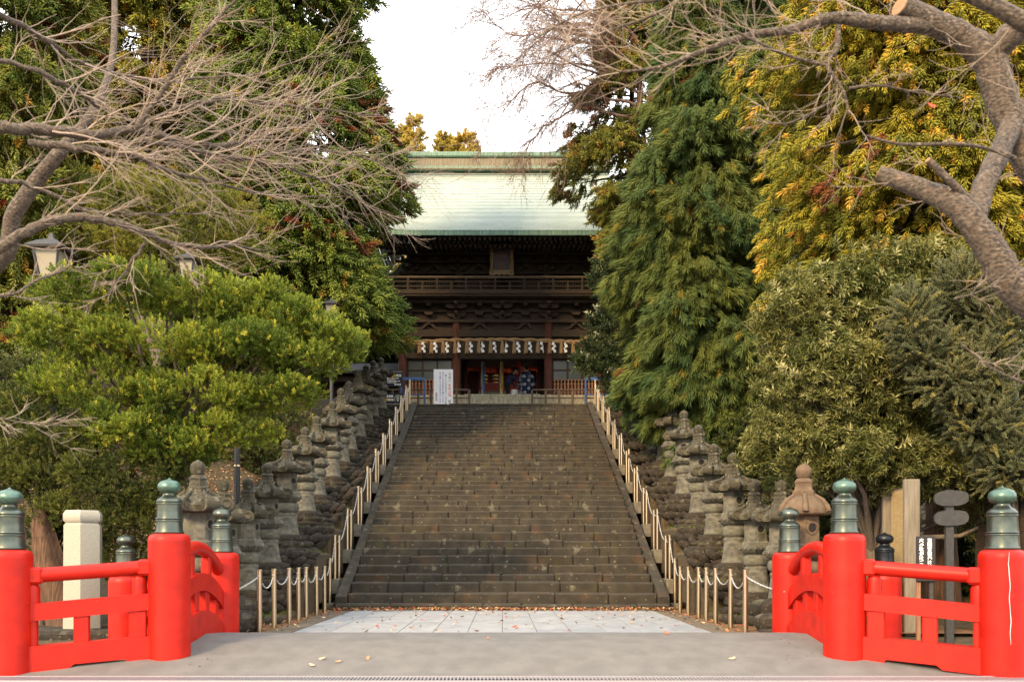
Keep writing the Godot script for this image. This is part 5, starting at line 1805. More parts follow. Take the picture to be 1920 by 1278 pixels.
	put("body", m.mesh(M.cloth), t)
	# robe: skirted body and two wide sleeves, printed with rings
	var im := Image.create(256, 256, false, Image.FORMAT_RGB8)
	im.fill(Color(0.09, 0.13, 0.26))
	for k in 8:
		var cx := 32 + 64 * (k % 4)
		var cy := 40 + 128 * (k / 4) + (64 if k % 2 else 0)
		for y in range(-24, 25):
			for x in range(-24, 25):
				var q := sqrt(x * x + y * y)
				if q < 23 and (q > 9 or (absi(x) < 3 and absi(y) < 5)) and not (q > 13 and q < 15 and (x + y) % 5 == 0):
					im.set_pixel((cx + x + 256) % 256, (cy + y + 256) % 256, Color(0.8, 0.82, 0.82))
	var rm := StandardMaterial3D.new()
	rm.albedo_texture = ImageTexture.create_from_image(im)
	rm.uv1_triplanar = true
	rm.uv1_scale = Vector3.ONE / 0.78
	rm.roughness = 0.85
	m = Mb.new()
	var rings := []
	for e in [[1.46, 0.07, 0.07], [1.44, 0.2, 0.11], [1.36, 0.25, 0.14], [1.15, 0.26, 0.18], [0.95, 0.27, 0.19], [0.6, 0.3, 0.22], [0.25, 0.33, 0.24], [0.12, 0.34, 0.25]]:
		var row := []
		for i in 25:
			var a := TAU * i / 24
			var fold := 1.0 + (0.05 * sin(a * 7.0 + e[0] * 2.0) if e[0] < 1.1 else 0.0)
			row.append(Vector3(cos(a) * e[1] * fold, e[0], sin(a) * e[2] * fold))
		rings.append(row)
	m.sheet(rings, Vector3(0, 0, 1))
	for s in [-1.0, 1.0]:
		var sl := []
		for e in [[0.16, 1.42, 0.0, 0.09, 0.1], [0.26, 1.28, -0.01, 0.11, 0.13], [0.33, 1.08, -0.06, 0.1, 0.24], [0.34, 0.88, -0.12, 0.08, 0.3], [0.33, 0.7, -0.14, 0.07, 0.3]]:
			var row := []
			for i in 17:
				var a := TAU * i / 16
				row.append(Vector3(s * (e[0] + cos(a) * e[3]), e[1] - 0.06 * cos(a), e[2] + sin(a) * e[4]))
			sl.append(row)
		m.sheet(sl, Vector3(0, 0, 1))
	put("robe", m.mesh(rm), t)
	m = Mb.new()
	m.lathe([Vector2(0.075, 1.44), Vector2(0.068, 1.5), Vector2(0.07, 1.5)], 14)
	put("collar", m.mesh(M.white), t)
	m = Mb.new()
	m.lathe([Vector2(0.1, 1.66), Vector2(0.102, 1.72), Vector2(0.085, 1.77), Vector2(0.05, 1.79), Vector2(0, 1.795)], 16, Transform3D(Basis(), Vector3(0, 0, -0.02)), false, 0.0, 0.2)
	m.cbox(Vector3(0, 1.8, 0.07), Vector3(0.07, 0.2, 0.035), Transform3D(Basis(Vector3(1, 0, 0), 0.1)), 0.015)
	put("court_cap", m.mesh(M.black), t)
	m = Mb.new()
	m.cbox(Vector3(0.05, 1.84, 0.17), Vector3(0.02, 0.14, 0.01))
	put("cap_ribbon", m.mesh(M.black), t)

# ---------------------------------------------------------------- smaller things
func sign_column(im: Image, text: Array, x: float, y: float, s: float, col: Color, thick: float) -> void:
	for k in text.size():
		ink(im, text[k], x, y + k * s * 1.18, s, s, col, thick)

func board(called: String, label: String, at: Vector3, turn: float, size: Vector2, depth: float, im: Image, edge: Material, category := "sign") -> Node3D:
	var t := thing(called, label, category, at)
	t.rotation.y = turn
	var m := Mb.new()
	m.box(Vector3(-size.x / 2, 0, -depth), Vector3(size.x / 2, size.y, 0), Transform3D(), 0.008)
	put("panel", m.mesh(edge), t)
	var q := QuadMesh.new()
	q.size = size * 0.97
	q.material = print_on(im)
	put("print", q, t, Transform3D(Basis(), Vector3(0, size.y / 2, 0.004)))
	return t

func make_signs() -> void:
	# white notice board at the head of the stairs
	var im := Image.create(256, 512, false, Image.FORMAT_RGB8)
	im.fill(Color(0.93, 0.93, 0.94))
	var grey := Color(0.42, 0.4, 0.36)
	var red := Color(0.87, 0.42, 0.3)
	var vio := Color(0.42, 0.4, 0.62)
	sign_column(im, ["七", "五", "三"], 198, 34, 36, grey, 3.5)
	sign_column(im, ["健", "康", "祈", "願"], 198, 186, 36, red, 3.5)
	sign_column(im, ["御", "案", "内"], 198, 400, 34, grey, 3.5)
	var fill := ["願", "の", "内", "た", "め", "お", "し", "健", "の", "三", "は", "い", "ま", "す", "の", "祈"]
	for c in 3:
		for k in 14:
			ink(im, fill[(k * 3 + c * 5) % 16], 152 - 38 * c, (60 if c == 0 else 30) + k * 29, 22, 22, vio, 2.5)
	sign_column(im, ["東", "照", "宮", "内"], 22, 300, 26, grey, 2.5)
	var w := board("notice_board", "white notice board with vertical writing at the head of the stairs", Vector3(-2.494, 7.36, -38.2), 0.0, Vector2(0.82, 1.68), 0.04, im, M.white)
	for s in [-1.0, 1.0]:
		var m := Mb.new()
		m.box(Vector3(s * 0.36 - 0.03, -0.1, -0.6), Vector3(s * 0.36 + 0.03, 0.05, -0.04))
		put("foot", m.mesh(M.wood_grey), w)
	# black warning board
	im = Image.create(256, 256, false, Image.FORMAT_RGB8)
	im.fill(Color(0.06, 0.07, 0.13))
	var white := Color(0.92, 0.92, 0.9)
	var yel := Color(0.95, 0.78, 0.12)
	im.fill_rect(Rect2i(0, 0, 256, 12), Color(0.6, 0.55, 0.5))
	ink(im, "境", 22, 74, 24, 24, white, 5)
	ink(im, "内", 62, 74, 24, 24, white, 5)
	for k in 4:
		ink(im, ["禁", "止", "区", "域"][k], 96 + 37 * k, 46, 32, 46, yel if k < 2 else white, 6)
	for k in 4:
		for x in range(30, [200, 150, 220, 160][k], 14):
			ink(im, ["の", "た", "禁", "お", "め"][(x / 14 + k) % 5], x, 112 + 24 * k, 11, 16, yel if k == 1 and x > 80 and x < 110 else white, 3)
	for k in 3:
		ink(im, ["東", "照", "宮"][k], 140 + 36 * k, 212, 26, 26, white, 4)
	var b := board("warning_board", "black warning board with yellow and white writing left of the stairs head", Vector3(-4.392, 8.02, -36.6), 0.0, Vector2(0.7, 0.62), 0.05, im, M.black)
	im = Image.create(256, 160, false, Image.FORMAT_RGB8)
	im.fill(Color(0.06, 0.07, 0.13))
	for k in 3:
		ink(im, ["歩", "遠", "慮"][k], 20 + 36 * k, 30, 26, 34, white, 6)
		ink(im, ["禁", "区", "域"][k], 16 + 38 * k, 86, 32, 34, yel if k == 0 else white, 6)
	for a in 140:
		var an := -0.6 + a * 0.0316
		im.fill_rect(Rect2i(int(190 - cos(an) * 52), int(88 - sin(an) * 62), 6, 6), Color(0.75, 0.73, 0.66))
	im.fill_rect(Rect2i(172, 44, 36, 44), Color(0.75, 0.73, 0.66))
	im.fill_rect(Rect2i(182, 54, 16, 18), Color(0.06, 0.07, 0.13))
	im.fill_rect(Rect2i(154, 92, 72, 6), Color(0.75, 0.73, 0.66))
	im.fill_rect(Rect2i(176, 104, 28, 26), Color(0.75, 0.73, 0.66))
	var m := Mb.new()
	m.box(Vector3(-0.35, -0.68, -0.05), Vector3(0.35, -0.27, 0), Transform3D(), 0.008)
	put("lower_panel", m.mesh(M.black), b)
	var q := QuadMesh.new()
	q.size = Vector2(0.68, 0.4)
	q.material = print_on(im)
	put("lower_print", q, b, Transform3D(Basis(), Vector3(0, -0.475, 0.004)))
	for s in [-1.0, 1.0]:
		m = Mb.new()
		m.box(Vector3(s * 0.36 - 0.025, -1.5, -0.05), Vector3(s * 0.36 + 0.025, 0.64, -0.005), Transform3D(), 0.005)
		put("post", m.mesh(M.iron), b)
	# black sign with white lettering behind the right rail
	im = Image.create(256, 640, false, Image.FORMAT_RGB8)
	im.fill(Color(0.13, 0.115, 0.11))
	sign_column(im, ["東", "照", "宮", "境", "内", "は", "禁", "煙", "す"], 150, 22, 54, white, 8)
	sign_column(im, ["犬", "の", "散", "歩", "は", "ご", "遠", "慮"], 36, 22, 54, white, 8)
	b = board("black_sign", "narrow black sign with two columns of white writing behind the right railing", Vector3(6.266, 0.8016, -13.4), -0.1, Vector2(0.27, 0.67), 0.03, im, M.black)
	for s in [-1.0, 1.0]:
		m = Mb.new()
		m.box(Vector3(s * 0.09 - 0.03, -1.0, -0.08), Vector3(s * 0.09 + 0.03, 0.5, -0.035), Transform3D(), 0.006)
		put("stake", m.mesh(M.slate if s > 0 else M.wood_pale), b)
	# oval name plates on a post
	var t := thing("oval_signs", "grey post carrying two blank oval plates", "sign", Vector3(6.761, 0, -13.7))
	m = Mb.new()
	m.box(Vector3(-0.06, -0.4, -0.05), Vector3(0.06, 2.179, 0.03), Transform3D(), 0.01)
	put("post", m.mesh(M.slate), t)
	for y in [2.05, 1.752]:
		m = Mb.new()
		var o := PackedVector2Array()
		for k in 36:
			var a := TAU * k / 36
			o.append(Vector2(signf(cos(a)) * pow(absf(cos(a)), 0.7) * 0.258, signf(sin(a)) * pow(absf(sin(a)), 0.75) * 0.115 + 0.01 * cos(a)))
		m.prism(o, 0.03, 0.07)
		put("oval_plate", m.mesh(M.slate), t, Transform3D(Basis(), Vector3(0, y, 0)))
	# information board seen at an angle, between two wide posts
	im = Image.create(256, 512, false, Image.FORMAT_RGB8)
	im.fill(Color(0.7, 0.62, 0.46))
	var rng := rng_of(91)
	for c in 13:
		for k in 34:
			if rng.randf() < 0.9:
				ink(im, ["の", "東", "三", "た", "宮", "し", "内", "は"][rng.randi() % 8], 226 - 17 * c, 24 + 13.6 * k, 8, 8, Color(0.5, 0.42, 0.28), 1.6)
	t = thing("information_board", "pale yellow information board set at an angle between two wide posts", "sign", Vector3(6.424, 0, -14.6))
	t.rotation.y = -1.6
	for e in [[-0.42, M.post_wood], [0.42, M.post_wood]]:
		m = Mb.new()
		m.box(Vector3(e[0] - 0.05, -0.2, -0.11), Vector3(e[0] + 0.05, 2.38 if e[0] > 0 else 2.3, 0.13), Transform3D(), 0.015)
		put("post", m.mesh(e[1]), t)
	m = Mb.new()
	m.box(Vector3(-0.32, 1.0, -0.03), Vector3(0.32, 2.26, 0.03), Transform3D(), 0.01)
	put("panel", m.mesh(M.post_wood), t)
	q = QuadMesh.new()
	q.size = Vector2(0.6, 1.2)
	q.material = print_on(im)
	put("print", q, t, Transform3D(Basis(), Vector3(0, 1.63, 0.034)))

func lamp(label: String, at: Vector3, s: float, pole: float) -> void:
	var t := thing("street_lamp", label, "lamp post", at, "lantern headed lamp posts")
	var m := Mb.new()
	m.lathe([Vector2(0.06, -pole), Vector2(0.05, -0.1), Vector2(0.09, -0.08), Vector2(0.09, 0.0)], 12)
	put("pole", m.mesh(M.iron), t)
	m = Mb.new()
	m.lathe([Vector2(0.15 * s, 0.02), Vector2(0.24 * s, 0.42 * s)], 4, Transform3D(), true, PI / 4)
	put("lamp_shade", m.mesh(M.lamp_glass), t)
	m = Mb.new()
	m.lathe([Vector2(0, 0.43 * s), Vector2(0.36 * s, 0.42 * s), Vector2(0.37 * s, 0.45 * s), Vector2(0.2 * s, 0.55 * s), Vector2(0.06 * s, 0.6 * s), Vector2(0.03 * s, 0.68 * s), Vector2(0, 0.7 * s)], 4, Transform3D(), true, PI / 4)
	put("cap", m.mesh(M.slate), t)
	for k in 4:
		var a := TAU * k / 4 + PI / 4
		m = Mb.new()
		m.tube([Vector3(cos(a) * 0.155 * s, 0.0, sin(a) * 0.155 * s), Vector3(cos(a) * 0.25 * s, 0.43 * s, sin(a) * 0.25 * s)], [0.018 * s, 0.018 * s], 6)
		put("frame_bar", m.mesh(M.iron), t)

func make_small_things() -> void:
	# granite bollard column on a mossy footing beyond the left railing
	var t := thing("granite_pillar", "pale granite pillar with a moulded hexagonal cap behind the left railing", "pillar", Vector3(-6.666, 0.04, -14.4))
	var m := Mb.new()
	m.lathe([Vector2(0.31, 0), Vector2(0.3, 1.62), Vector2(0.265, 1.66)], 6, Transform3D(), true, 0.22)
	put("shaft", m.mesh(M.granite), t)
	m = Mb.new()
	m.lathe([Vector2(0.27, 1.66), Vector2(0.31, 1.7), Vector2(0.31, 1.8), Vector2(0.27, 1.86), Vector2(0, 1.87)], 6, Transform3D(), true, 0.22, 0.6)
	put("cap", m.mesh(M.granite), t)
	m = Mb.new()
	m.box(Vector3(-2.2, -0.5, -0.6), Vector3(1.3, 0.0, 0.55), Transform3D(), 0.05)
	solo("footing_stone", m.mesh(M.rubble_w), "lichen spotted stone footing under the granite pillar", "stone", Transform3D(Basis(), Vector3(-6.666, 0.03, -14.4)))
	# the dead stump behind it
	m = Mb.new()
	var rng := rng_of(101)
	var g := []
	for j in 9:
		var f := j / 8.0
		var row := []
		var c := Vector3(lerpf(0.28, -0.28, f) - 0.1 * sin(f * 3.0), f * 1.85, 0)
		for i in 15:
			var a := TAU * i / 14
			var r := lerpf(0.42, 0.15, pow(f, 0.7)) * (1.0 + 0.16 * sin(a * 5.0 + f * 2.0) + 0.08 * sin(a * 9.0))
			row.append(c + Vector3(cos(a) * r, 0.12 * sin(a * 2.0) * (1.0 if j == 8 else 0.0), sin(a) * r))
		g.append(row)
	m.sheet(g, Vector3(0, 0, 1))
	var cap := PackedVector3Array()
	for i in 14:
		cap.append(g[8][i])
	m.poly(cap, Vector3.UP)
	solo("tree_stump", m.mesh(M.bark), "tall broken dead stump leaning beside the granite pillar", "stump", Transform3D(Basis(), Vector3(-7.446, 0.0, -15.2)))
	lamp("large lantern headed lamp above the clipped tree at the far left", Vector3(-8.46, 6.32, -17.0), 1.32, 5.0)
	lamp("lantern headed lamp half hidden behind the clipped tree top", Vector3(-7.288, 7.566, -21.0), 1.0, 5.0)
	lamp("small dark lamp rising between the clipped tree and the gate", Vector3(-4.815, 7.855, -25.5), 0.85, 5.2)
	# a black pole under the clipped tree
	t = thing("black_pole", "black pole rising into the clipped tree behind the lanterns", "pole", Vector3(-5.712, 0.8, -19.5))
	m = Mb.new()
	m.lathe([Vector2(0.07, -0.5), Vector2(0.065, 4.0)], 12)
	put("pole", m.mesh(M.iron), t)
	m = Mb.new()
	m.lathe([Vector2(0.075, 2.3), Vector2(0.075, 2.34)], 12)
	put("band", m.mesh(M.steel), t)
	# blue tube barriers
	for s in 2:
		var o := thing("blue_barrier", ["blue metal barrier left of the gate steps", "blue metal barrier right of the gate steps"][s], "barrier", Vector3(0, 0, -39.2), "blue barriers")
		var x0: float = [-4.381, 3.597][s]
		var x1: float = [-3.367, 4.981][s]
		beam(o, "top_bar", Vector3(x0, 8.755, -0.05), Vector3(x1, 8.893, 0.05), M.blue)
		beam(o, "low_bar", Vector3(x0, 8.121, -0.03), Vector3(x1, 8.178, 0.03), M.blue)
		for x in [x0, x1]:
			beam(o, "leg", Vector3(x - 0.04, 7.36, -0.04), Vector3(x + 0.04, 8.882, 0.04), M.blue)
	# weathered timber railings on the landing
	for s in 2:
		var o := thing("timber_railing", ["low timber railing left of the granite steps", "low timber railing right of the granite steps"][s], "railing", Vector3(0, 0, -39.5), "timber railings on the landing")
		var x0: float = [-7.017, 1.301][s]
		var x1: float = [-1.441, 5.995][s]
		beam(o, "top_rail", Vector3(x0, 8.383, -0.06), Vector3(x1, 8.441, 0.06), M.wood_grey)
		beam(o, "low_rail", Vector3(x0, 8.034, -0.03), Vector3(x1, 8.092, 0.03), M.wood_grey)
		var n := 11 if s == 0 else 9
		for k in n:
			var x := lerpf(x0, x1, k / (n - 1.0))
			beam(o, "post", Vector3(x - 0.05, 7.3, -0.05), Vector3(x + 0.05, 8.406, 0.05), M.wood_grey)
	# the corridor building that runs out from the gate
	t = thing("corridor_building", "low dark tiled corridor roof running left from the gate", "building", Vector3(0, 0, -45))
	beam(t, "wall", Vector3(-16, 7.4, -1.5), Vector3(-5.0, 10.2, 0.6), M.wood, 0.0)
	beam(t, "beam", Vector3(-16.4, 9.618, 0.9), Vector3(-4.95, 9.876, 1.1), M.wood_grey)
	m = Mb.new()
	m.prism(PackedVector2Array([Vector2(-1.6, 10.2), Vector2(1.5, 9.95), Vector2(1.5, 10.1), Vector2(-0.05, 10.75), Vector2(-1.6, 10.3)]), -16.5, -4.95, Transform3D(Basis(Vector3(0, 0, 1), Vector3.UP, Vector3(1, 0, 0)), Vector3.ZERO))
	put("roof", m.mesh(M.tile), t)
	for k in 9:
		beam(t, "rafter", Vector3(-14.9 + 1.1 * k, 9.876, 0.6), Vector3(-14.8 + 1.1 * k, 10.16, 1.4), M.wood_grey)
	t = thing("side_building", "low dark tiled building right of the gate", "building", Vector3(0, 0, -45))
	beam(t, "wall", Vector3(5.0, 7.4, -1.5), Vector3(16, 10.2, 0.6), M.wood, 0.0)
	m = Mb.new()
	m.prism(PackedVector2Array([Vector2(-1.6, 10.2), Vector2(1.5, 9.95), Vector2(1.5, 10.1), Vector2(-0.05, 10.75), Vector2(-1.6, 10.3)]), 4.95, 16.5, Transform3D(Basis(Vector3(0, 0, 1), Vector3.UP, Vector3(1, 0, 0)), Vector3.ZERO))
	put("roof", m.mesh(M.tile), t)
	# roof corner of a kiosk at the right edge
	t = thing("kiosk", "dark kiosk with a grey roof edge at the far right", "kiosk", Vector3(8.589, 0, -14.2))
	beam(t, "wall", Vector3(-0.55, -0.3, -1.2), Vector3(1.4, 2.6, 0.4), M.wood, 0.0)
	m = Mb.new()
	m.prism(PackedVector2Array([Vector2(-0.85, 2.52), Vector2(0.6, 3.25), Vector2(2.0, 2.6), Vector2(2.0, 2.52), Vector2(0.6, 3.15), Vector2(-0.85, 2.44)]), -1.6, 0.9)
	put("roof", m.mesh(M.slate), t)
	# boulders at the foot of the slope
	for k in 6:
		var mm := Mb.new()
		var s := 1.0 if k < 3 else -1.0
		mm.tint = Color(1.5, 1.45, 1.25) if k % 3 == 0 else Color(1.1, 1.0, 0.9)
		mm.rock(rng, Vector3(0.42, 0.2, 0.3) * rng.randf_range(0.75, 1.1), Vector3.ZERO, 7, 12, 0.12)
		solo("boulder", mm.mesh(M.rubble), ["pale boulder by the red post on the right", "brown boulder behind the right chain", "flat stone under the right lanterns", "mossy boulder by the red post on the left", "grey boulder behind the left chain", "flat stone under the left lanterns"][k], "boulder", Transform3D(Basis(Vector3.UP, rng.randf() * 3.0), Vector3(s * [4.25, 4.45, 4.7][k % 3], [0.12, 0.3, 0.2][k % 3], -[14.3, 14.9, 16.1][k % 3])))

# ---------------------------------------------------------------- ground
func make_ground() -> void:
	var g := []
	var zs := [40.0, 10.0, 0.0]
	for k in range(9, 66):
		zs.append(-float(k))
	zs.append_array([-75.0, -100.0, -150.0, -260.0])
	var xs := [-260.0, -120.0, -60.0, -40.0]
	for k in range(-30, 31):
		xs.append(float(k))
	for e in [[-6.62, -6.6], [6.6, 6.62]]:
		xs.append(e[0])
		xs.append(e[1])
	xs.append_array([40.0, 60.0, 120.0, 260.0])
	xs.sort()
	for z in zs:
		var row := []
		for x in xs:
			row.append(Vector3(x, land(x, z), z))
		g.append(row)
	var m := Mb.new()
	m.sheet(g, Vector3.UP)
	struct("ground", m.mesh(M.soil), "brown earth slope under the trees")
	# gravelly strip with dry leaves at the foot of the slope
	g = []
	for z in [-13.95, -15.0, -16.0, -17.2, -18.4, -19.8, -20.8]:
		var row := []
		for k in 31:
			row.append(Vector3(-7.5 + 0.5 * k, -0.012 if absf(-7.5 + 0.5 * k) > 3.2 else -0.03, z))
		g.append(row)
	m = Mb.new()
	m.sheet(g, Vector3.UP)
	struct("path_verge", m.mesh(M.litter), "leaf littered verge beside the paving")
	# asphalt of the road and of the bridge
	g = []
	for k in 76:
		var d := lerpf(-12.0, 14.0, k / 75.0)
		var w := lerpf(45.0, 4.5, smoothstep(10.2, 10.75, d))
		var row := []
		for i in 25:
			row.append(Vector3(lerpf(-w, w, i / 24.0) + 0.05, deck(d), -d))
		g.append(row)
	m = Mb.new()
	m.sheet(g, Vector3.UP)
	struct("asphalt_road", m.mesh(M.asphalt), "pale grey asphalt humped over the bridge")
	m = Mb.new()
	m.box(Vector3(-4.45, -0.9, -13.8), Vector3(4.55, -0.32, -10.8))
	struct("bridge_deck", m.mesh(M.concrete), "concrete slab under the bridge")
	# drain grating across the road
	var t := Node3D.new()
	t.name = numbered("drain_grating")
	add_child(t)
	tag(t, "steel drain grating across the road before the bridge", "drain grating")
	m = Mb.new()
	for k in 340:
		m.cbox(Vector3(-7.0 + 0.0412 * k, -0.183, -10.02), Vector3(0.014, 0.02, 0.34))
	tag(put("grating_bars", m.mesh(M.grate), t), "", "", "", "stuff")
	for z in [-9.84, -10.2]:
		beam(t, "edge_bar", Vector3(-7.05, -0.2, z - 0.015), Vector3(7.05, -0.17, z + 0.015), M.grate, 0.0)
	# paving slabs
	var p := Node3D.new()
	p.name = numbered("paving")
	add_child(p)
	tag(p, "pale square paving between the bridge and the stairs", "", "", "structure")
	var rng := rng_of(111)
	m = Mb.new()
	m.box(Vector3(-3.26, -0.1, -19.74), Vector3(3.26, -0.008, -13.85))
	put("mortar_bed", m.mesh(M.concrete), p)
	for j in 7:
		for i in 12:
			var v := Mb.new()
			var c := rng.randf_range(0.9, 1.06)
			v.tint = Color(c, c, c * rng.randf_range(0.98, 1.03))
			v.box(Vector3(-3.24 + 0.54 * i + 0.005, -0.06, -19.73 + 0.84 * j), Vector3(-3.24 + 0.54 * (i + 1) - 0.005, rng.randf_range(-0.001, 0.003), -19.73 + 0.84 * (j + 1) - 0.01), Transform3D(), 0.004)
			put("paving_slab", v.mesh(M.slab), p)
	for s in [-1.0, 1.0]:
		for j in 6:
			var v := Mb.new()
			var c := rng.randf_range(0.85, 1.1)
			v.tint = Color(c, c, c)
			v.box(Vector3(minf(s * 3.27, s * 3.66), -0.08, -19.7 + 0.97 * j), Vector3(maxf(s * 3.27, s * 3.66), 0.0 + rng.randf_range(-0.004, 0.004), -19.7 + 0.97 * (j + 1) - 0.012), Transform3D(), 0.01)
			put("border_stone", v.mesh(M.border), p)
	m = Mb.new()
	m.box(Vector3(-15, 6.0, -48.0), Vector3(15, 7.35, -37.0), Transform3D(), 0.0)
	struct("landing", m.mesh(M.concrete), "paved landing before the gate")
	m = Mb.new()
	m.box(Vector3(-30, 6.0, -75.0), Vector3(30, 8.48, -48.1), Transform3D(), 0.0)
	struct("shrine_court", m.mesh(M.oldgranite), "court behind the gate")

func make_leaves() -> void:
	var rng := rng_of(121)
	var lm := [leaf_mesh(1), leaf_mesh(2), leaf_mesh(3)]
	var xfs := []
	var cols := PackedColorArray()
	var pal := [Color(0.32, 0.06, 0.025), Color(0.36, 0.13, 0.05), Color(0.42, 0.27, 0.1), Color(0.22, 0.1, 0.05), Color(0.5, 0.36, 0.2)]
	for k in 1900:
		var x := rng.randf_range(-3.7, 3.7)
		var z := -19.72 + pow(rng.randf(), 2.2) * 0.42
		if k > 1250:
			x = rng.randf_range(3.3, 6.5) * (1.0 if rng.randf() < 0.5 else -1.0)
			z = rng.randf_range(-19.9, -14.1)
		elif k > 1100:
			x = rng.randf_range(-3.3, 3.3)
			z = rng.randf_range(-19.7, -14.0)
		xfs.append(Transform3D(ypole(Vector3(rng.randf_range(-0.6, 0.6), 1, rng.randf_range(-0.6, 0.6)).normalized(), rng.randf() * TAU, rng.randf_range(0.04, 0.1)), Vector3(x, 0.015 + rng.randf() * 0.05 * (1.0 if k < 1100 else 0.2), z)))
		cols.append(pal[rng.randi() % 5])
	for k in 420:
		var z := -10.24 - pow(rng.randf(), 3.0) * 0.12
		var x := rng.randf_range(-6.0, 6.0)
		if k > 330:
			z = rng.randf_range(-13.6, -10.4)
			x = rng.randf_range(3.4, 3.95) * (1.0 if rng.randf() < 0.5 else -1.0)
		xfs.append(Transform3D(ypole(Vector3(rng.randf_range(-0.3, 0.3), 1, rng.randf_range(-0.3, 0.3)).normalized(), rng.randf() * TAU, rng.randf_range(0.012, 0.035)), Vector3(x, deck(-z) + 0.006, z)))
		cols.append([Color(0.05, 0.045, 0.03), Color(0.09, 0.1, 0.03), Color(0.14, 0.09, 0.05)][rng.randi() % 3])
	var t := Node3D.new()
	t.name = numbered("fallen_leaves")
	add_child(t)
	tag(t, "red and brown fallen leaves drifted against the lowest step", "fallen leaves", "", "stuff")
	scatter("leaves", lm, xfs, cols, t)
	# hillside leaf litter as loose leaves
	xfs = []
	for k in 11000:
		var x := -rng.randf_range(5.5, 13.0)
		var z := -rng.randf_range(17.5, 31.0)
		xfs.append(Transform3D(ypole(Vector3(rng.randf_range(-0.7, 0.7), 1, rng.randf_range(-0.7, 0.9)).normalized(), rng.randf() * TAU, rng.randf_range(0.045, 0.085)), Vector3(x, land(x, z) + 0.02, z)))
	t = Node3D.new()
	t.name = numbered("leaf_litter")
	add_child(t)
	tag(t, "tan leaf litter on the bank behind the left lanterns", "leaf litter", "", "stuff")
	scatter("leaves", lm, xfs, tones(xfs, rng, Color(0.34, 0.2, 0.09), Color(0.48, 0.34, 0.18), Color(0.4, 0.07, 0.03), 0.12), t)
	var spots := [[Vector3(-0.189,0.067,-11.9), "curled orange leaf in the middle of the bridge crest"], [Vector3(2.22,0.1179,-12.2), "red leaf near the right end of the bridge crest"], [Vector3(2.76,-0.03824,-10.9), "orange leaf towards the right railing on the asphalt"], [Vector3(-2.17,-0.02541,-10.9), "dark red leaf left of centre on the asphalt"], [Vector3(-1.96,-0.07788,-10.8), "pale leaf left of centre on the asphalt"], [Vector3(-2.25,-0.1355,-10.7), "tan leaf near the drain on the left"], [Vector3(-1.62,-0.019,-10.9), "small brown leaf left of centre on the asphalt"]]
	for s in spots:
		var d: float = -s[0].z
		var o := solo("fallen_leaf", lm[rng.randi() % 3].duplicate(), s[1], "leaf", Transform3D(ypole(Vector3(rng.randf_range(-0.4, 0.4), 1, 0.5).normalized(), rng.randf() * TAU, rng.randf_range(0.06, 0.1)), Vector3(s[0].x, deck(d) + 0.02, s[0].z)), "leaves on the asphalt")
		var pm := paint([lin(0.42, 0.12, 0.05), lin(0.5, 0.33, 0.2), lin(0.4, 0.2, 0.1)][rng.randi() % 3], 0.8)
		pm.cull_mode = BaseMaterial3D.CULL_DISABLED
		o.material_override = null
		o.set_surface_override_material(0, pm)

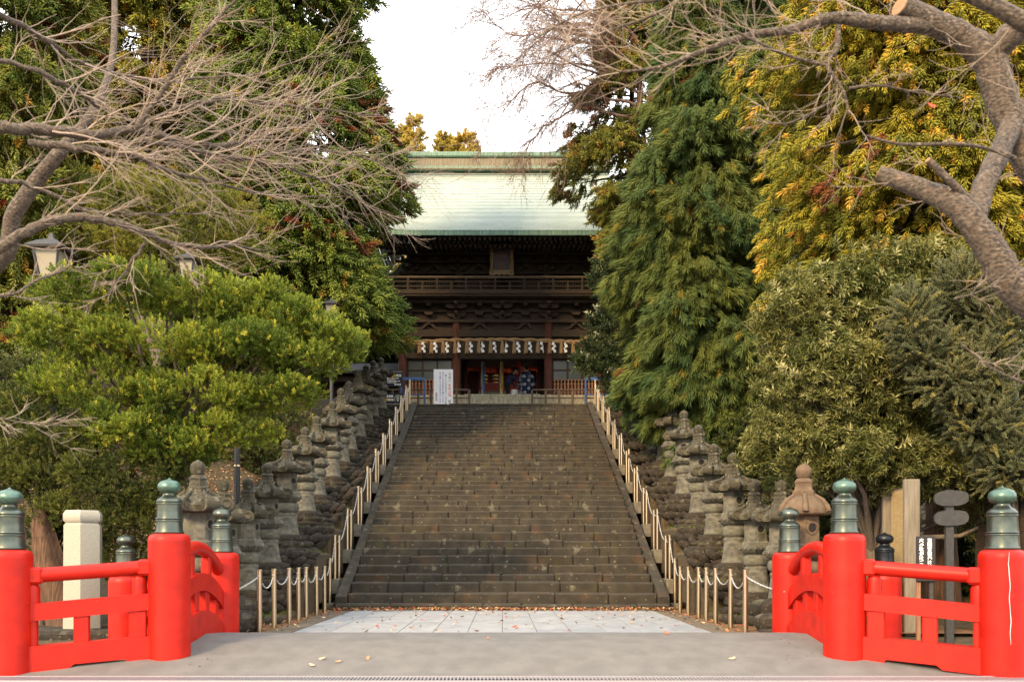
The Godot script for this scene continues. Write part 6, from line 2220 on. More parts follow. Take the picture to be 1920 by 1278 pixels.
# ---------------------------------------------------------------- trees
func make_bare_left() -> void:
	var rng := rng_of(201)
	var t := thing("cherry_tree", "bare cherry tree leaning in from the left edge, grey branches", "tree", Vector3(-8.6, 0, -8.2))
	var m := Mb.new()
	var trunk := smooth([Vector3(-8.6, -0.4, -8.2), Vector3(-8.2, 1.6, -7.9), Vector3(-7.0, 3.0, -7.6), Vector3(-4.36,3.452,-7.4), Vector3(-3.87,3.92,-7.2), Vector3(-3.69,4.174,-7.2), Vector3(-3.52,4.386,-7.2), Vector3(-3.38,4.873,-7.5), Vector3(-3.36,5.456,-7.8), Vector3(-3.51,6.303,-8.2)], [0.2, 0.16, 0.12, 0.08, 0.062, 0.058, 0.05, 0.036, 0.028, 0.024], 6)
	m.tube(trunk[0], trunk[1], 12)
	var tm := put("trunk", m.mesh(M.cherry), t, Transform3D(Basis(), Vector3(8.6, 0, 8.2)))
	var o := {"step": 0.07, "wild": 0.26, "up": 0.02, "pull": Vector3(0.06, 0, 0), "kids": [10, 8], "a0": 0.35, "a1": 0.95, "l0": 0.38, "l1": 0.7, "flat": 0.8}
	var lines := [
		[[Vector3(-3.89,4.352,-6.6), Vector3(-3.66,4.301,-6.6), Vector3(-3.48,4.333,-6.7), Vector3(-3.13,4.386,-6.9), Vector3(-2.89,4.513,-7.1), Vector3(-2.63,4.529,-7.3), Vector3(-2.39,4.568,-7.5), Vector3(-2.14,4.713,-7.7), Vector3(-1.8,4.978,-8)], [0.06, 0.058, 0.056, 0.05, 0.045, 0.036, 0.032, 0.026, 0.008], 26, 1.3],
		[[Vector3(-3.87,3.252,-6.5), Vector3(-3.6,3.398,-6.5), Vector3(-3.37,3.528,-6.5), Vector3(-3.11,3.641,-6.6), Vector3(-2.85,3.639,-6.7), Vector3(-2.61,3.583,-6.9), Vector3(-2.36,3.568,-7), Vector3(-2.16,3.645,-7.2), Vector3(-1.92,3.67,-7.4)], [0.055, 0.052, 0.05, 0.046, 0.038, 0.032, 0.026, 0.016, 0.005], 14, 0.85],
		[[Vector3(-2.68,3.528,-6.8), Vector3(-2.83,3.308,-6.8), Vector3(-3,3.108,-6.8)], [0.018, 0.014, 0.005], 5, 0.5],
		[[Vector3(-2.52,3.55,-6.9), Vector3(-2.42,3.42,-6.9), Vector3(-2.35,3.25,-6.9)], [0.016, 0.012, 0.005], 5, 0.5],
		[[Vector3(-2.84,4.47,-7), Vector3(-2.64,4.762,-7), Vector3(-2.43,5.067,-7), Vector3(-2.23,5.285,-7), Vector3(-2.01,5.532,-7)], [0.03, 0.028, 0.025, 0.02, 0.016], 14, 1.0],
		[[Vector3(-3.73,4.818,-6.6), Vector3(-3.41,4.78,-6.8), Vector3(-3.26,4.75,-7), Vector3(-3.18,4.725,-7.2)], [0.026, 0.024, 0.022, 0.02], 10, 0.9],
		[[Vector3(-3.5,4.242,-6.7), Vector3(-3.16,4.191,-6.7), Vector3(-2.85,4.2,-6.8), Vector3(-2.56,4.187,-7.1), Vector3(-1.98,4.22,-7.6), Vector3(-1.42,4.352,-8)], [0.036, 0.034, 0.028, 0.02, 0.012, 0.004], 20, 1.0],
		[[Vector3(-2.89,4.504,-7.1), Vector3(-2.63,4.774,-7.3), Vector3(-2.29,5.011,-7.6), Vector3(-1.68,5.07,-7.9), Vector3(-1.02,5.155,-8.2)], [0.03, 0.024, 0.018, 0.012, 0.004], 20, 1.2],
		[[Vector3(-2.84,4.438,-7.1), Vector3(-2.36,4.453,-7.4), Vector3(-1.94,4.539,-7.8), Vector3(-1.49,4.477,-8.1), Vector3(-0.998,4.278,-8.4)], [0.028, 0.022, 0.016, 0.01, 0.004], 20, 1.1],
		[[Vector3(-2.63,4.529,-7.3), Vector3(-2.29,4.497,-7.6), Vector3(-1.8,4.766,-8), Vector3(-1.2,4.846,-8.4), Vector3(-0.86,4.74,-8.5)], [0.026, 0.02, 0.014, 0.008, 0.003], 20, 1.1],
		[[Vector3(-3.66,5.065,-6.4), Vector3(-3.53,5.108,-6.8), Vector3(-3.31,5.085,-7.2), Vector3(-2.87,5.168,-7.6), Vector3(-2.27,5.425,-8), Vector3(-1.59,5.835,-8.4)], [0.03, 0.026, 0.02, 0.015, 0.01, 0.004], 20, 1.1],
		[[Vector3(-3.7,3.86,-6.4), Vector3(-3.42,3.867,-6.6), Vector3(-3.09,3.768,-6.8), Vector3(-2.72,3.899,-7.2), Vector3(-2.29,4.05,-7.6)], [0.024, 0.02, 0.015, 0.01, 0.003], 12, 0.8],
		[[Vector3(-3.64,2.966,-6.3), Vector3(-3.4,3.051,-6.4), Vector3(-3.15,3.284,-6.6), Vector3(-3.01,3.188,-6.8)], [0.018, 0.014, 0.009, 0.003], 8, 0.6],
		[[Vector3(-3.81,2.236,-6.6), Vector3(-3.63,2.173,-6.7), Vector3(-3.46,2.162,-6.9)], [0.012, 0.008, 0.003], 7, 0.55],
	]
	var big := Mb.new()
	var thin := Mb.new()
	for l in lines:
		var s := smooth(l[0], l[1], 5)
		for k in s[1].size():
			s[1][k] *= 0.74 * (1.0 + rng.randf_range(-0.12, 0.12))
		for k in s[0].size():
			s[0][k] += Vector3(rng.randf_range(-1, 1), rng.randf_range(-1, 1), rng.randf_range(-1, 1)) * 0.012
		big.tube(s[0], s[1], 8)
		twigs_on(thin, s[0], s[1], l[2], l[3], rng, o, 0.12)
	put("limbs", big.mesh(M.cherry), t, Transform3D(Basis(), Vector3(8.6, 0, 8.2)))
	tag(put("twigs", thin.mesh(M.twig_grey), t, Transform3D(Basis(), Vector3(8.6, 0, 8.2))), "", "", "", "stuff")

func make_bare_right() -> void:
	var rng := rng_of(211)
	var t := thing("cherry_tree", "thick pruned cherry tree at the right edge with sawn limb ends", "tree", Vector3(5.4, 0, -5.2))
	var off := Transform3D(Basis(), Vector3(-5.4, 0, 5.2))
	var big := Mb.new()
	var thin := Mb.new()
	var cuts := Mb.new()
	var o := {"step": 0.06, "wild": 0.28, "up": 0.03, "pull": Vector3(-0.04, 0, 0), "kids": [8, 6], "a0": 0.4, "a1": 1.05, "l0": 0.35, "l1": 0.7, "flat": 0.8}
	var low := smooth([Vector3(5.4, -0.4, -5.2), Vector3(5.1, 0.9, -5.3), Vector3(3.74,2.139,-5.4), Vector3(3.39,2.52,-5.4), Vector3(3.06,2.775,-5.4), Vector3(2.92,2.991,-5.4), Vector3(2.73,3.245,-5.4), Vector3(2.55,3.403,-5.5), Vector3(2.33,3.539,-5.6)], [0.26, 0.2, 0.13, 0.115, 0.1, 0.09, 0.076, 0.06, 0.046], 7)
	for k in low[0].size():
		low[1][k] *= 1.0 + rng.randf_range(-0.07, 0.07)
	big.tube(low[0], low[1], 14)
	put("trunk", big.mesh(M.cherry), t, off)
	big = Mb.new()
	var lines := [
		[[Vector3(3.56,2.302,-5.42), Vector3(3.73,2.796,-5.7), Vector3(3.62,3.46,-5.9), Vector3(3.41,3.807,-5.9), Vector3(3.26,4.12,-5.9), Vector3(3.16,4.415,-5.9), Vector3(2.98,4.571,-5.9), Vector3(2.77,4.664,-5.9), Vector3(2.57,4.731,-5.85)], [0.13, 0.128, 0.116, 0.106, 0.1, 0.096, 0.08, 0.071, 0.068], 6, 0.8, true],
		[[Vector3(3.17,4.432,-5.9), Vector3(3.27,4.524,-5.8), Vector3(3.41,4.607,-5.7), Vector3(3.62,4.711,-5.6)], [0.085, 0.08, 0.075, 0.075], 4, 0.7, false],
		[[Vector3(2.83,3.142,-5.45), Vector3(2.98,3.476,-5.6), Vector3(3.23,3.855,-5.8), Vector3(3.34,4.102,-5.9)], [0.07, 0.066, 0.066, 0.066], 3, 0.5, false],
		[[Vector3(2.89,3.232,-5.45), Vector3(2.67,3.364,-5.35), Vector3(2.49,3.493,-5.3)], [0.026, 0.022, 0.02], 2, 0.3, true],
		[[Vector3(2.77,4.623,-5.9), Vector3(2.38,4.592,-5.8), Vector3(2.11,4.619,-5.8), Vector3(1.84,4.547,-5.8), Vector3(1.56,4.503,-5.8), Vector3(1.26,4.401,-5.8), Vector3(1.02,4.309,-5.8), Vector3(0.744,4.274,-5.8)], [0.05, 0.044, 0.036, 0.028, 0.022, 0.017, 0.012, 0.005], 26, 0.75, false],
		[[Vector3(2.15,4.571,-5.8), Vector3(2.14,4.428,-5.8), Vector3(2.08,4.319,-5.8), Vector3(2.18,4.155,-5.8), Vector3(2.22,4.002,-5.8)], [0.018, 0.018, 0.014, 0.01, 0.006], 12, 0.6, false],
		[[Vector3(2.08,4.319,-5.8), Vector3(1.84,4.377,-5.8), Vector3(1.54,4.439,-5.7), Vector3(1.28,4.514,-5.6)], [0.012, 0.01, 0.009, 0.004], 12, 0.6, false],
		[[Vector3(2.22,4.172,-5.8), Vector3(2.42,4.189,-5.8), Vector3(2.69,4.138,-5.8), Vector3(2.93,4.114,-5.8)], [0.009, 0.008, 0.006, 0.003], 8, 0.4, false],
		[[Vector3(2.11,4.087,-5.8), Vector3(1.84,3.95,-5.8), Vector3(1.66,3.967,-5.8)], [0.008, 0.006, 0.003], 6, 0.4, false],
		[[Vector3(2.17,3.683,-5.4), Vector3(2.38,3.632,-5.4), Vector3(2.73,3.632,-5.4), Vector3(2.97,3.645,-5.5), Vector3(3.17,3.634,-5.6)], [0.007, 0.01, 0.011, 0.012, 0.014], 2, 0.3, false],
		[[Vector3(2.99,4.068,-5), Vector3(2.52,4.304,-5), Vector3(2.23,4.362,-5)], [0.05, 0.04, 0.03], 8, 0.7, false],
		[[Vector3(1.62,4.999,-6), Vector3(1.31,5.017,-6.2), Vector3(0.896,5.08,-6.4), Vector3(0.575,5.128,-6.6), Vector3(0.232,5.048,-6.8)], [0.018, 0.015, 0.011, 0.008, 0.003], 22, 0.8, false],
		[[Vector3(1.54,5.329,-6.4), Vector3(1.16,5.148,-6.6), Vector3(0.752,5.1,-6.8), Vector3(0.404,5.059,-7)], [0.014, 0.011, 0.008, 0.003], 16, 0.7, false],
		[[Vector3(2.62,2.41,-5.2), Vector3(2.81,2.257,-5.2), Vector3(3.02,2.165,-5.2)], [0.004, 0.006, 0.008], 4, 0.3, false],
		[[Vector3(2.59,2.654,-5.2), Vector3(2.78,2.716,-5.2), Vector3(3.02,2.899,-5.2)], [0.004, 0.006, 0.008], 5, 0.3, false],
	]
	for l in lines:
		var s := smooth(l[0], l[1], 6)
		for k in s[0].size():
			s[0][k] += Vector3(rng.randf_range(-1, 1), rng.randf_range(-1, 1), rng.randf_range(-1, 1)) * 0.07 * minf(0.1, s[1][k])
			s[1][k] *= 1.0 + rng.randf_range(-0.06, 0.06)
		big.tube(s[0], s[1], 12 if l[1][0] > 0.06 else 7)
		twigs_on(thin, s[0], s[1], l[2], l[3], rng, o, 0.1)
		if l[4]:
			var n: int = s[0].size() - 1
			cuts = Mb.new()
			cuts.tube([s[0][n], s[0][n] + (s[0][n] - s[0][n - 1]).normalized() * 0.006], [s[1][n] * 0.93, s[1][n] * 0.9], 14)
			put("sawn_end", cuts.mesh(M.cut), t, off)
	var e: int = low[0].size() - 1
	cuts = Mb.new()
	cuts.tube([low[0][e], low[0][e] + (low[0][e] - low[0][e - 1]).normalized() * 0.006], [low[1][e] * 0.93, low[1][e] * 0.9], 14)
	twigs_on(thin, low[0], low[1], 8, 0.5, rng, o, 0.45)
	put("limbs", big.mesh(M.cherry), t, off)
	put("sawn_end", cuts.mesh(M.cut), t, off)
	tag(put("twigs", thin.mesh(M.twig_grey), t, off), "", "", "", "stuff")
	var rl := leaf_mesh(2)
	var last := put("red_leaf", rl.duplicate(), t, Transform3D(Basis(Vector3(0, 0, 1), -0.6).scaled(Vector3(0.06, 0.06, 0.09)) * Basis(Vector3(1, 0, 0), 1.2), Vector3(2.7,4.017,-5.7) - Vector3(5.4, 0, -5.2)))
	var pm := paint(lin(0.6, 0.08, 0.03), 0.7)
	pm.cull_mode = BaseMaterial3D.CULL_DISABLED
	last.set_surface_override_material(0, pm)

func make_weeping() -> void:
	var rng := rng_of(221)
	var base := Vector3(4.911, 6.0, -33.0)
	var t := thing("weeping_cherry", "bare weeping tree with drooping reddish twigs right of the gate roof", "tree", base)
	var m := Mb.new()
	var s := smooth([Vector3(0, -0.3, 0), Vector3(0.1, 5, 0), Vector3(-0.2, 9, 0), Vector3(0.1, 12.0, 0), Vector3(-0.3, 15.5, 0), Vector3(-0.2, 18, 0)], [0.24, 0.18, 0.15, 0.12, 0.08, 0.04], 5)
	m.tube(s[0], s[1], 10)
	put("trunk", m.mesh(M.bark), t)
	m = Mb.new()
	var o := {"step": 0.28, "wild": 0.2, "up": -0.085, "kids": [7, 6, 4], "thin": 0.0055, "a0": 0.3, "a1": 0.9, "l0": 0.4, "l1": 0.75}
	var limbs := [
		[Vector3(4.81,17.62,-33), Vector3(3.22,17.75,-32.6), Vector3(2.15,17.71,-32.3), Vector3(1.09,17.88,-32), Vector3(0.337,17.21,-31.8), Vector3(-0.446,16.55,-31.6), Vector3(-0.741,15.39,-31.5)],
		[Vector3(4.91,18.88,-33), Vector3(3.41,19.47,-32.6), Vector3(1.67,19.59,-32.2), Vector3(0.151,19.63,-32), Vector3(-0.692,20.3,-31.8)],
		[Vector3(4.91,20.05,-33), Vector3(3.23,20.74,-32.7), Vector3(1.3,20.81,-32.4), Vector3(-0.227,21.3,-32.2)],
		[Vector3(4.81,17.04,-33), Vector3(3.05,17.43,-32.8), Vector3(1.88,16.85,-32.6), Vector3(1.11,16.05,-32.4), Vector3(0.627,15.09,-32.3)],
		[Vector3(4.91,18.3,-33), Vector3(3.19,18.6,-32.3), Vector3(1.84,18.54,-32), Vector3(0.337,18.39,-31.8), Vector3(-0.781,18.04,-31.6)],
		[Vector3(4.91,19.37,-33), Vector3(3.68,20.51,-33.3), Vector3(2.32,20.77,-33.4), Vector3(0.847,19.84,-33.5), Vector3(-0.0395,19.01,-33.6)],
	]
	for l in limbs:
		var pts := []
		var rad := []
		for q in l.size():
			pts.append(l[q] - base)
			rad.append(lerpf(0.055, 0.006, float(q) / (l.size() - 1)))
		var ls := smooth(pts, rad, 5)
		for q in ls[0].size():
			ls[0][q] += Vector3(rng.randf_range(-1, 1), rng.randf_range(-1, 1), rng.randf_range(-1, 1)) * 0.05
		m.tube(ls[0], ls[1], 6)
		twigs_on(m, ls[0], ls[1], 44, 1.8, rng, o, 0.1)
	for k in 17:
		var i: int = clampi(int(lerpf(14, 25, (k + rng.randf()) / 17.0)), 0, s[0].size() - 1)
		var az := rng.randf_range(-0.9, 0.9) + (PI if k % 4 else 0.0)
		bare(m, s[0][i], Vector3(cos(az), 0.45, sin(az) * 0.6).normalized(), rng.randf_range(3.0, 5.2), 0.055, 0, rng, o)
	tag(put("branches", m.mesh(M.twig), t), "", "", "", "stuff")
	# a second one nearer, whose thin tips hang before the roof
	base = Vector3(7.34, 5.0, -29.5)
	t = thing("weeping_cherry", "bare weeping tree whose pale thin tips hang before the copper roof", "tree", base)
	m = Mb.new()
	s = smooth([Vector3(0, -0.3, 0), Vector3(0.2, 6, 0), Vector3(-0.1, 11, 0), Vector3(-1.2, 14.3, 0), Vector3(-3.6, 15.2, -0.6), Vector3(-5.0, 14.4, -1.0), Vector3(-6.1, 12.6, -1.3)], [0.2, 0.17, 0.13, 0.09, 0.05, 0.02, 0.004], 6)
	m.tube(s[0], s[1], 8)
	put("trunk", m.mesh(M.bark), t)
	m = Mb.new()
	var o2 := {"step": 0.3, "wild": 0.08, "up": -0.2, "kids": [6, 4], "thin": 0.0045, "a0": 0.25, "a1": 0.8, "l0": 0.45, "l1": 0.8}
	for k in 16:
		var i: int = clampi(int(lerpf(24, 36, (k + rng.randf()) / 16.0)), 0, s[0].size() - 1)
		bare(m, s[0][i], Vector3(rng.randf_range(-1, 0.2), -0.3, rng.randf_range(-0.5, 0.5)).normalized(), rng.randf_range(1.4, 2.6), 0.008, 0, rng, o2)
	tag(put("branches", m.mesh(M.twig), t), "", "", "", "stuff")

func px(list: Array, d: float, depth: float) -> Array:
	# rows of [x, y, half width, half height] in metres on a plane at distance D, as ellipsoids
	var out := []
	for b in list:
		out.append([Vector3(b[0], b[1], -d + b[4]), Vector3(b[2], b[3], depth)])
	return out

func make_trees() -> void:
	make_grass_mesh()
	var yellow_tip := Color(1.9, 1.75, 0.95)
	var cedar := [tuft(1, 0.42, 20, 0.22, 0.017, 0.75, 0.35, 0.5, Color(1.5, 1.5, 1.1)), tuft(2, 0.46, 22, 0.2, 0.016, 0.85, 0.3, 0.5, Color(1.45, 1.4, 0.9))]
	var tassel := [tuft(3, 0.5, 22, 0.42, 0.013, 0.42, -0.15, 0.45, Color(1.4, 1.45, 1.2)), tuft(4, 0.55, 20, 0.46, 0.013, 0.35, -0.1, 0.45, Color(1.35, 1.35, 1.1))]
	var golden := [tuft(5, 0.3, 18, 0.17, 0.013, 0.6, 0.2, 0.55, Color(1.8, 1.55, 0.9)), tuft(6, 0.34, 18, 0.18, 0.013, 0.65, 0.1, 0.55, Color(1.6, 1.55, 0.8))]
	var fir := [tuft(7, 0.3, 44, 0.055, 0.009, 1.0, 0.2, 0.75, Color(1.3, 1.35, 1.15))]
	var small := [rosette(11, 14, 0.14, 0.055, 0.026, 1.35, 0.5, 0.1, M.leaf), rosette(12, 16, 0.16, 0.05, 0.025, 1.4, 0.5, 0.1, M.leaf)]
	var long := [rosette(13, 12, 0.12, 0.115, 0.034, 1.55, 0.6, 0.16, M.gloss), rosette(14, 13, 0.14, 0.105, 0.032, 1.6, 0.6, 0.2, M.gloss)]
	var round := [rosette(15, 14, 0.22, 0.1, 0.05, 1.45, 0.6, 0.1, M.gloss)]

	# left of the stairs
	conifer("cedar_tree", "tall dark green cedar left of the gate roof, behind the clipped tree", Vector3(-6.741, 4.9, -30), 0.42, [[4.0, 2.4, 3.2, 2.6], [5.0, 3.4, 3.4, 3.0], [7.2, 3.6, 3.3, 3.2], [9.3, 3.6, 3.75, 3.2], [10.3, 3.4, 3.2, 3.0], [12.0, 3.1, 2.65, 2.8], [15.0, 2.8, 2.8, 2.6], [18.0, 2.0, 2.0, 2.0], [21.0, 0.4, 0.4, 0.4]], 225, 70, cedar, Vector2(0.9, 1.62), [Color(0.141, 0.227, 0.0432), Color(0.315, 0.379, 0.0593), Color(0.41, 0.304, 0.0539), 0.05], 301, {"dry": 0.12, "hang": 0.55})
	conifer("cedar_tree", "olive green cedar at the upper left behind the bare cherry twigs", Vector3(-13.04, 6.4, -33), 0.4, [[2.0, 2.6, 2.6, 2.4], [6.0, 3.6, 3.6, 3.0], [11.0, 3.2, 3.0, 2.8], [14.5, 2.4, 1.8, 2.2], [19.0, 0.5, 0.5, 0.5]], 144, 62, cedar, Vector2(1.02, 1.8), [Color(0.221, 0.258, 0.0432), Color(0.504, 0.454, 0.0701), Color(0.63, 0.396, 0.0539), 0.1], 302, {"dry": 0.22})
	conifer("cedar_tree", "cedar at the far left edge with a pale grey trunk", Vector3(-12.88, 3.8, -24), 0.3, [[3.0, 2.2, 2.0, 2.0], [6.5, 2.8, 2.4, 2.4], [11.0, 2.6, 2.4, 2.2], [16.0, 0.6, 0.6, 0.6]], 105, 54, cedar, Vector2(0.84, 1.5), [Color(0.157, 0.227, 0.0432), Color(0.378, 0.379, 0.0647), Color(0.63, 0.365, 0.0539), 0.06], 303, {"dry": 0.22})
	blob_tree("evergreen_shrub", "yellow green evergreen tree behind the top of the clipped tree", "tree", Vector3(-9.092, 3.2, -23.5), Vector3(-8.956, 7.0, -23.5), 0.14, px([[-9.633, 10.34, 1.5, 0.85, 0], [-8.009, 9.798, 1.6, 0.85, 0.2], [-6.927, 9.46, 0.9, 0.7, 0], [-10.72, 9.46, 1.3, 1.0, 0.3], [-8.686, 8.919, 2.0, 0.8, 0]], 23.5, 1.1), small, 4600, Vector2(0.9, 1.5), [Color(0.139, 0.171, 0.031), Color(0.341, 0.326, 0.0543)], 304, Vector3(1, 0.6, 0.6), null, 0.5, "", Vector3(5, 0.22, 0.42))
	blob_tree("clipped_tree", "large rounded evergreen clipped in cloud layers left of the stairs", "tree", Vector3(-5.946, 0.0, -16.3), Vector3(-5.946, 3.1, -16.3), 0.16, px([[-6.671, 5.713, 1.35, 0.36, 0.5], [-5.101, 5.622, 1.2, 0.34, 0.3], [-3.87, 5.28, 0.95, 0.3, 0.1], [-3.07, 4.98, 0.6, 0.24, 0.0], [-7.451, 4.915, 0.85, 0.34, 0.6], [-6.029, 4.777, 1.2, 0.32, 0.7], [-4.536, 4.728, 1.1, 0.32, 0.5], [-3.437, 4.617, 0.7, 0.24, 0.2], [-7.084, 4.089, 1.05, 0.34, 0.6], [-5.249, 3.951, 1.15, 0.32, 0.7], [-4.023, 3.949, 0.75, 0.26, 0.3], [-6.309, 3.341, 0.95, 0.3, 0.6], [-4.852, 3.29, 0.85, 0.26, 0.4], [-5.544, 2.919, 0.7, 0.22, 0.6], [-4.553, 5.589, 0.6, 0.28, 0.1]], 16.3, 0.85), small, 25000, Vector2(0.5, 1.1), [Color(0.108, 0.175, 0.023), Color(0.324, 0.388, 0.046), Color(0.504, 0.5, 0.069), 0.1], 305, Vector3(0.8, 0.75, 0.5), null, 0.5, "", Vector3(11, 0.12, 0.26))
	blob_tree("evergreen_hedge", "loose dark evergreen hedge at the lower left behind the granite pillar", "hedge", Vector3(-8.094, 0.0, -15.9), Vector3(-8.002, 1.0, -15.9), 0.08, px([[-8.262, 2.919, 0.9, 0.6, 0.3], [-8.461, 3.492, 0.7, 0.45, 0.2], [-7.635, 3.263, 0.7, 0.45, 0.2], [-7.446, 2.466, 1.0, 0.65, 0.3], [-6.442, 2.483, 1.0, 0.6, 0.3], [-8.352, 1.923, 0.9, 0.7, 0.2], [-6.992, 1.703, 1.1, 0.6, 0.1], [-6.042, 2.14, 0.7, 0.6, 0.0], [-6.325, 1.105, 0.8, 0.45, 0.0], [-8.094, 0.9231, 1.1, 0.45, 0.0]], 15.9, 0.7), small, 14000, Vector2(0.5, 0.9), [Color(0.0543, 0.0853, 0.0186), Color(0.171, 0.194, 0.0372), Color(0.31, 0.31, 0.0775), 0.08], 306, Vector3(0.9, 0.5, 0.8), null, 0.5, "", Vector3(7, 0.18, 0.36))
	# right of the stairs
	conifer("cedar_tree", "tall blue green cedar with long hanging sprays right of the gate", Vector3(5.858, 3.4, -26), 0.42, [[0.6, 0.7, 1.6, 1.4], [2.9, 2.2, 2.4, 2.0], [4.4, 2.75, 2.6, 2.5], [6.7, 2.75, 2.6, 2.4], [8.3, 2.5, 2.6, 2.4], [9.4, 2.0, 2.5, 2.2], [10.6, 1.55, 2.3, 2.0], [13.6, 1.35, 2.0, 1.8], [18.0, 0.8, 1.0, 1.0], [20.0, 0.3, 0.3, 0.3]], 330, 64, tassel, Vector2(0.65, 1.1), [Color(0.0901, 0.17, 0.0534), Color(0.225, 0.262, 0.0512), Color(0.392, 0.313, 0.0426), 0.03], 311, {"hang": 1.2, "droop": 0.45, "dry": 0.05})
	conifer("cedar_tree", "thin olive conifer whose boughs reach over the right of the copper roof", Vector3(4.86, 6.2, -34), 0.24, [[5.6, 0.9, 1.8, 1.2], [6.6, 1.1, 2.0, 1.4], [7.8, 0.9, 2.0, 1.4], [8.7, 1.3, 2.0, 1.6], [9.3, 3.5, 2.0, 1.8], [10.6, 3.6, 2.0, 1.8], [11.6, 2.5, 1.8, 1.5], [12.8, 1.5, 1.6, 1.4], [15.5, 1.2, 1.4, 1.2], [17.5, 0.5, 0.5, 0.5]], 105, 56, cedar, Vector2(0.72, 1.38), [Color(0.189, 0.243, 0.0486), Color(0.41, 0.409, 0.0809), Color(0.504, 0.335, 0.0809), 0.12], 312, {"dry": 0.25, "hang": 0.6, "droop": 0.35})
	blob_tree("camellia_tree", "dark glossy broadleaf tree leaning over the upper right lanterns", "tree", Vector3(5.459, 4.7, -29), Vector3(5.084, 6.3, -29), 0.13, px([[4.577, 6.327, 1.2, 0.85, 0.3], [3.319, 7.45, 0.8, 0.42, 0.3], [3.99, 7.081, 0.9, 0.5, 0.5], [5.415, 5.405, 0.9, 0.6, 0.4], [3.719, 8.549, 0.8, 0.6, 0.0], [3.548, 10.08, 0.6, 0.8, 0.0]], 29.0, 0.9), round, 4200, Vector2(0.8, 1.5), [Color(0.0279, 0.0527, 0.0217), Color(0.093, 0.116, 0.0465), Color(0.465, 0.48, 0.341), 0.05], 313, Vector3(0.9, 0.2, 0.9), null, 0.5, "", Vector3(6, 0.2, 0.4))
	conifer("cedar_tree", "cedar with golden yellow tipped boughs at the upper right", Vector3(8.133, 0.0, -16.8), 0.32, [[6.2, 2.6, 1.6, 1.4], [6.9, 3.2, 2.2, 1.6], [7.9, 3.3, 2.6, 1.8], [9.35, 3.1, 2.8, 1.8], [10.5, 3.7, 2.8, 1.8], [11.8, 3.7, 2.8, 1.8], [14.0, 1.5, 1.5, 1.2]], 190, 72, golden, Vector2(0.72, 1.25), [Color(0.2, 0.23, 0.03), Color(0.56, 0.47, 0.045), Color(0.78, 0.5, 0.07), 0.14], 314, {"hang": 1.1, "droop": 0.35, "dry": 0.06, "freq": 0.9})
	blob_tree("broadleaf_shrub", "great rounded pale olive broadleaf shrub right of the stairs", "shrub", Vector3(6.487, 0.0, -15.9), Vector3(6.487, 1.6, -15.9), 0.14, px([[5.361, 5.119, 0.95, 0.85, 0.3], [6.546, 5.575, 1.25, 0.95, 0.2], [5.562, 3.853, 1.15, 0.95, 0.4], [6.822, 4.258, 1.25, 1.1, 0.5], [4.996, 4.116, 0.6, 0.6, 0.3], [7.823, 5.21, 1.0, 1.0, 0.2], [8.135, 3.463, 1.0, 0.95, 0.3], [6.192, 2.908, 1.3, 0.55, 0.4], [7.493, 2.584, 1.2, 0.42, 0.5], [8.566, 1.913, 0.6, 0.5, 0.4], [5.12, 3.125, 0.7, 0.5, 0.3]], 15.9, 1.0), long, 17000, Vector2(0.7, 1.2), [Color(0.0894, 0.108, 0.028), Color(0.254, 0.254, 0.0828), Color(0.458, 0.444, 0.203), 0.1], 315, Vector3(0.9, 0.4, 0.7), null, 0.5, "", Vector3(6, 0.2, 0.42))
	blob_tree("fir_tree", "small grey green fir in front of the broadleaf shrub at the right", "tree", Vector3(8.037, 0.0, -14.0), Vector3(7.931, 3.6, -14.0), 0.06, px([[6.184, 4.756, 0.28, 0.42, 0.1], [6.424, 4.276, 0.34, 0.32, 0.1], [6.784, 3.836, 0.42, 0.36, 0.1], [7.224, 3.996, 0.42, 0.6, 0.1], [7.344, 3.196, 0.5, 0.5, 0.1], [7.504, 4.876, 0.4, 0.5, 0.1], [7.024, 5.276, 0.35, 0.4, 0.0], [7.704, 2.556, 0.4, 0.4, 0.1]], 13.9, 0.4), fir, 3000, Vector2(0.7, 1.2), [Color(0.0855, 0.109, 0.0522), Color(0.199, 0.199, 0.0855), Color(0.285, 0.257, 0.076), 0.1], 316, Vector3(0.8, 0.3, 0.7))
	conifer("cedar_tree", "dark cedar filling the gap between the olive cedar and the tall left cedar", Vector3(-11.14, 7.6, -37), 0.4, [[1.0, 2.6, 2.6, 2.4], [5.0, 3.4, 3.4, 3.0], [11.0, 3.2, 3.0, 2.8], [16.0, 2.4, 2.4, 2.2], [21.0, 0.5, 0.5, 0.5]], 140, 56, cedar, Vector2(1.0, 1.7), [Color(0.122, 0.196, 0.0383), Color(0.265, 0.313, 0.0522), Color(0.406, 0.293, 0.0522), 0.06], 307, {"dry": 0.12})
	conifer("cedar_tree", "dark cedar behind the left edge between the two outer cedars", Vector3(-17.93, 8.5, -38), 0.4, [[0.5, 3.2, 3.2, 2.4], [5.0, 3.8, 3.8, 3.0], [10.0, 3.4, 3.4, 2.8], [15.0, 2.6, 2.6, 2.2], [19.0, 0.5, 0.5, 0.5]], 140, 56, cedar, Vector2(1.0, 1.7), [Color(0.162, 0.216, 0.0383), Color(0.344, 0.352, 0.061), Color(0.507, 0.313, 0.0522), 0.1], 308, {"dry": 0.15})
	conifer("cedar_tree", "dark cedar between the hanging cedar and the golden cedar", Vector3(10.18, 5.0, -31), 0.4, [[1.0, 2.6, 2.6, 2.4], [5.0, 3.2, 3.2, 3.0], [10.0, 3.0, 3.0, 2.8], [16.0, 2.6, 2.4, 2.2], [21.0, 0.5, 0.5, 0.5]], 140, 56, tassel, Vector2(1.0, 1.6), [Color(0.063, 0.115, 0.036), Color(0.14, 0.182, 0.042), Color(0.252, 0.203, 0.036), 0.06], 317, {"hang": 1.0, "dry": 0.1})
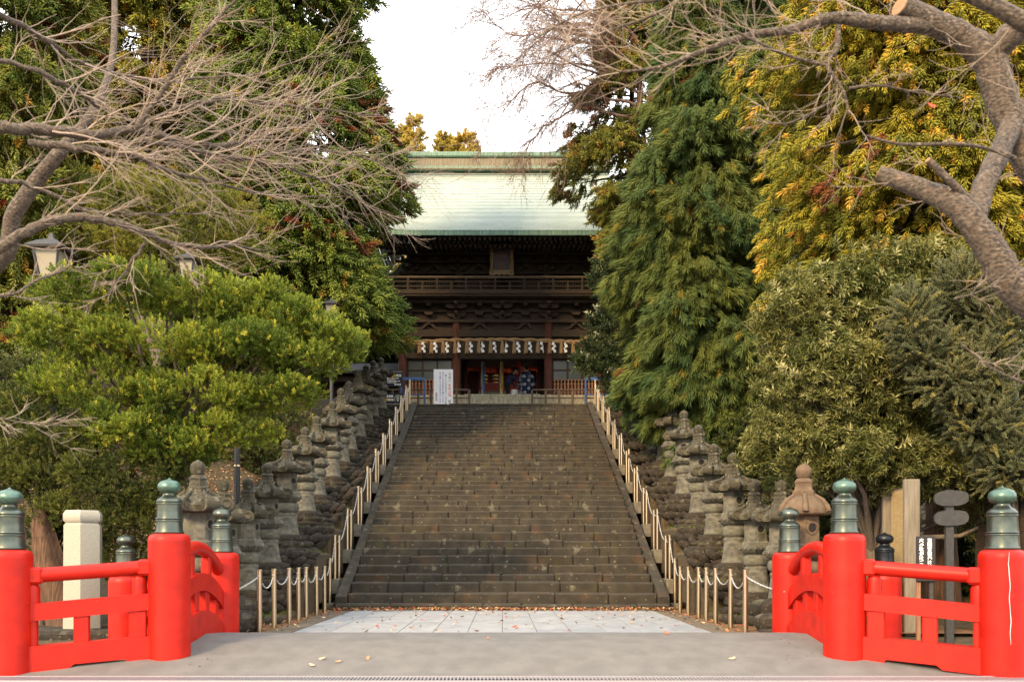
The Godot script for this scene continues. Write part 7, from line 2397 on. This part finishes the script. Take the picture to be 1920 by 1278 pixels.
	conifer("cedar_tree", "dark cedar at the right edge behind the golden cedar", Vector3(13.63, 3.5, -27), 0.4, [[1.0, 2.6, 2.6, 2.4], [5.0, 3.2, 3.2, 3.0], [10.0, 3.0, 3.0, 2.8], [15.0, 2.2, 2.2, 2.0], [19.0, 0.5, 0.5, 0.5]], 130, 56, golden, Vector2(1.5, 2.4), [Color(0.1, 0.13, 0.025), Color(0.22, 0.21, 0.035), Color(0.3, 0.2, 0.04), 0.1], 318, {"hang": 0.7, "dry": 0.14})
	# undergrowth and the woods behind
	var k := 0
	for e in [[1340, 800, 28.0, 1.2, 0.8], [1430, 830, 24.0, 1.1, 0.8], [1520, 900, 19.5, 1.0, 0.8], [1600, 960, 18.0, 1.0, 0.8], [1700, 1000, 18.6, 0.9, 0.8], [1860, 1010, 17.5, 0.9, 0.8], [1930, 1050, 17.0, 0.8, 0.6], [20, 740, 21.0, 1.3, 0.9], [130, 800, 20.0, 1.1, 0.8], [520, 815, 26.0, 1.3, 0.8]]:
		var d: float = e[2]
		var c := Vector3((e[0] - 942.0) * d / 1700.0, 1.18 + (1042.0 - e[1]) * d / 1700.0, -d)
		var gy := land(c.x, c.z)
		blob_tree("evergreen_bush", ["dark bush behind the middle right lanterns", "dark bush under the hanging cedar on the right", "dark leafy bush behind the brown lantern", "dark bush left of the information board", "dark bush behind the information board", "leafy bush behind the oval signs at the right", "low bush at the right edge beside the red post", "leafy bush at the left edge behind the hedge", "leafy bush between the hedge and the clipped tree", "dark bush behind the middle left lanterns"][k], "bush", Vector3(c.x, gy, c.z), Vector3(c.x, maxf(gy + 0.3, c.y - 0.4), c.z), 0.06, [[c, Vector3(e[3], e[4], 0.7)], [c - Vector3(0.2, e[4] * 0.9, 0), Vector3(e[3], maxf(e[4], 0.5), 0.7)]], round if k % 2 else small, 1500, Vector2(0.6, 1.1), [Color(0.0341, 0.0558, 0.0186), Color(0.116, 0.132, 0.0372), Color(0.248, 0.232, 0.093), 0.07], 330 + k, Vector3(0.9, 0.3, 0.9), null, 0.4, "evergreen bushes on the banks")
		k += 1
	k = 0
	for e in [[-140, 40, 9, 3.6], [130, 42, 8, 3.8], [430, 41, 6.5, 3.4], [660, 50, 5.0, 3.2], [-60, 30, 5.5, 3.4], [1450, 36, 15, 4.0], [1640, 32, 13, 3.8], [1850, 28, 12, 3.6], [1320, 50, 12, 3.6], [1230, 56, 9, 3.4]]:
		var d: float = e[1]
		var x: float = (e[0] - 942.0) * d / 1700.0
		var gy := land(x, -d)
		var h: float = e[2] + 5.0
		conifer("wood_tree", ["dark conifer furthest left behind the left cedars", "dark conifer behind the olive cedar", "dark conifer behind the clipped tree", "dark conifer just left of the gate corridor", "dark conifer at the left edge behind the hedge", "dark conifer behind the hanging cedar on the right", "dark conifer behind the golden cedar", "dark conifer at the right edge behind the shrub", "far conifer behind the right of the gate", "far conifer behind the gate's right eave"][k], Vector3(x, gy, -d), 0.3, [[0.3, e[3], e[3], e[3] * 0.8], [h * 0.5, e[3], e[3], e[3] * 0.8], [h * 0.85, e[3] * 0.6, e[3] * 0.6, e[3] * 0.5], [h, 0.3, 0.3, 0.3]], 90, 45, cedar, Vector2(1.44, 2.64), [Color(0.0605, 0.101, 0.026), Color(0.172, 0.202, 0.0409), Color(0.282, 0.222, 0.0558), 0.06], 350 + k, {"group": "conifers in the wood behind", "dry": 0.08})
		k += 1
	k = 0
	for e in [[775, 232, 70, 1.3], [832, 262, 74, 0.9], [872, 256, 72, 1.4]]:
		var d: float = e[2]
		var x: float = (e[0] - 942.0) * d / 1700.0
		var top: float = 1.18 + (1042.0 - e[1]) * d / 1700.0
		conifer("golden_tree", ["golden green treetop showing over the left end of the roof ridge", "smallest faint treetop showing over the roof ridge", "round golden treetop showing over the roof ridge"][k], Vector3(x, 8.3, -d), 0.35, [[14.0, 2.4, 2.4, 2.4], [top - 8.3 - 3.0, e[3] * 1.2, e[3] * 1.2, 1.2], [top - 8.3, 0.3, 0.3, 0.3]], 46, 24, golden, Vector2(1.8, 3.0), [Color(0.31, 0.279, 0.0465), Color(0.62, 0.434, 0.0775)], 370 + k, {"group": "treetops beyond the roof", "hang": -0.3})
		k += 1

# ---------------------------------------------------------------- the scene
func _ready() -> void:
	# camera: eye height 1.18 m over the paving; the lens is shifted up as in an architectural photograph
	var cam := Camera3D.new()
	cam.name = "camera"
	cam.position = Vector3(0, 1.18, 0)
	cam.projection = Camera3D.PROJECTION_FRUSTUM
	cam.near = 0.1
	cam.far = 900.0
	cam.size = 0.1 * 1278.0 / 1700.0
	cam.frustum_offset = Vector2(0.1 * 18.0 / 1700.0, 0.1 * 403.0 / 1700.0)
	var at := CameraAttributesPhysical.new()
	at.frustum_near = 0.1
	at.frustum_far = 900.0
	at.frustum_focal_length = 50.0
	at.frustum_focus_distance = 27.0
	at.exposure_aperture = 4.2
	cam.attributes = at
	add_child(cam)
	cam.current = true
	# sky: a bright white winter sky
	var sky := ProceduralSkyMaterial.new()
	sky.sky_top_color = Color(0.93, 0.94, 0.96)
	sky.sky_horizon_color = Color(1.0, 0.975, 0.93)
	sky.sky_curve = 0.2
	sky.sky_energy_multiplier = 1.0
	sky.ground_bottom_color = Color(0.3, 0.28, 0.25)
	sky.ground_horizon_color = Color(0.6, 0.58, 0.55)
	sky.sun_angle_max = 1.0
	var env := Environment.new()
	env.background_mode = Environment.BG_SKY
	env.sky = Sky.new()
	env.sky.sky_material = sky
	env.tonemap_mode = Environment.TONE_MAPPER_LINEAR
	env.tonemap_exposure = 3.4
	env.sdfgi_enabled = true
	env.ssao_enabled = true
	env.ssil_enabled = true
	var we := WorldEnvironment.new()
	we.name = "environment"
	we.environment = env
	add_child(we)
	# low warm sun from the front left, softened by thin cloud
	var sun := DirectionalLight3D.new()
	sun.name = "sun"
	sun.light_color = Color(1.0, 0.86, 0.66)
	sun.light_energy = 0.62
	sun.light_angular_distance = 12.0
	sun.shadow_enabled = true
	add_child(sun)
	sun.look_at_from_position(Vector3(-5.5, 6, 9), Vector3.ZERO)

	make_materials()
	make_ground()
	make_grass_mesh()
	make_stairs()
	make_terraces()
	make_gate()
	make_beyond_gate()
	bridge_side("red timber bridge railing on the left with bronze finials", Vector3(-5.74, -0.17, -10.55), Vector3(-4.08, -0.05, -11.1), Vector3(-4.18, 0.0, -13.5), Vector3(-5.8, -0.13, -13.95), false)
	bridge_side("red timber bridge railing on the right with bronze finials", Vector3(5.71, -0.17, -10.35), Vector3(4.19, -0.05, -11.1), Vector3(4.28, 0.0, -13.5), Vector3(5.97, -0.1, -14.15), true)
	make_lanterns()
	make_trees()
	make_bare_left()
	make_bare_right()
	make_weeping()
	make_posts()
	make_signs()
	make_small_things()
	make_people()
	make_leaves()
